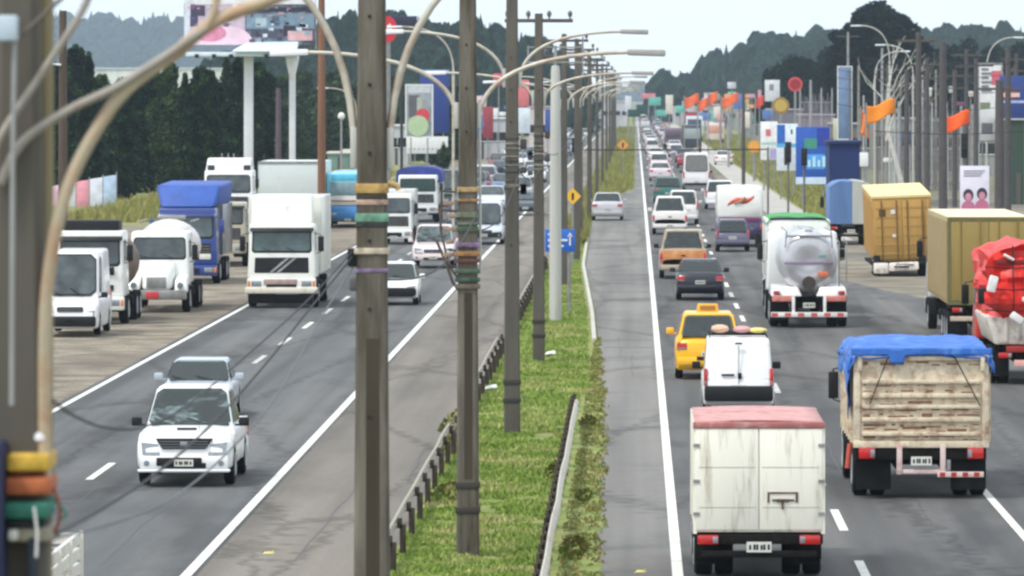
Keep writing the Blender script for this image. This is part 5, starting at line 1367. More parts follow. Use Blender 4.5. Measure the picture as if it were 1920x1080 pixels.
r1, W1, D1 = pole(62, 'tall concrete pole with coloured bands, second nearest of the median row', wb=.40, wt=.25, H=10.5, arms=(6.84, 2.6, 9.25), slot=(0, 5.0))
bands(r1, W1, D1, [(zpx(362, 62), .11, (212, 168, 92), .015), (zpx(384, 62), .06, (208, 172, 150), .008), (zpx(416, 62), .10, (112, 166, 138), .012), (zpx(426, 62), .05, (44, 48, 46), .006), (zpx(476, 62), .07, (222, 206, 178), .02), (zpx(511, 62), .05, (150, 126, 168), .006), (zpx(372, 62), .04, (60, 54, 48), .004)])
MB().tube([(W1(6) + .01, -.05, zpx(342, 62)), (W1(6) + .10, -.05, zpx(348, 62)), (W1(6) + .12, -.05, zpx(356, 62))], .03, 8).build('band_clip', mat('clip_ochre', (178, 150, 96), rough=.7), r1)
MB().box(-W1(5.8) - .09, -W1(5.8) + .02, -.1, .05, zpx(500, 62), zpx(465, 62), .02).build('cable_clamp', BLACK, r1)
MB().box(-W1(5.8) - .07, -W1(5.8) + .02, -.1, .05, zpx(545, 62), zpx(520, 62), .02).build('cable_clamp', mat('clamp_grey', (90, 86, 84)), r1)

r2, W2, D2 = pole(97.5, 'concrete pole with orange and green bands and a cable frame, third nearest of the median', wb=.37, wt=.25, H=10.5, arms=(7.05, 2.62, 8.18), slot=(1.3, 4.3))
sp = []
for py_, h, c in ((360, .09, (196, 162, 106)), (378, .05, (176, 128, 78)), (408, .10, (110, 124, 96)), (422, .05, (96, 120, 96)), (434, .09, (76, 96, 72)), (463, .08, (146, 118, 160)), (480, .09, (170, 120, 70)), (492, .06, (96, 50, 42)), (512, .07, (66, 90, 68)), (528, .07, (56, 88, 66)), (541, .08, (104, 92, 76))):
    sp.append((zpx(py_, 97.5), h, c, .02 + (.02 if py_ > 440 else 0)))
bands(r2, W2, D2, sp)
mb = MB()
for py_ in (360, 396, 430, 470, 500): 
    z = zpx(py_, 97.5); mb.tube([(-W2(5) - .02, -.05, z), (-.42 + (.10 if py_ > 450 else 0), -.05, z + .02)], .018, 6)
mb.tube([(-.42, -.05, zpx(356, 97.5)), (-.44, -.05, zpx(430, 97.5))], .02, 6)
mb.tube([(-.50, -.05, zpx(452, 97.5)), (-.36, -.05, zpx(490, 97.5)), (-.24, -.05, zpx(530, 97.5)), (-.14, -.05, zpx(545, 97.5))], .022, 6)
mb.tube([(-.44, -.05, zpx(430, 97.5)), (-.30, -.05, zpx(500, 97.5)), (-.16, -.05, zpx(520, 97.5))], .018, 6)
mb.build('cable_frame', mat('cable_frame_dark', (84, 72, 70), rough=.7, var=.3, scale=8), r2)
mb = MB()
for k in range(5): mb.box(-.40 + .05 * (k % 2), -.22 + .05 * (k % 3), -.10, .02, zpx(385 + k * 24, 97.5), zpx(378 + k * 24, 97.5), .01)
mb.build('spliced_cables', mat('splice_mixed', (150, 128, 108), rough=.8, var=.4, scale=14), r2)
MB().tube([(W2(6) + .04, -.02, 7.4), (W2(5) + .05, -.02, 4.6)], .02, 6).build('cable_duct', PALE, r2)

def clutter(r, W, D, Y, seed):
    rr = random.Random(seed); cs = [(74, 72, 68), (120, 116, 96), (60, 56, 54), (150, 146, 130), (96, 84, 78)]
    bands(r, W, D, [(zpx(258 + i * 11, 132.5) + rr.uniform(-.05, .05), rr.uniform(.03, .07), rr.choice(cs), .012) for i in range(10)])
    for k in range(5):
        mb = MB(); z = rr.uniform(5.0, 6.4); sd = rr.choice((-1, 1)); mb.box(sd * (W(5) + .10) - .07, sd * (W(5) + .10) + .07, -.14, .02, z, z + rr.uniform(.10, .25), .02)
        mb.tube([(0, -.08, z + .05), (sd * .3, -.08, z + .08)], .015, 6)
        mb.build('cable_box', mat('cable_box_dark', (62, 60, 60), rough=.7, var=.3), r)
r3, W3, D3 = pole(132.5, 'concrete pole standing on the grass just right of the cable-frame pole', wb=.36, wt=.24, H=10.4, arms=(7.75, 2.42, 8.88), cross=False, m=CONCD)
clutter(r3, W3, D3, 132.5, 1)
r4, W4, D4 = pole(168, 'dark concrete pole with a crossarm of insulators, left of the pale smooth pole', wb=.34, wt=.22, H=9.75, arms=(7.3, 2.62, 8.1), cross=[(9.55, .95, 4)], m=CONCD, x=-2.68)
clutter(r4, W4, D4, 168, 2)
# pale smooth lamp pole
Y5 = 198.6
r5 = empty('lamp_pole', (-2.62, Y5, 0), 0, 'pale smooth concrete lamp post standing among the dark median poles', 'lamp post')
rings = [[(rr_ * math.cos(a_ * PI / 10), rr_ * math.sin(a_ * PI / 10), z) for a_ in range(20)] for z, rr_ in ((0, .205), (4, .19), (8.3, .15), (8.45, .12))]
MB().loft(rings).build('shaft', PALE, r5)
mb = MB(); mb.tube([(-.9, 0, 8.55), (.9, 0, 8.55)], .03, 6); mb.tube([(-.9, 0, 8.55), (-.9, 0, 9.1)], .025, 6); mb.tube([(.9, 0, 8.2), (.9, 0, 9.4)], .025, 6); mb.tube([(-.9, 0, 9.05), (.9, 0, 9.05)], .025, 6); mb.tube([(0, 0, 8.3), (0, 0, 9.1)], .05, 8)
mb.build('top_frame', STEEL, r5)
for i in range(6, 24):
    Y = 236 + (i - 6) * 35
    k = i - 5
    pole(Y, '%s dark pole of the median row beyond the pale smooth lamp post' % ORD[i - 6] if i < 25 else 'distant pole', wb=.30 if i < 9 else .24, wt=.20 if i < 9 else .17, H=9.9 + .15 * math.sin(i), arms=(7.0, 2.6, 8.1 + .2 * math.sin(i * 2)) if i % 2 == 0 or i < 8 else None, cross=[(9.6, .95, 3), (9.0, .8, 2)] if i % 2 == 0 else [(9.5, .8, 3)], m=CONCD, detail=1, collar=False, x=-2.7 + .1 * math.sin(i * 3))
# cables from the near pole
def wire(pts, rad, label, m=WIRE):
    o = MB().tube(curve(pts, 8), rad, 6).build('cable', m, None, angle=60); return tag(o, label, 'cable', 'cables slung between the median poles')
def W_(px_, py_, Y): return (X_at(px_, Y), Y, Z_at(py_, Y))
wire([W_(108, 1000, 27), W_(200, 948, 32), W_(300, 882, 38), W_(400, 792, 45), W_(500, 680, 52), W_(580, 580, 57), W_(662, 480, 62)], .010, 'dark cable sagging across the front of the white double-cab pickup')
wire([W_(100, 1010, 27), W_(230, 975, 33), W_(330, 930, 39), W_(430, 845, 46), W_(520, 740, 53), W_(600, 600, 58), W_(662, 500, 62)], .008, 'lower grey cable passing beneath the white double-cab pickup', mat('cable_grey', (92, 94, 96), rough=.6))
wire([W_(100, 752, 27), W_(140, 780, 29), W_(200, 802, 33), W_(270, 800, 37), W_(350, 760, 42), W_(470, 660, 50), W_(580, 560, 57), W_(662, 470, 62)], .008, 'upper dark cable dipping beside the left mirror of the white double-cab pickup')
for k in range(7):
    ys_ = [62, 97.5, 132.5, 168, 236, 271, 306]
for (a_, b_, za, zb_, lb) in ((62, 97.5, 5.6, 5.6, 'cable running from the banded pole to the cable-frame pole'), (97.5, 132.5, 5.3, 5.8, 'cable running from the cable-frame pole to the third pole'), (132.5, 168, 5.8, 5.7, 'cable running from the third pole to the crossarm pole'), (168, 236, 5.9, 5.9, 'cable running from the crossarm pole past the pale lamp post')):
    o = MB().tube([(PX + .16, a_ + (b_ - a_) * t / 10, za + (zb_ - za) * t / 10 - .35 * math.sin(PI * t / 10)) for t in range(11)], .012, 6).build('cable', WIRE, None); tag(o, lb, 'cable', 'cables slung between the median poles')
# ================================================================== SIGNS, BACKGROUND OBJECTS
def post(mb, x, y, z0, z1, r=.05): mb.tube([(x, y, z0), (x, y, z1)], r, 8)
def sign_board(name, Y, px0, px1, py0, py1, m, label, cat='sign', legs=1, th=.12, leg_m=None, base=0.0, group=None, frame=None, leg_r=.06):
    x0, x1 = X_at(px0, Y), X_at(px1, Y); z1, z0 = Z_at(py0, Y), Z_at(py1, Y); xc = (x0 + x1) / 2
    r = empty(name, (xc, Y, base), 0, label, cat, group)
    w = (x1 - x0) / 2
    b = MB().box(-w, w, -th / 2, th / 2, z0 - base, z1 - base, min(.02, th * .2)).build('board', m, r)
    if frame:
        mb = MB(); t = min(.12, w * .12)
        mb.box(-w - .01, w + .01, -th / 2 - .03, th / 2 + .01, z1 - base - t, z1 - base + .01).box(-w - .01, w + .01, -th / 2 - .03, th / 2 + .01, z0 - base - .01, z0 - base + t)
        mb.box(-w - .01, -w + t, -th / 2 - .028, th / 2 + .012, z0 - base + t, z1 - base - t).box(w - t, w + .01, -th / 2 - .028, th / 2 + .012, z0 - base + t, z1 - base - t)
        mb.build('frame', frame, b)
    if legs and z0 > base + .1:
        for k in range(legs):
            xx = 0 if legs == 1 else -w * .6 + 1.2 * w * k / (legs - 1)
            l = MB(); l.tube([(xx, th * .5 + leg_r, 0), (xx, th * .5 + leg_r, z0 - base + (z1 - z0) * .5)], leg_r, 10); l.build('post', leg_m or STEEL, r)
    return r, w, z0 - base, z1 - base, th
def patch(r, w, z0, z1, th, u0, u1, v0, v1, rgb, nm='printed_panel', rough=.6, d=.008, k=0):
    m = mat('print_%d_%d_%d' % rgb, rgb, rough=rough, var=.12, scale=2.5)
    y = -th / 2 - .002 - k * .006
    return MB().box(-w + 2 * w * u0, -w + 2 * w * u1, y - d, y, z0 + (z1 - z0) * v0, z0 + (z1 - z0) * v1).build(nm, m, r)
def disc(r, x, z, rad, y, rgb, nm='round_emblem', m=None, sx=1.0, n=24, d=.05):
    mb = MB().loft([[(x + rad * sx * math.cos(a * 2 * PI / n), yy, z + rad * math.sin(a * 2 * PI / n)) for a in range(n)] for yy in (y - d, y)])
    return mb.build(nm, m or mat('disc_%d_%d_%d' % rgb, rgb, rough=.5, var=.08), r)

BLUE = mat('sign_blue', (36, 84, 170), rough=.45, var=.12, scale=1)
NAVY = mat('navy_panel', (26, 46, 92), rough=.6, var=.12, scale=1)
# big billboard on two white legs
def big_billboard():
    Y = 410; x0, x1 = X_at(345, Y), X_at(592, Y); xc = (x0 + x1) / 2; w = (x1 - x0) / 2
    r = empty('billboard', (xc, Y, 0), 0, 'huge billboard with a catwalk on two tall white legs before the dark trees', 'billboard')
    zt, zb = Z_at(-2, Y), Z_at(84, Y)
    b = MB().box(-w, w, -.3, .3, zb, zt, .03).build('left_panel', mat('billboard_dark', (92, 92, 112), rough=.6, var=.3, scale=.9, dirt=(190, 196, 205), dirt_amt=.5, dirt_scale=.8), r)
    X = lambda px_: X_at(px_, Y) - xc
    Zp = lambda py_: Z_at(py_, Y)
    def pt(px0, px1, py0, py1, rgb, nm='printed_panel', k=0):
        y = -.302 - .008 * k; return MB().box(X(px0), X(px1), y - .02, y, Zp(py1), Zp(py0)).build(nm, mat('print_%d_%d_%d' % rgb, rgb, rough=.6, var=.15, scale=2), b)
    pt(345, 592, -2, 8, (226, 226, 228), k=1); pt(352, 460, 8, 82, (196, 178, 192)); pt(358, 385, 10, 30, (70, 66, 88), k=2); pt(352, 372, 30, 50, (76, 72, 104), k=2)
    pt(346, 357, 4, 84, (210, 212, 226), k=3); pt(462, 590, 26, 54, (120, 142, 158), k=1); pt(468, 585, 14, 22, (44, 48, 66), k=2); pt(470, 520, 56, 70, (72, 76, 90), k=2); pt(532, 562, 48, 68, (50, 48, 58), k=3); pt(540, 586, 58, 76, (212, 170, 172), k=4)
    pt(480, 500, 34, 50, (168, 184, 192), k=3); pt(510, 524, 30, 48, (80, 96, 112), k=3)
    rb = random.Random(8)
    for k in range(46):
        px_ = rb.uniform(464, 582); py_ = rb.uniform(10, 76); pt(px_, px_ + rb.uniform(3, 12), py_, py_ + rb.uniform(2, 7), rb.choice([(60, 66, 84), (150, 170, 184), (206, 216, 224), (104, 120, 140), (84, 72, 84), (180, 150, 156)]), k=5)
    for k in range(14):
        px_ = rb.uniform(350, 440); py_ = rb.uniform(6, 44); pt(px_, px_ + rb.uniform(4, 10), py_, py_ + rb.uniform(2, 8), rb.choice([(220, 206, 222), (120, 96, 128), (236, 236, 240), (206, 150, 176)]), k=5)
    # rounded pink white shape
    mb = MB(); pl = [(X(352), -.36, Zp(84))] + [(X(412 + 62 * math.cos(PI - PI * k / 14)), -.36, Zp(84 - 36 * math.sin(PI * k / 14) ** .7)) for k in range(15)]
    mb.prism(pl, 0, (0, .04, 0)).build('printed_shape', mat('print_pinkwhite', (232, 200, 214), rough=.6, var=.12, scale=1.2), b)
    mb = MB(); pl = [(X(395 + 30 * math.cos(k * PI / 8)), -.375, Zp(62 - 16 * math.sin(k * PI / 8))) for k in range(16)]
    mb.prism(pl, 0, (0, .01, 0)).build('printed_shape', mat('print_rose', (214, 136, 160), rough=.6, var=.2, scale=2), b)
    # catwalk and wing
    wk = mat('catwalk_white', (214, 226, 236), rough=.6, var=.05)
    MB().box(X(352), X(560), -2.2, .2, Zp(106), Zp(98), .03).build('catwalk', wk, r)
    MB().hull8([(X(440), -2.6, Zp(98)), (X(560), -2.6, Zp(98)), (X(470), .2, Zp(86)), (X(560), .2, Zp(84)), (X(440), -2.6, Zp(95)), (X(560), -2.6, Zp(95)), (X(470), .2, Zp(76)), (X(560), .2, Zp(74))], .02).build('sloped_deck', mat('deck_blue', (206, 222, 232), rough=.6), r)
    for px_, w_, nm in ((467, .30, 'leg'), (549, .20, 'leg')):
        MB().box(X(px_) - w_, X(px_) + w_, -.9, -.1, 0, Zp(106), .05).build(nm, mat('leg_white', (216, 218, 222), rough=.6, var=.04), r)
    MB().hull8([(X(545), -1, Zp(148)), (X(553), -1, Zp(148)), (X(545), -.2, Zp(148)), (X(553), -.2, Zp(148)), (X(536), -1, Zp(106)), (X(562), -1, Zp(106)), (X(536), -.2, Zp(106)), (X(562), -.2, Zp(106))], .03).build('leg_bracket', mat('leg_white2', (226, 226, 226), rough=.6), r)
    mb = MB()
    for px_ in (370, 402, 434, 500): mb.box(X(px_), X(px_ + 7), -2.5, -2.1, Zp(109), Zp(102))
    mb.build('floodlight', BLACK, r)
    mb = MB(); mb.tube([(X(590), 0, Zp(-5)), (X(592), 0, Zp(92))], .08, 6); mb.build('side_frame', STEEL, r)
big_billboard()
def median_street_lamp(Y, tips, polepx, label, polem=GALV):
    pass
# brown pole beyond the parked trucks
def simple_pole(px_, Y, top, rad, m, label, name='wooden_pole', cat='pole', extra=None, group=None, base=0):
    r = empty(name, (X_at(px_, Y), Y, base), 0, label, cat, group)
    MB().tube([(0, 0, 0), (0, 0, top * .6), (0, 0, top)], [rad, rad * .9, rad * .75], 12).build('shaft', m, r)
    if extra: extra(r, top)
    return r
simple_pole(603, 300, Z_at(-20, 300), .21, WOOD, 'tall reddish brown wooden pole rising behind the white cab-over truck')
simple_pole(118, 212, Z_at(20, 212), .17, mat('dark_wood_pole', (84, 72, 62), rough=.9, var=.2, streak=True), 'dark wooden pole rising behind the parked white cab-over truck at the left', extra=lambda r, t: MB().tube([(-.05, -.15, t - 1.9), (-.55, -.2, t - 1.85), (-.62, -.2, t - 1.95)], .035, 6).build('bracket_lamp', LAMPW, r))
simple_pole(522, 420, Z_at(165, 420), .22, mat('purplish_pole', (96, 84, 92), rough=.9), 'short dark post between the two billboard legs')
# round red sign on a dark board
def round_red():
    Y = 480; r, w, z0, z1, th = sign_board('shop_sign', Y, 700, 782, 30, 52, mat('dark_board', (44, 46, 70), rough=.6), 'round red sign with a white squiggle beside a long dark board', legs=0)
    X = X_at(727, Y) - X_at(741, Y)
    zc = Z_at(55, Y)
    disc(r, X, zc, 1.05, -.2, (208, 40, 62), d=.15, sx=.72)
    mb = MB().tube([(X - .3, -.36, zc - .35), (X - .05, -.36, zc - .4), (X + .05, -.36, zc + .3), (X + .15, -.36, zc + .45), (X + .3, -.36, zc - .3)], .09, 6); mb.build('squiggle', WHITE, r)
    MB().tube([(X, 0.05, 0), (X, .05, zc)], .22, 10).build('post', STEEL, r)
round_red()
# picture sign with bowl, blue sign behind
def bowl_sign():
    Y = 550
    r, w, z0, z1, th = sign_board('blue_sign', 580, 788, 842, 131, 250, mat('deep_blue', (32, 56, 128), rough=.5, var=.1), 'tall dark blue sign with a pale top edge, behind the picture sign with the bowl', legs=2)
    patch(r, w, z0, z1, th, 0, 1, .965, 1.0, (150, 176, 206))
    r, w, z0, z1, th = sign_board('picture_sign', Y, 760, 812, 158, 258, mat('pic_grey', (150, 156, 160), rough=.6, var=.25, scale=1.5), 'white-framed picture sign showing a red shape over a pale green bowl', legs=2, frame=WHITE)
    patch(r, w, z0, z1, th, .10, .9, .84, .98, (196, 202, 206)); patch(r, w, z0, z1, th, .12, .5, .38, .8, (96, 92, 100))
    disc(r, .32, z0 + (z1 - z0) * .42, .62, -.09, (204, 66, 78), d=.03); disc(r, -.10, z0 + (z1 - z0) * .22, .95, -.12, (176, 198, 158), 'bowl_shape', d=.02, sx=1.0)
    patch(r, w, z0, z1, th, .42, .6, .5, .75, (170, 180, 160), k=1)
    r, w, z0, z1, th = sign_board('white_hoarding', 560, 762, 840, 256, 288, WHITE, 'plain white hoarding below the picture sign', legs=2)
    mb = MB()
    for k in range(9): mb.box(-w + .2 + k * .42, -w + .45 + k * .42, -th / 2 - .015, -th / 2 - .004, z0 + .35, z0 + .5)
    mb.build('faint_lettering', mat('faint_letters', (170, 176, 184)), r)
    simple_pole(753, 520, Z_at(160, 520), .14, mat('black_post', (40, 44, 50)), 'thin black post left of the picture sign', name='thin_post')
    simple_pole(640, 520, Z_at(225, 520), .10, mat('grey_post', (150, 150, 150)), 'slim grey post with a small white globe, left of the nearest tall pole', name='globe_lamp', cat='lamp', extra=lambda r, t: MB().loft([[(q * math.cos(a * PI / 6), q * math.sin(a * PI / 6), t + z) for a in range(12)] for z, q in ((0, .1), (.2, .3), (.45, .3), (.65, .1))]).build('globe', WHITE, r))
bowl_sign()
# narrow lamp left of first pole
def curved_lamp(px_, Y, side, reach, top, label, m=GALV):
    r = empty('street_lamp', (X_at(px_, Y), Y, 0), 0, label, 'street lamp', 'slender street lamps')
    MB().tube([(0, 0, 0), (0, 0, top * .8)], .07, 8).build('post', m, r)
    pts = arm_pts(side, 0, top * .8, reach, top, off=0)
    a = MB().tube(pts, .045, 6).build('lamp_arm', m, r, angle=60); lamp_head(MB(), pts[-1], side, 1.2).build('lamp_head', LAMPW, a)
curved_lamp(668, 420, -1, 2.0, Z_at(165, 420), 'thin street lamp arching left beside the reddish brown pole')
curved_lamp(850, 300, -1, 2.6, Z_at(50, 300), 'street lamp with a white head left of the second pole')
# row of red and pink signs on the far left side
for (px0, px1, py0, py1, rgb, Y, lb) in ((925, 945, 138, 160, (212, 92, 108), 620, 'small red sign just left of the third pole'), (966, 992, 150, 200, (214, 120, 124), 640, 'pink-red upright sign between the third and fourth poles'), (968, 994, 202, 250, (206, 214, 222), 600, 'pale upright sign below the pink-red one'),
        (880, 912, 180, 215, (222, 196, 196), 700, 'pale pink sign left of the third pole'), (905, 925, 200, 260, (150, 60, 70), 660, 'dark red banner left of the third pole'), (1022, 1032, 205, 255, (60, 84, 150), 520, 'slim blue banner beside the pale lamp post'), (888, 905, 215, 250, (96, 130, 176), 560, 'pale blue sign low to the left of the third pole')):
    sign_board('roadside_sign', Y, px0, px1, py0, py1, mat('rs_%d_%d_%d' % rgb, rgb, rough=.6, var=.15, scale=1.5), lb, legs=1)
# banner fence
def banner_fence():
    Y = 400; x0, x1 = X_at(66, Y), X_at(218, Y)
    r = empty('banner_fence', (x0, Y, 0), math.radians(2), 'row of printed white, pink and pale blue banners on a fence above the parked vans', 'fence')
    n = 6; w = (x1 - x0) / n; cs = [(196, 208, 226), (214, 176, 196), (220, 222, 230), (222, 150, 166), (214, 218, 232), (176, 196, 222)]
    for k in range(n):
        z1 = 1.25 + .16 * k
        b = MB().hull8([(k * w + .03, -.03, .1), ((k + 1) * w - .03, -.03, .1), (k * w + .03, .03, .1), ((k + 1) * w - .03, .03, .1), (k * w + .03, -.03, z1), ((k + 1) * w - .03, -.03, z1 + .12), (k * w + .03, .03, z1), ((k + 1) * w - .03, .03, z1 + .12)], .005).build('banner', mat('banner_%d' % k, cs[k], rough=.7, var=.2, scale=1.5), r)
    for k in range(n + 1): MB().tube([(k * w, 0, 0), (k * w, 0, 1.4 + .16 * k)], .04, 6).build('post', STEEL, r)
banner_fence()
# sheds, containers behind
def shed(px0, px1, py0, py1, Y, depth, rgb, roofrgb, label, name='shed', cat='shed', door=True, windows=0, gable=0):
    x0, x1 = X_at(px0, Y), X_at(px1, Y); z1 = Z_at(py0, Y); xc = (x0 + x1) / 2; w = (x1 - x0) / 2
    r = empty(name, (xc, Y, 0), 0, label, cat)
    m = mat('wall_%d_%d_%d' % rgb, rgb, rough=.85, var=.12, scale=.6, dirt=tuple(int(c * .75) for c in rgb), dirt_amt=.35, streak=True)
    b = MB().box(-w, w, 0, depth, 0, z1 - gable).build('wall', m, r)
    rm = mat('roof_%d_%d_%d' % roofrgb, roofrgb, rough=.7, var=.1)
    if gable:
        mb = MB(); mb.v = [(-w - .2, -.3, z1 - gable), (w + .2, -.3, z1 - gable), (0, -.3, z1), (-w - .2, depth + .3, z1 - gable), (w + .2, depth + .3, z1 - gable), (0, depth + .3, z1)]
        mb.f = [(0, 1, 2), (5, 4, 3), (0, 2, 5, 3), (1, 4, 5, 2), (0, 3, 4, 1)]; mb.build('roof', rm, r, smooth=False)
    else: MB().box(-w - .1, w + .1, -.15, depth + .1, z1 - .12, z1 + .06, .02).build('roof', rm, r)
    if door: MB().box(-w * .25, w * .05, -.05, .02, 0, min(2.2, z1 * .8)).build('door', mat('shed_door', (90, 84, 80), rough=.8), r)
    for k in range(windows):
        xx = -w + 2 * w * (k + .5) / windows
        f = MB().box(xx - .5, xx + .5, -.05, .02, z1 * .45, z1 * .45 + 1.0).build('window', GLASSD, r)
        MB().box(xx - .56, xx + .56, -.08, .02, z1 * .45 - .08, z1 * .45 - .003).build('sill', WHITE, f)
    return r
shed(202, 280, 298, 335, 500, 3, (206, 150, 96), (214, 176, 140), 'orange-brown freight box on the bank behind the blue truck', 'freight_box', 'container')
shed(150, 190, 274, 340, 520, 5, (176, 166, 148), (196, 186, 170), 'small grey-beige shed behind the near left pole', windows=2)
shed(285, 372, 322, 345, 480, 5, (176, 146, 84), (190, 160, 100), 'low ochre shed roof behind the blue truck', 'low_shed')
shed(70, 105, 310, 350, 560, 8, (186, 178, 158), (170, 160, 140), 'cream hut at the far left edge of the yard', 'hut', 'hut', windows=1)
shed(640, 668, 282, 330, 620, 8, (206, 200, 186), (196, 192, 184), 'small cream kiosk left of the nearest tall pole', 'kiosk', 'kiosk', windows=1)
shed(168, 440, 128, 330, 760, 25, (214, 218, 214), (190, 200, 206), 'long white hall showing above the dark trees at the left', 'hall', 'building', windows=9)
shed(480, 512, 250, 300, 620, 8, (214, 214, 212), (196, 196, 196), 'small white building seen between the billboard legs', 'white_hut', 'hut', windows=1)
shed(614, 664, 286, 332, 560, 6, (120, 150, 140), (210, 206, 196), 'greenish kiosk with a pale roof behind the blue coach', 'green_kiosk', 'kiosk')
shed(992, 1030, 200, 300, 760, 20, (206, 196, 190), (170, 150, 150), 'pale building seen between the fourth pole and the pale lamp post', 'pale_building', 'building', windows=3)
shed(860, 950, 222, 300, 700, 20, (182, 186, 190), (200, 200, 200), 'grey low building behind the left carriageway traffic', 'grey_building', 'building', windows=5)
shed(725, 765, 235, 300, 640, 10, (190, 194, 196), (210, 210, 208), 'white building sliver left of the picture sign', 'white_building', 'building', windows=2)

# ---- right side
r_, w_, a_, b_, t_ = sign_board('blue_billboard', 400, 1492, 1556, 238, 345, BLUE, 'big blue billboard with a green patch and pale blue emblem, left of the navy panel', 'billboard', legs=2)
patch(r_, w_, a_, b_, t_, .25, .62, .62, .80, (66, 142, 120)); patch(r_, w_, a_, b_, t_, .62, .98, .66, .98, (40, 60, 156)); patch(r_, w_, a_, b_, t_, 0, 1, 0, .12, (196, 214, 232)); patch(r_, w_, a_, b_, t_, .32, .85, .26, .52, (84, 156, 220))
mb = MB()
for k in range(4): mb.box(-w_ * .3 + k * .32, -w_ * .3 + k * .32 + .2, -.12, -.08, a_ + .30 * (b_ - a_), a_ + (.48 if k % 2 else .42) * (b_ - a_))
mb.build('pale_letters', mat('pale_blue_print', (176, 220, 240)), r_)
r_, w_, a_, b_, t_ = sign_board('white_blue_billboard', 430, 1456, 1496, 232, 320, mat('board_pale', (214, 222, 232), rough=.6), 'white and blue hoarding with a dark picture, left of the big blue billboard', 'billboard', legs=2)
patch(r_, w_, a_, b_, t_, .02, .40, .55, .98, (40, 100, 184)); patch(r_, w_, a_, b_, t_, .55, .95, .68, .96, (226, 240, 246)); patch(r_, w_, a_, b_, t_, .35, .62, .12, .52, (56, 52, 50)); patch(r_, w_, a_, b_, t_, .0, .98, .50, .58, (90, 170, 214), k=1); patch(r_, w_, a_, b_, t_, .66, .76, .78, .88, (60, 110, 84), k=1)
r_, w_, a_, b_, t_ = sign_board('white_hoarding', 470, 1426, 1458, 228, 300, mat('board_white2', (226, 226, 226), rough=.6), 'white hoarding with a red mark, at the left end of the blue billboards', 'billboard', legs=2)
patch(r_, w_, a_, b_, t_, .3, .6, .62, .8, (206, 110, 120)); patch(r_, w_, a_, b_, t_, .05, .9, .40, .46, (150, 196, 186)); patch(r_, w_, a_, b_, t_, .55, .95, .02, .3, (170, 160, 200))
shed(1555, 1612, 266, 400, 330, 6, (28, 48, 96), (24, 40, 84), 'dark navy blue upright hoarding box behind the blue and grey tarpaulin lorry', 'navy_hoarding', 'hoarding', door=False)
sign_board('small_sign', 328, 1612, 1628, 286, 312, WHITE, 'small white sign with a dark dot, fixed right of the navy hoarding', legs=1)
r_, w_, a_, b_, t_ = sign_board('framed_tower', 520, 1570, 1598, 124, 262, mat('tower_glass', (110, 132, 166), rough=.3, var=.25, scale=.7), 'tall narrow glassy tower sign with white side frames', 'sign tower', legs=0, frame=WHITE)
MB().box(-w_ * .9, w_ * .9, -.05, .1, 0, a_).build('base_panel', mat('tower_base', (170, 174, 172)), r_)
sign_board('cream_block', 540, 1562, 1580, 222, 264, mat('cream_b', (190, 190, 164)), 'small cream panel at the foot of the glassy tower sign', legs=1)
r_, w_, a_, b_, t_ = sign_board('white_sign', 640, 1434, 1462, 150, 190, mat('white_sign_b', (206, 210, 214)), 'square white sign with a grey figure, left of the round red sign', legs=1)
patch(r_, w_, a_, b_, t_, .3, .6, .5, .8, (140, 132, 150))
def round_on_post(px_, py_, Y, rad, rgb, label, rim=None):
    r = empty('round_sign', (X_at(px_, Y), Y, 0), 0, label, 'sign'); z = Z_at(py_, Y)
    MB().tube([(0, .1, 0), (0, .1, z)], .12, 8).build('post', STEEL, r)
    if rim: disc(r, 0, z, rad, .03, rim, 'outer_ring', d=.1)
    disc(r, 0, z, rad * .72, -.075, rgb, d=.03)
round_on_post(1491, 158, 620, .75, (150, 32, 40), 'round dark red sign on a tall post above the blue billboards', (206, 80, 84))
round_on_post(1464, 198, 560, .8, (190, 160, 80), 'round brownish yellow sign above the white and blue hoarding', (150, 120, 70))
round_on_post(1414, 275, 520, .55, (228, 160, 60), 'round orange-yellow sign at the kerb left of the white hoarding', (214, 150, 66))
r_, w_, a_, b_, t_ = sign_board('price_sign', 420, 1833, 1880, 118, 266, mat('price_white', (214, 212, 210), rough=.6, var=.08), 'tall white sign board with dark lettering blocks near the right edge', legs=2, frame=STEEL)
patch(r_, w_, a_, b_, t_, .55, .98, .72, .9, (196, 96, 110)); patch(r_, w_, a_, b_, t_, .1, .5, .42, .5, (120, 130, 100)); patch(r_, w_, a_, b_, t_, .15, .6, .1, .24, (110, 106, 112))
mb = MB()
for k in range(6): mb.box(-w_ * .7, -w_ * .7 + .5 + .2 * (k % 2), -.10, -.075, b_ - .5 - k * .3, b_ - .36 - k * .3)
mb.build('lettering', mat('sign_letters_grey', (110, 112, 116)), r_)
r_, w_, a_, b_, t_ = sign_board('blue_shop_sign', 400, 1874, 1935, 142, 222, mat('shop_blue', (44, 66, 130), rough=.5, var=.08), 'blue and red sign with a white stripe at the right edge', legs=2)
patch(r_, w_, a_, b_, t_, .0, .45, .45, .7, (140, 40, 60)); patch(r_, w_, a_, b_, t_, .1, .62, .50, .60, (226, 190, 170), k=1); patch(r_, w_, a_, b_, t_, 0, 1, .36, .42, (170, 176, 214)); 
shed(1885, 1940, 222, 345, 410, 10, (60, 78, 66), (196, 200, 196), 'dark green building with a white roof edge at the right edge', 'green_building', 'building', windows=0)
r_, w_, a_, b_, t_ = sign_board('faces_poster', 300, 1800, 1855, 311, 420, mat('poster_pale', (222, 218, 230), rough=.6, var=.05), 'white poster board showing two dark-haired heads above the khaki container', 'poster', legs=0)
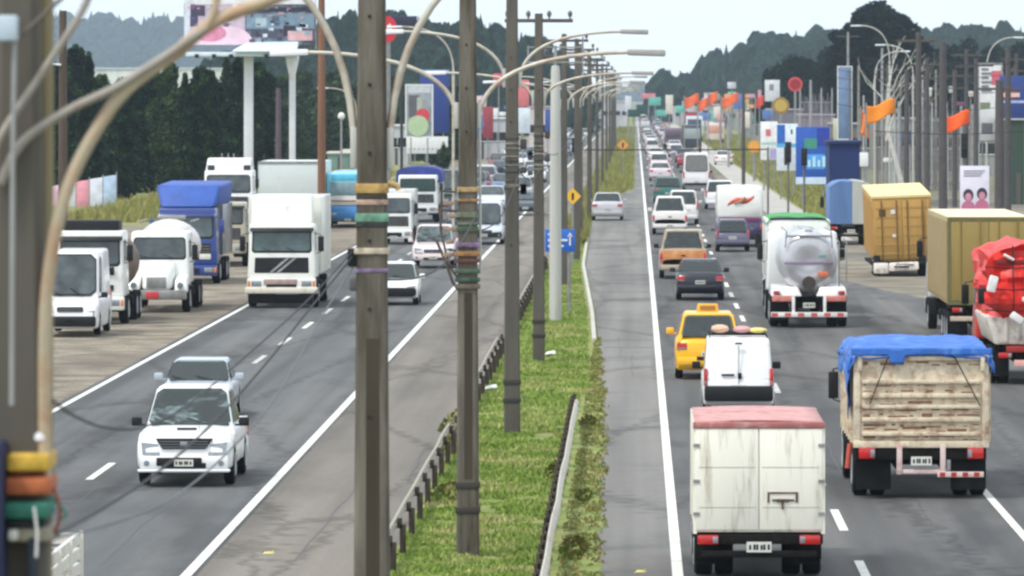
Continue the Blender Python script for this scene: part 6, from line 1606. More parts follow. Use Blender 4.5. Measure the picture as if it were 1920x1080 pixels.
for xx, hz in ((-.32, .0), (.36, .06)):
    z = a_ + (b_ - a_) * .50 + hz
    disc(r_, xx, z, .30, -.07, (62, 46, 62), 'printed_hair', d=.01, sx=.85); disc(r_, xx, z - .10, .20, -.082, (206, 140, 156), 'printed_face', d=.01, sx=.8)
    disc(r_, xx, z - .62, .34, -.07, (190, 110, 140), 'printed_shoulders', d=.01)
mb = MB()
for k in range(3): mb.box(-.55, .5 - .1 * k, -.075, -.062, b_ - .28 - k * .12, b_ - .22 - k * .12)
mb.build('lettering', mat('poster_letters', (150, 146, 160)), r_)

# flags
def flag(px_, py_, Y, w, h, rgb, label, top=None, hang=False, name='flag'):
    r = empty(name, (X_at(px_, Y), Y, 0), 0, label, 'flag', 'orange flags on poles along the right side')
    zt = Z_at(py_, Y)
    MB().tube([(0, 0, 0), (0, 0, zt + .15)], .05 if Y < 500 else .08, 8).build('flag_pole', STEEL, r)
    def fn(u, t):
        if hang: return (.05 + u * w * (.4 + .6 * t) - .1 * t, .15 * math.sin(u * 6 + t * 3), zt - t * h - u * .3 * h)
        return (u * w, .22 * math.sin(u * 5.5 + t * .8) * u, zt - t * h * (1 - .15 * u) + .28 * w * u * math.cos(u * 1.0) - .1 * w * math.sin(u * 5))
    v, f = grid_sheet(18, 10, fn); solid_sheet(v, f, 'flag_cloth', mat('flag_%d_%d_%d' % rgb, rgb, rough=.7, var=.1, scale=2), r, .02)
    return r
flag(1624, 198, 330, 1.55, .95, (238, 138, 34), 'large orange flag flying to the right of its pole above the ochre container', )
flag(1614, 205, 332, .55, 1.3, (232, 130, 50), 'orange flag hanging limp just left of the large flying orange flag', hang=True)
flag(1768, 218, 310, 1.35, .85, (240, 96, 34), 'red-orange flag flying above the khaki container')
for i, (px_, py_, w, lb) in enumerate(((1283, 182, 1.7, 'small distant orange flag, leftmost of the far row'), (1308, 188, 1.2, 'small distant orange flag, second from left of the far row'), (1328, 176, 1.1, 'small distant pinkish orange flag, third from left of the far row'), (1352, 182, 2.0, 'small distant red-orange flag, fourth from left and widest of the far row'), (1416, 183, 1.0, 'small distant red flag left of the square white sign'))):
    flag(px_, py_, 700, w, 1.3, (228, 106, 66) if i != 4 else (206, 70, 66), lb)

# traffic signals
def signal(px_, Y, py0, label, h=.95, back=True):
    r = empty('traffic_light', (X_at(px_, Y), Y, 0), 0, label, 'traffic light', 'traffic lights at the junction')
    zt = Z_at(py0, Y)
    MB().tube([(0, .18, 0), (0, .18, zt)], .06, 8).build('post', mat('signal_post', (110, 112, 108), rough=.6), r)
    b = MB().box(-.17, .17, -.12, .12, zt - h, zt, .03).build('signal_head', BLACK, r)
    for k in range(3): disc(b, 0, zt - .16 - k * .3, .10, -.122, (36, 30, 28), 'signal_lens', d=.02)
signal(1478, 336, 266, 'black traffic light on a thin post in front of the white and blue hoarding', h=1.15)
signal(1508, 336, 278, 'black traffic light on a thin post in front of the big blue billboard')
signal(1808, 320, 250, 'black traffic light below the red-orange flag', h=1.3)
signal(1079, 285, 258, 'black traffic light on the median beside the dark poles', h=.7)
r_ = empty('span_wire', (0, 338, 0), 0, 'thin dark wire crossing above the right carriageway at the junction', 'wire')
MB().tube([(X_at(1092, 338), 0, Z_at(281, 338)), (X_at(1300, 338), 0, Z_at(281, 338)), (X_at(1440, 338), 0, Z_at(280, 338))], .035, 6).build('wire_strand', WIRE, r_)
MB().tube([(X_at(1440, 338), 0, 0), (X_at(1440, 338), 0, Z_at(276, 338))], .06, 8).build('post', mat('signal_post', (0, 0, 0)), r_)
# median signs
r_, w_, a_, b_, t_ = sign_board('blue_road_sign', 205, 1022, 1078, 430, 472, mat('road_blue', (40, 100, 190), rough=.4, var=.08), 'blue road sign with white lettering bars behind the pale lamp post', legs=2, th=.04)
mb = MB()
for k, (u0, u1) in enumerate(((.1, .55), (.1, .75), (.1, .62))): mb.box(-w_ + 2 * w_ * u0, -w_ + 2 * w_ * u1, -.034, -.022, b_ - .20 - k * .2, b_ - .13 - k * .2)
mb.box(w_ * .62, w_ * .72, -.034, -.022, b_ - .55, b_ - .2); mb.prism([(w_ * .5, -.034, b_ - .25), (w_ * .84, -.034, b_ - .25), (w_ * .67, -.034, b_ - .10)], 0, (0, .01, 0))
mb.build('sign_lettering', WHITE, r_)
def diamond(px_, py_, Y, s, rgb, label):
    r = empty('warning_sign', (X_at(px_, Y), Y, 0), 0, label, 'sign'); z = Z_at(py_, Y)
    MB().tube([(0, .05, 0), (0, .05, z)], .04, 8).build('post', STEEL, r)
    MB().prism([(-s, 0, z), (0, 0, z - s), (s, 0, z), (0, 0, z + s)], 0, (0, -.03, 0)).build('board', mat('sign_%d_%d_%d' % rgb, rgb, rough=.4, var=.08), r)
    MB().prism([(-s * .14, -.032, z - s * .45), (s * .14, -.032, z - s * .45), (s * .14, -.032, z + s * .4), (-s * .14, -.032, z + s * .4)], 0, (0, -.006, 0)).build('symbol', INK, r)
diamond(1074, 368, 262, .36, (232, 180, 50), 'yellow diamond warning sign on the median beside the dark poles')
diamond(1168, 272, 520, .52, (222, 150, 70), 'orange diamond sign on the far part of the median')

# utility poles, right side
for i, (px_, Y, top, rad, lb) in enumerate(((1700, 330, 130, .16, 'dark slim pole above the right end of the ochre container'), (1722, 300, 60, .18, 'tall dark pole behind the right edge of the ochre container'), (1768, 290, 80, .22, 'thick dark pole left of the red-orange flag pole'), (1874, 300, 150, .26, 'thick dark pole at the left of the blue and red sign'), (1686, 420, 190, .16, 'grey pole behind the large orange flag'),
        (1830, 380, 110, .16, 'dark pole at the left of the tall white sign board'), (1590, 600, 60, .14, 'thin grey pole beside the glassy tower sign'), (1520, 620, 150, .16, 'thin pale pole rising from the blue billboards'), (1654, 520, 90, .14, 'thin pole behind the bare tree'), (1394, 430, 170, .14, 'slim dark pole at the edge of the footpath'), (1366, 620, 200, .14, 'slim far pole left of the footpath'), (1890, 350, 90, .2, 'dark pole cutting across the blue and red sign'))):
    simple_pole(px_, Y, Z_at(top, Y), rad, mat('dark_pole_r', (82, 78, 78), rough=.85, var=.15) if 'dark' in lb else mat('grey_pole_r', (150, 150, 152), rough=.8), lb, name='utility_pole', cat='utility pole', group='poles on the right side of the road',
                extra=(lambda r, t: MB().box(-1.1, 1.1, -.06, .06, t - .5, t - .38, .01).build('crossarm', CONCD, r)) if i in (1, 3, 5, 6) else None)
for (a_, b_, py_, Y, lb) in ((1640, 1930, 246, 312, 'thin wire running level with the red-orange flag'), (1600, 1930, 118, 330, 'upper wire crossing in front of the dark tree')):
    o = MB().tube([(X_at(a_ + (b_ - a_) * t / 10, Y), Y, Z_at(py_, Y) - .15 * math.sin(PI * t / 10)) for t in range(11)], .02, 6).build('overhead_wire', WIRE, None); tag(o, lb, 'wire')

# row of shops and steel fence behind the containers
for (x0, x1, t, Y, rgb, rr2, lb) in ((1560, 1640, 232, 620, (116, 106, 106), (150, 146, 146), 'low brown-grey shop row behind the navy hoarding'), (1640, 1725, 222, 600, (128, 124, 116), (160, 160, 158), 'grey shop front behind the large orange flag'), (1725, 1832, 226, 590, (110, 106, 104), (150, 150, 146), 'brown-grey shop front behind the red-orange flag'), (1832, 1930, 240, 560, (150, 148, 142), (180, 180, 176), 'light grey shop front behind the tall white sign board'), (1500, 1566, 215, 700, (130, 116, 124), (160, 150, 156), 'purplish grey building behind the blue billboards'), (1440, 1506, 205, 800, (120, 116, 128), (166, 160, 166), 'far grey building above the white hoarding')):
    shed(x0, x1, t, 330, Y, 14, rgb, rr2, lb, 'shop_building', 'building', windows=5)
def slat_fence(px0, px1, top, Y, label, rgb, n):
    r = empty('steel_fence', (X_at(px0, Y), Y, 0), 0, label, 'fence')
    L = X_at(px1, Y) - X_at(px0, Y); z = Z_at(top, Y)
    rr = random.Random(n); mb = MB()
    for k in range(n * 3):
        x = L * k / (n * 3); mb.box(x, x + L / n / 3 * rr.uniform(.25, .6), -.03, .03, 0, z * rr.uniform(.86, 1.0))
    mb.build('slats', mat('fence_%d' % rgb[0], rgb, rough=.7, var=.3, scale=.9), r)
    mb = MB()
    for zz in (.4, z * .5, z * .85): mb.box(0, L, .03, .09, zz, zz + .1)
    mb.build('rails', STEEL, r)
    for k in range(n // 3 + 1): MB().box(k * 3 * L / n - .07, k * 3 * L / n + .07, -.09, .0, 0, z * 1.05).build('post', mat('fence_post_grey', (160, 162, 164), rough=.6), r)
slat_fence(1640, 1835, 238, 470, 'tall steel slat fence with pale posts behind the ochre container', (118, 112, 108), 18)
slat_fence(1720, 1830, 200, 480, 'higher dark framework of bars behind the red-orange flag', (92, 88, 92), 12)
slat_fence(1500, 1560, 172, 640, 'pale lattice framework right of the round dark red sign', (140, 132, 142), 9)

# bare trees
BARK = mat('pale_bark', (188, 186, 178), rough=.9, var=.2, scale=3)
BARK2 = mat('brown_bark', (120, 112, 104), rough=.9, var=.2, scale=3)
def bare_tree(px_, Y, H, label, seed, m, lean=0, spread=.5, r0=.16):
    r = empty('bare_tree', (X_at(px_, Y), Y, 0), 0, label, 'tree', 'leafless trees on the right side')
    rr = random.Random(seed); tr = MB(); br = MB()
    tr.tube([(0, 0, 0), (lean * .3, 0, H * .25), (lean * .6, .1, H * .45)], [r0, r0 * .8, r0 * .65], 8)
    tr.build('trunk', m, r)
    def grow(p, d, L, rad, n):
        pts = [p]; q = p
        for k in range(4):
            d = (d + Vector((rr.uniform(-.35, .35), rr.uniform(-.3, .3), rr.uniform(-.15, .28)))).normalized(); q = q + d * L / 4; pts.append(q)
        br.tube(pts, [rad, rad * .85, rad * .7, rad * .55, rad * .4], 5, cap=False)
        if n > 0:
            for k in range(rr.choice((2, 3, 3))):
                b = pts[rr.choice((2, 3, 4))]; nd = (d + Vector((rr.uniform(-1, 1) * spread * 1.6, rr.uniform(-1, 1) * spread, rr.uniform(-.3, .6)))).normalized()
                grow(b, nd, L * rr.uniform(.6, .8), rad * .55, n - 1)
    top = Vector((lean * .6, .1, H * .45))
    for k in range(3 if r0 > .19 else 4): grow(top - Vector((0, 0, rr.uniform(0, H * .12))), Vector((rr.uniform(-1, 1) * spread * 1.5 + lean * .1, rr.uniform(-.5, .5), 1)).normalized(), H * .3, r0 * .6, 2 if r0 > .19 else 3)
    br.build('branches', m, r, smooth=False)
bare_tree(1700, 400, Z_at(55, 400), 'whitish bare tree reaching up to the left against the big dark tree', 5, BARK, lean=-2.2, r0=.2, spread=.28)
bare_tree(1740, 520, Z_at(95, 520), 'dense grey bare tree behind the tall dark poles', 27, BARK2, lean=.2, r0=.2)
bare_tree(1910, 500, Z_at(90, 500), 'bare tree at the right edge above the blue and red sign', 31, BARK2, lean=-.5, r0=.2)
# busy field of thin posts and small boards on the right
rp_ = random.Random(40)
for i in range(16):
    px_ = 1572 + i * 17 + rp_.uniform(-5, 5); Y = rp_.uniform(440, 560); top = rp_.uniform(120, 215)
    simple_pole(px_, Y, Z_at(top, Y), rp_.uniform(.07, .12), mat('thin_pole_%d' % (i % 3), [(168, 168, 168), (110, 106, 104), (140, 136, 130)][i % 3], rough=.8), '%s from the left among the thin %s posts behind the containers' % (ORD[i], ['pale', 'dark', 'tan'][i % 3]), name='thin_post', cat='post', group='thin posts behind the containers')
for i, (px_, py_, w_2, h_2, c, lb) in enumerate(((1742, 172, 10, 16, (214, 214, 208), 'small white board left of the thick dark pole'), (1786, 168, 14, 12, (176, 186, 180), 'small grey board above the red-orange flag'), (1820, 176, 10, 10, (206, 196, 190), 'small cream board left of the tall white sign board'), (1668, 236, 14, 10, (214, 210, 206), 'small white board under the large orange flag'), (1664, 300, 16, 8, (216, 214, 210), 'white strip board low behind the ochre container'), (1800, 195, 26, 8, (120, 70, 90), 'maroon strip board above the red-orange flag'), (1700, 258, 20, 26, (78, 84, 110), 'dull blue board behind the dark slim pole'))):
    sign_board('small_board', 455, px_ - w_2 / 2, px_ + w_2 / 2, py_ - h_2 / 2, py_ + h_2 / 2, mat('sb_%d_%d_%d' % c, c, rough=.6), lb, legs=1, leg_r=.04)

# jumble of tiny far signs
rj = random.Random(77)
jc = [((222, 222, 226), 'white'), ((206, 150, 160), 'pinkish'), ((120, 180, 172), 'turquoise'), ((84, 112, 170), 'blue'), ((70, 74, 80), 'dark'), ((214, 160, 100), 'orange')]
for i in range(48):
    c, nm = jc[i % 6]; right = i % 3 != 0
    px_ = rj.uniform(1335, 1440) if right else rj.uniform(1030, 1170); Y = rj.uniform(780, 1300); py_ = rj.uniform(176, 226); w_2 = rj.uniform(6, 16); h_2 = rj.uniform(6, 18)
    if not right: px_ = rj.uniform(880, 1010); Y = rj.uniform(650, 1000); py_ = rj.uniform(180, 235)
    sd_ = 'right' if right else 'left'
    sign_board('tiny_sign', Y, px_ - w_2 / 2, px_ + w_2 / 2, py_ - h_2 / 2, py_ + h_2 / 2, mat('jumble_' + nm, c, rough=.7, var=.2, scale=.8), 'tiny %s sign in the hazy jumble of signs along the far %s roadside' % (nm, sd_), group='tiny %s signs on the %s roadside' % (nm, sd_), legs=1, leg_r=.08, th=.15)

for i, (px_, Y, sd_, top_, lb) in enumerate(((1668, 420, -1, 48, 'pale street lamp reaching left in front of the huge dark tree'), (1712, 430, -1, 84, 'pale street lamp reaching left, beside the dense grey bare tree'), (1640, 460, 1, 96, 'pale street lamp reaching right above the large orange flag'), (1850, 440, 1, 70, 'pale street lamp above the tall white sign board'), )):
    curved_lamp(px_, Y, sd_, 2.0, Z_at(top_, Y), lb, m=PALE)
rh = random.Random(12)
pc = [(214, 206, 208), (196, 186, 190), (206, 214, 214), (180, 176, 184), (170, 190, 188), (206, 180, 180)]
for i in range(18):
    right = i % 3 != 2; Y = rh.uniform(1300, 2600)
    edge = VX + (9 if right else -16) * F / Y; px_ = edge + rh.uniform(2, 70) * (1 if right else -1); w_2 = rh.uniform(8, 22)
    o = shed(px_ - w_2 / 2, px_ + w_2 / 2, rh.uniform(172, 196), 230, Y, 15, pc[i % 6], (190, 186, 190), 'tiny pale building in the haze at the %s side of the road end' % ('right' if right else 'left'), 'far_building', 'building', door=False, windows=2)
    o['group'] = 'pale buildings at the road end, %s side' % ('right' if right else 'left')

for i, (px_, Y, top, lb) in enumerate(((1738, 360, 108, 'dark pole with a crossarm just right of the tall dark pole'), (1790, 400, 130, 'dark pole with a crossarm right of the red-orange flag pole'), (1812, 430, 92, 'slim dark pole with a crossarm behind the black traffic light'), (1664, 480, 120, 'slim dark pole with a crossarm beside the whitish bare tree'), (1906, 430, 100, 'dark pole with a crossarm at the right edge behind the blue sign'))):
    simple_pole(px_, Y, Z_at(top, Y), .17, mat('dark_pole_r', (0, 0, 0)), lb, name='utility_pole', cat='utility pole', group='poles on the right side of the road',
                extra=lambda r, t: MB().box(-1.1, 1.1, -.06, .06, t - .5, t - .38, .01).box(-.8, .8, -.06, .06, t - 1.3, t - 1.2, .01).build('crossarm', CONCD, r))
for k, (py_, Y, dz) in enumerate(((100, 360, 0), (132, 365, 0), (150, 400, 0), (172, 380, 0), (206, 350, 0))):
    o = MB().tube([(X_at(1560 + 380 * t / 10, Y), Y + t * 3, Z_at(py_ - k * 3 + t * .8, Y) - .25 * math.sin(PI * (t % 5) / 5)) for t in range(11)], .018, 5).build('overhead_wire', WIRE, None); tag(o, '%s from the top among the thin wires strung between the right-hand poles' % ORD[k], 'wire', 'wires strung between the right-hand poles')
# ================================================================== VEGETATION
def leaf_mat(name, a, b, c):
    m = ground_mat(name, [a, b, c], .8, .35, .9, 3.5, spec=.08); return m
M_CON = leaf_mat('conifer_dark', (10, 24, 19), (24, 44, 30), (50, 74, 44))  # leaf tones spread from dark to bright, painting in light and shade
M_CON2 = leaf_mat('conifer_green', (28, 46, 32), (48, 68, 44), (72, 90, 54))
M_FAR = leaf_mat('forest_far', (16, 30, 32), (24, 40, 38), (36, 54, 44))
TRUNK = mat('tree_trunk', (66, 54, 44), rough=.95, var=.2, scale=3, streak=True)
def crown_mesh(name, H, Rm, n, shape, seed, leaf=.35, m=None, z0=.5):
    """many small leaf-cluster faces spread through an uneven volume"""
    rr = random.Random(seed); v = []; f = []
    lobes = []
    if shape == 'dome':
        for k in range(110):
            a = rr.uniform(0, 2 * PI); t = rr.random(); d = (1 - t ** 3.2) ** .5 * rr.uniform(.55, .92)
            lobes.append((Rm * d * math.cos(a), Rm * d * math.sin(a), z0 + (H - z0) * t * .92, Rm * rr.uniform(.12, .24), (H - z0) * rr.uniform(.05, .10)))
    if shape == 'dome': pass
    elif shape == 'cone':
        for k in range(16):
            t = k / 15; lobes.append((rr.uniform(-.12, .12) * Rm, rr.uniform(-.12, .12) * Rm, z0 + (H - z0) * (.04 + .93 * t), Rm * (1.02 - t) * rr.uniform(.75, 1.15) + .12, (H - z0) * .09))
    elif shape == 'column':
        for k in range(12):
            t = k / 11; lobes.append((rr.uniform(-.2, .2) * Rm, rr.uniform(-.2, .2) * Rm, z0 + (H - z0) * (.05 + .9 * t), Rm * (math.sin(PI * (.18 + .72 * t)) ** .7) * rr.uniform(.8, 1.15), (H - z0) * .10))
    else:
        for k in range(26):
            a = rr.uniform(0, 2 * PI); el = rr.uniform(-.15, 1) ** 1; d = rr.uniform(.35, .8)
            lobes.append((Rm * d * math.cos(a) * math.cos(el * 1.3), Rm * d * math.sin(a) * math.cos(el * 1.3), z0 + (H - z0) * (.35 + .48 * math.sin(max(0, el) * 1.4) + rr.uniform(-.2, .05)), Rm * rr.uniform(.22, .40), (H - z0) * rr.uniform(.10, .17)))
    for i in range(n):
        lx, ly, lz, lr, lh = lobes[rr.randrange(len(lobes))]
        u = rr.uniform(-1, 1); a = rr.uniform(0, 2 * PI); q = math.sqrt(1 - u * u); k = rr.random() ** .33 * (1 + .25 * nz(a * 2, u * 3, seed))
        c = Vector((lx + lr * k * q * math.cos(a), ly + lr * k * q * math.sin(a), lz + lh * k * u))
        s = leaf * rr.uniform(.5, 1.3)
        n1 = Vector((rr.uniform(-1, 1), rr.uniform(-1, 1), rr.uniform(-.8, .8))).normalized(); n2 = n1.cross(Vector((rr.uniform(-1, 1), rr.uniform(-1, 1), rr.uniform(-1, 1)))).normalized()
        p = len(v); v += [tuple(c - n1 * s), tuple(c + n2 * s * .6), tuple(c + n1 * s), tuple(c - n2 * s * .6)]; f.append((p, p + 1, p + 2, p + 3))
    me = bpy.data.meshes.new(name); me.from_pydata(v, [], f); me.materials.append(m or M_CON); return me
def trunk_mesh(H, r):
    mb = MB().tube([(0, 0, 0), (.05 * H * .1, 0, H * .4), (0, 0, H * .85)], [r, r * .7, r * .2], 8)
    rr = random.Random(int(H * 10))
    for k in range(7):
        a = rr.uniform(0, 2 * PI); z = H * rr.uniform(.25, .7); L = H * .13
        mb.tube([(0, 0, z), (L * math.cos(a) * .6, L * math.sin(a) * .6, z + L * .3), (L * math.cos(a), L * math.sin(a), z + L * .7)], [r * .35, r * .25, r * .1], 5)
    me = bpy.data.meshes.new('trunk'); me.from_pydata(mb.v, [], mb.f); me.materials.append(TRUNK); return me
VAR = {}
def variant(shape, seed, m, H=10, Rm=2, n=5000, leaf=.22):
    k = (shape, seed, m.name)
    if k not in VAR: VAR[k] = (crown_mesh('crown', H, Rm, n, shape, seed, leaf, m), trunk_mesh(H, .16 * H / 10 + .05))
    return VAR[k]
def tree(name, px_, Y, top_px, width_px, shape, seed, m, label, group, H0=10, R0=2, n=5000, leaf=.22, base=0, cat='tree'):
    c, t = variant(shape, seed, m, H0, R0, n, leaf)
    H = Z_at(top_px, Y) - base; w = width_px * Y / F / 2
    r = empty(name, (X_at(px_, Y), Y, base), (seed * 1.7 + px_) % 6.28, label, cat, group)
    for nm, me in (('crown', c), ('trunk', t)):
        o = bpy.data.objects.new(nm, me); col.objects.link(o); o.parent = r; o.scale = (w / R0, w / R0, H / H0)
    return r
# dark conifer belt, left
spec = [(72, 150, 70), (108, 128, 64), (140, 96, 70), (168, 112, 60), (196, 150, 62), (228, 156, 60), (258, 150, 66), (288, 134, 62), (316, 128, 60), (345, 148, 62), (372, 136, 62), (398, 140, 56), (424, 116, 62), (452, 118, 64), (490, 124, 66)]
for i, (x, t, w) in enumerate(spec):
    tree('conifer', x, 430 + 14 * ((i * 7) % 5), t, w * (1.25 if i % 3 else 1.5), 'cone' if i % 3 == 0 else 'column', 100 + i % 5, M_CON if i % 4 else M_CON2, 'dark evergreen tree in the belt at the left, %s from the left end' % ORD[i], 'dark evergreen belt at the left', n=9000, leaf=.2)
spec = [(528, 150, 60), (566, 140, 60), (596, 168, 50), (632, 140, 62), (660, 165, 56), (740, 150, 66), (776, 170, 50), (700, 150, 60), (820, 150, 60), (850, 165, 60)]
for i, (x, t, w) in enumerate(spec):
    tree('broad_tree', x, 640 + 17 * ((i * 3) % 4), t, w * 1.3, 'column', 110 + i % 4, M_CON2, 'dark green tree of the middle group behind the billboard, %s from the left' % ORD[[0, 1, 2, 3, 4, 6, 7, 5, 8, 9][i]], 'dark green trees behind the billboard', n=8000, leaf=.25)
for i, (x, Y, t, w, lb) in enumerate(((478, 470, 232, 60, 'bushy dark shrub at the foot of the left billboard leg'), (560, 520, 222, 46, 'green bush beside the right billboard leg'), (690, 560, 250, 50, 'green bush behind the nearest tall pole'), (832, 480, 262, 30, 'dark bush at the right of the white hoarding'), (525, 540, 262, 40, 'dark low bush between the billboard legs'))):
    tree('bush', x, Y, t, w * 1.2, 'round', 130 + i % 2, M_CON2 if i % 2 else M_CON, lb, 'bushes at the left roadside', n=5000, leaf=.18, cat='bush')

# large round dark tree, right
Yb = 760; Hb = Z_at(4, Yb)
r = empty('giant_tree', (X_at(1646, Yb), Yb, 0), 0, 'huge rounded dark evergreen crown towering over the right side', 'tree')
me = crown_mesh('crown', Hb, 7.2, 60000, 'dome', 77, .42, leaf_mat('giant_crown', (10, 24, 28), (16, 32, 34), (26, 44, 40)), z0=3)
o = bpy.data.objects.new('crown', me); col.objects.link(o); o.parent = r
o = bpy.data.objects.new('trunk', trunk_mesh(Hb * .8, .6)); col.objects.link(o); o.parent = r
spec = [(1500, 98, 90), (1548, 84, 80), (1600, 96, 80), (1712, 92, 80), (1764, 80, 90), (1812, 72, 90), (1862, 78, 90), (1912, 74, 90), (1460, 120, 70), (1680, 110, 90), (1640, 110, 90), (1570, 110, 90), (1735, 110, 90), (1840, 100, 90), (1890, 100, 90)]
for i, (x, t, w) in enumerate(spec):
    tree('dark_tree', x, 860 + 25 * ((i * 3) % 4), t, w * 1.3, 'round', 140 + i % 3, M_FAR, 'dark tree in the background belt at the right, number %s counted from the left' % ORD[sorted(range(len(spec)), key=lambda q: spec[q][0]).index(i)], 'dark background belt at the right', H0=10, R0=3.2, n=9000, leaf=.26)

# hills and far woods
def wood(name, top, Y, thick, m, label, cell=7.0, h=14, conifer=.6, base=None, seed=1, hill=True):
    """top: list of (px, py) of the skyline. One rising hill with a mass of trees on it"""
    rr = random.Random(seed); v = []; f = []
    x0 = X_at(top[0][0], Y); x1 = X_at(top[-1][0], Y)
    prof = [(X_at(a, Y), Z_at(b, Y)) for a, b in top]
    def hz(x, y):
        t = min(1, max(0, (y - Y + thick) / thick)); return max(-.5, (interp(prof, x) - h * .75) * (math.sin(t * PI / 2)))
    nu, nv = 60, 14; hv = []; hf = []
    for j in range(nv):
        y = Y - thick + 1.6 * thick * j / (nv - 1)
        for i in range(nu): x = x0 + (x1 - x0) * i / (nu - 1); hv.append((x, y, hz(x, y) * (1 if j < nv - 1 else .0) - .3))
    for j in range(nv - 1):
        for i in range(nu - 1): a = j * nu + i; hf.append((a, a + 1, a + nu + 1, a + nu))
    mb = MB(); mb.v = hv; mb.f = hf; o = mb.build('hills', m, None); o['kind'] = 'structure'
    rows = max(3, int(thick / cell / 1.2))
    for j in range(rows):
        y = Y - thick + thick * (j + .5) / rows
        x = x0
        while x < x1:
            xx = x + rr.uniform(-.4, .4) * cell; yy = y + rr.uniform(-.5, .5) * cell; z = hz(xx, yy) - .5; hh = h * rr.uniform(.6, 1.2); w = cell * rr.uniform(.5, .85)
            con = rr.random() < conifer; n = 9; rings = 6; k0 = len(v)
            for a in range(rings):
                t = a / (rings - 1)
                if con: rad = w * .62 * (1.03 - t) * (1 + .25 * (a % 2))
                else: rad = w * math.sin(PI * (.16 + .8 * t)) ** .6
                for b in range(n):
                    q = 2 * PI * b / n; rj = rad * rr.uniform(.7, 1.25); v.append((xx + rj * math.cos(q), yy + rj * math.sin(q), z + hh * (t + rr.uniform(-.05, .05)) + hh * .05))
            for a in range(rings - 1):
                for b in range(n): f.append((k0 + a * n + b, k0 + a * n + (b + 1) % n, k0 + (a + 1) * n + (b + 1) % n, k0 + (a + 1) * n + b))
            f.append(tuple(k0 + (rings - 1) * n + b for b in range(n)))
            x += cell
    me = bpy.data.meshes.new(name); me.from_pydata(v, [], f); me.materials.append(m)
    o = bpy.data.objects.new(name, me); col.objects.link(o); tag(o, label, 'forest', kind='stuff')
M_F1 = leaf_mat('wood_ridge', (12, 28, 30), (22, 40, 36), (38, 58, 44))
M_F2 = leaf_mat('wood_haze_blue', (22, 36, 44), (30, 46, 52), (38, 56, 58))  # bluish leaf tones carry some distance haze in the colour
wood('forest_ridge', [(440, 120), (560, 70), (620, 48), (690, 40), (760, 45), (830, 60), (900, 52), (960, 66), (1020, 92), (1060, 130), (1090, 160), (1120, 176)], 1250, 160, M_F1, 'dark conifer ridge behind the median poles', cell=3.6, h=7, conifer=.6, seed=3)
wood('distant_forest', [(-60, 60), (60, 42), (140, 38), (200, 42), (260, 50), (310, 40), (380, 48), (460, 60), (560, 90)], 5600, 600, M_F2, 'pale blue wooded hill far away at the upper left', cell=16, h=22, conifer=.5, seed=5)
wood('hillside_forest', [(1245, 174), (1275, 158), (1305, 145), (1345, 122), (1400, 92), (1450, 84), (1520, 80), (1600, 78), (1700, 78), (1800, 74), (1960, 72)], 1900, 260, M_F1, 'hazy wooded slope rising to the right of the vanishing road', cell=7, h=12, conifer=.35, seed=8)
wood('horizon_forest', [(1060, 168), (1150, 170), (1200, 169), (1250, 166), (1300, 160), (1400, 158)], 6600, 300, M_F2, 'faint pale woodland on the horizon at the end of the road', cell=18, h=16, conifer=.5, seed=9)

# ================================================================== FAR TRAFFIC AND SIGNS
cols = [((226, 226, 228), 'white'), ((190, 192, 198), 'silver'), ((60, 62, 70), 'dark'), ((150, 44, 50), 'red'), ((70, 96, 140), 'blue'), ((206, 206, 200), 'pale')]
protos = {}
def far_car(x, Y, facing, ci, side):
    rgb, nm = cols[ci]
    key = (ci, facing, side)
    lab = 'tiny distant %s car in the hazy queue on the %s carriageway' % (nm, side)
    if key not in protos:
        o = car('distant_car', ['sedan', 'hatch', 'suv'][ci % 3], 0, Y, facing, rgb, lab, 'car', 'tiny %s cars in the hazy %s queue' % (nm, side), detail=0, X=x, W=1.8)
        protos[key] = o
    else:
        o = copy_tree(protos[key]); k = KINDS[['sedan', 'hatch', 'suv'][ci % 3]]['L']
        o.location = (x, Y + (0 if facing > 0 else k), .05)
rq = random.Random(21)
for i in range(34):
    Y = 620 + i * 34 + rq.uniform(-8, 8); far_car(rq.choice((2.2, 5.1)) + rq.uniform(-.25, .25), Y, 1, rq.randrange(6), 'right')
for i in range(40):
    Y = 440 + i * 27 + rq.uniform(-10, 10); far_car(rq.choice((-8.7, -12.1)) + rq.uniform(-.25, .25), Y, -1, rq.randrange(6), 'left')
# distant lorries and buses
def far_box(px_, Y, W, H, rgb, label, face_rgb, L=8, name='distant_lorry', facing=1):
    r = empty(name, (X_at(px_, Y), Y, .05), 0, label, 'lorry')
    MB().box(-W / 2, W / 2, 0, L, .7, H, .04).build('cargo_box', paint(rgb, amt=.1), r)
    MB().box(-W / 2 * .84, W / 2 * .84, -.04, .01, H * .52, H * .88, .02).build('rear_panel', paint(face_rgb, amt=.1), r)
    for y in (1.2, L - 1.2):
        for sx in (-1, 1): wheel(r, sx * (W / 2 - .16), y, .45, .28, simple=True)
    tail_cluster(r, W, .8)
far_box(1297, 760, 2.5, 3.6, (60, 62, 74), 'dark lorry with a patterned rear in the far middle of the right carriageway', (150, 160, 160))
far_box(1302, 960, 2.6, 4.0, (206, 214, 216), 'pale far lorry behind the dark one on the right carriageway', (60, 76, 96))
far_box(1342, 900, 2.5, 3.2, (220, 206, 196), 'cream far lorry at the right side of the distant queue', (206, 150, 130))
far_box(1262, 820, 2.4, 2.9, (120, 100, 112), 'purplish far van in the left lane of the distant queue', (90, 76, 90))
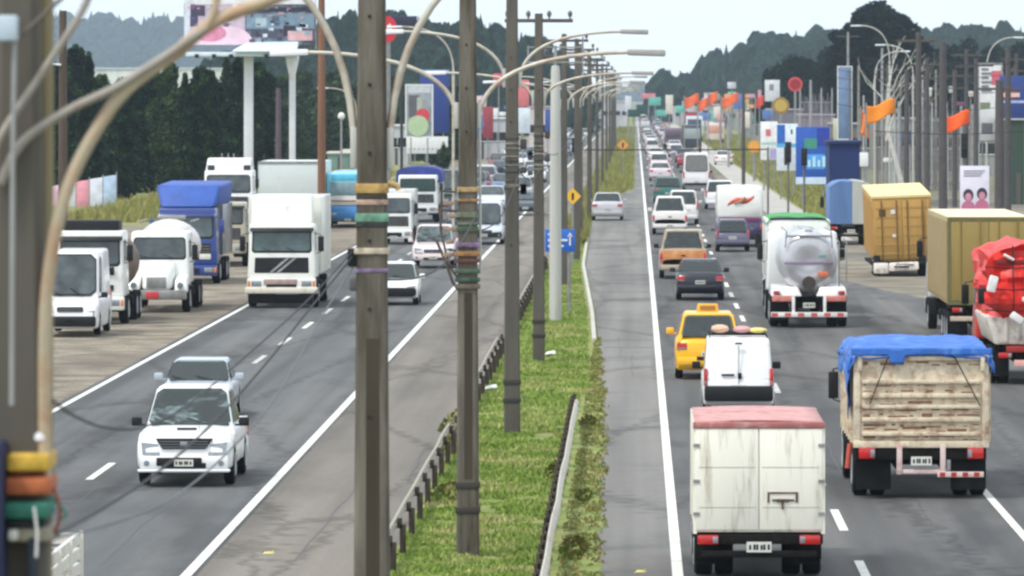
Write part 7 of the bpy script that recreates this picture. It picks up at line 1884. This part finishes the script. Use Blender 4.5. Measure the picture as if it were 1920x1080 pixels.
# far signs cluster
rs = random.Random(5)
cl = [((206, 120, 130), 'pinkish'), ((96, 176, 160), 'turquoise'), ((30, 74, 70), 'dark green'), ((170, 34, 58), 'crimson'), ((216, 208, 196), 'cream'), ((90, 120, 176), 'blue'), ((206, 206, 214), 'white')]
lst = [(1188, 212, 22, 14, 2, 'dark green sign at the far left side of the road end'), (1200, 205, 14, 18, 2, 'upright dark green sign beside the road end'), (1228, 190, 22, 16, 1, 'turquoise sign in the haze above the road end'), (1216, 180, 26, 10, 0, 'pinkish sign in the haze left of the turquoise one'), (1255, 196, 14, 36, 4, 'cream upright sign right of the turquoise one'),
       (1296, 222, 26, 20, 3, 'crimson sign above the far queue'), (1322, 218, 22, 14, 5, 'dull blue sign right of the crimson one'), (1324, 232, 30, 8, 6, 'white strip sign below the dull blue one'), (1275, 205, 14, 14, 1, 'small turquoise sign left of the crimson one'), (1205, 232, 26, 10, 6, 'white sign low beside the road end'), (1240, 212, 20, 12, 1, 'low turquoise sign under the bigger turquoise one'),
       (1372, 160, 16, 12, 6, 'white sign high above the footpath'), (1386, 190, 22, 28, 5, 'blue-grey sign above the footpath'), (1440, 215, 22, 18, 5, 'blue sign left of the white hoarding top'), (1250, 235, 16, 8, 0, 'pinkish low sign above the queue'), (1178, 195, 12, 30, 6, 'white upright sign at the end of the median poles'), (1345, 210, 14, 20, 4, 'cream sign between the dull blue sign and the footpath'), (1400, 225, 16, 30, 4, 'cream post sign by the footpath')]
for (px_, py_, w, h, c, lb) in lst:
    Y = {0: 1250, 1: 1100, 2: 900, 3: 850, 4: 1000, 5: 800, 6: 950}[c] + rs.uniform(-40, 40)
    if 1215 < px_ < 1345: Y = Y + 250
    sign_board('far_sign', Y, px_ - w / 2, px_ + w / 2, py_ - h / 2, py_ + h / 2, mat('far_' + cl[c][1].replace(' ', '_'), cl[c][0], rough=.6, var=.2, scale=.8), lb, legs=1, th=.3, leg_r=.12, group=None)
for (px0, px1, t, Y, rgb, lb) in ((1262, 1330, 200, 1500, (176, 176, 180), 'far pale building right of the road end'), (1330, 1400, 196, 1300, (150, 156, 150), 'far greyish building above the footpath'), (1130, 1176, 190, 1400, (186, 184, 190), 'far pale building behind the median poles'), (1400, 1440, 205, 1100, (140, 144, 140), 'far grey-green building left of the white hoarding')):
    shed(px0, px1, t, 250, Y, 20, rgb, (190, 190, 190), lb, 'far_building', 'building', windows=4)

# ================================================================== SKY, SUN, AIR, CAMERA
w = bpy.data.worlds.new('World'); scene.world = w; w.use_nodes = True
nt = w.node_tree; bg = nt.nodes['Background']
SUN_EL, SUN_AZ = 58, 232      # azimuth measured clockwise from +Y
sky = nt.nodes.new('ShaderNodeTexSky'); sky.sky_type = 'NISHITA'; sky.sun_disc = False
sky.sun_elevation = math.radians(SUN_EL); sky.sun_rotation = math.radians(SUN_AZ); sky.dust_density = 3.0; sky.air_density = 1.0
mx = nt.nodes.new('ShaderNodeMix'); mx.data_type = 'RGBA'; mx.inputs[0].default_value = .86
nt.links.new(sky.outputs[0], mx.inputs[6])
# the overcast layer: pale blue-white with soft brighter and greyer areas
tc = nt.nodes.new('ShaderNodeTexCoord'); mp = nt.nodes.new('ShaderNodeMapping'); mp.inputs['Scale'].default_value = (1, 1, 3)
nz1 = nt.nodes.new('ShaderNodeTexNoise'); nz1.inputs['Scale'].default_value = 3.2; nz1.inputs['Detail'].default_value = 5
rp = nt.nodes.new('ShaderNodeValToRGB'); rp.color_ramp.elements[0].position = .35; rp.color_ramp.elements[1].position = .65
K = 10.0
rp.color_ramp.elements[0].color = (.82, .90, 1.0, 1); rp.color_ramp.elements[1].color = (.97, 1.03, 1.07, 1)
vm = nt.nodes.new('ShaderNodeVectorMath'); vm.operation = 'SCALE'; vm.inputs['Scale'].default_value = K
nt.links.new(tc.outputs['Generated'], mp.inputs[0]); nt.links.new(mp.outputs[0], nz1.inputs[0]); nt.links.new(nz1.outputs['Fac'], rp.inputs[0]); nt.links.new(rp.outputs[0], vm.inputs[0])
nt.links.new(vm.outputs[0], mx.inputs[7]); nt.links.new(mx.outputs[2], bg.inputs['Color']); bg.inputs['Strength'].default_value = .1
sd = bpy.data.lights.new('sun', 'SUN'); sd.energy = 1.8; sd.angle = math.radians(10); sd.color = (1, .97, .92)
so = bpy.data.objects.new('sun', sd); col.objects.link(so)
az = math.radians(SUN_AZ); el = math.radians(SUN_EL)
dirv = Vector((math.sin(az) * math.cos(el), math.cos(az) * math.cos(el), math.sin(el)))
so.rotation_euler = dirv.to_track_quat('Z', 'Y').to_euler(); so.location = (0, 0, 60)
so.location = (0, 0, 80)

hz_ = MB().box(-4600, 4600, -80, 7600, -3, 230).build('haze', bpy.data.materials.new('haze_air'), None, smooth=False)
hz_['kind'] = 'stuff'; hz_['label'] = 'pale haze in the air over the whole road'; hz_['category'] = 'haze'
hm = hz_.data.materials[0]; hm.use_nodes = True; N = hm.node_tree.nodes
N.remove(N['Principled BSDF']); pv = N.new('ShaderNodeVolumePrincipled'); pv.inputs['Density'].default_value = .00009; pv.inputs['Color'].default_value = (.70, .85, 1, 1); pv.inputs['Anisotropy'].default_value = 0.2
hm.node_tree.links.new(pv.outputs[0], N['Material Output'].inputs['Volume'])

cd = bpy.data.cameras.new('camera'); cam = bpy.data.objects.new('camera', cd); col.objects.link(cam); scene.camera = cam
cam.location = (0, 0, HC); cam.rotation_euler = (PI / 2, 0, 0)
cd.sensor_width = 36; cd.lens = F / 1920 * 36
cd.shift_x = -(VX - 960) / 1920; cd.shift_y = (VY - 540) / 1920
cd.clip_start = .5; cd.clip_end = 12000
cd.dof.use_dof = True; cd.dof.focus_distance = 125; cd.dof.aperture_fstop = 6.5
scene.view_settings.view_transform = 'Standard'; scene.view_settings.look = 'None'; scene.view_settings.gamma = 1; scene.view_settings.exposure = 0.55
scene.cycles.max_bounces = 6; scene.cycles.diffuse_bounces = 3; scene.cycles.glossy_bounces = 3; scene.cycles.volume_bounces = 3
scene.cycles.transparent_max_bounces = 8
scene.cycles.use_denoising = True
scene.cycles.filter_width = 2.5
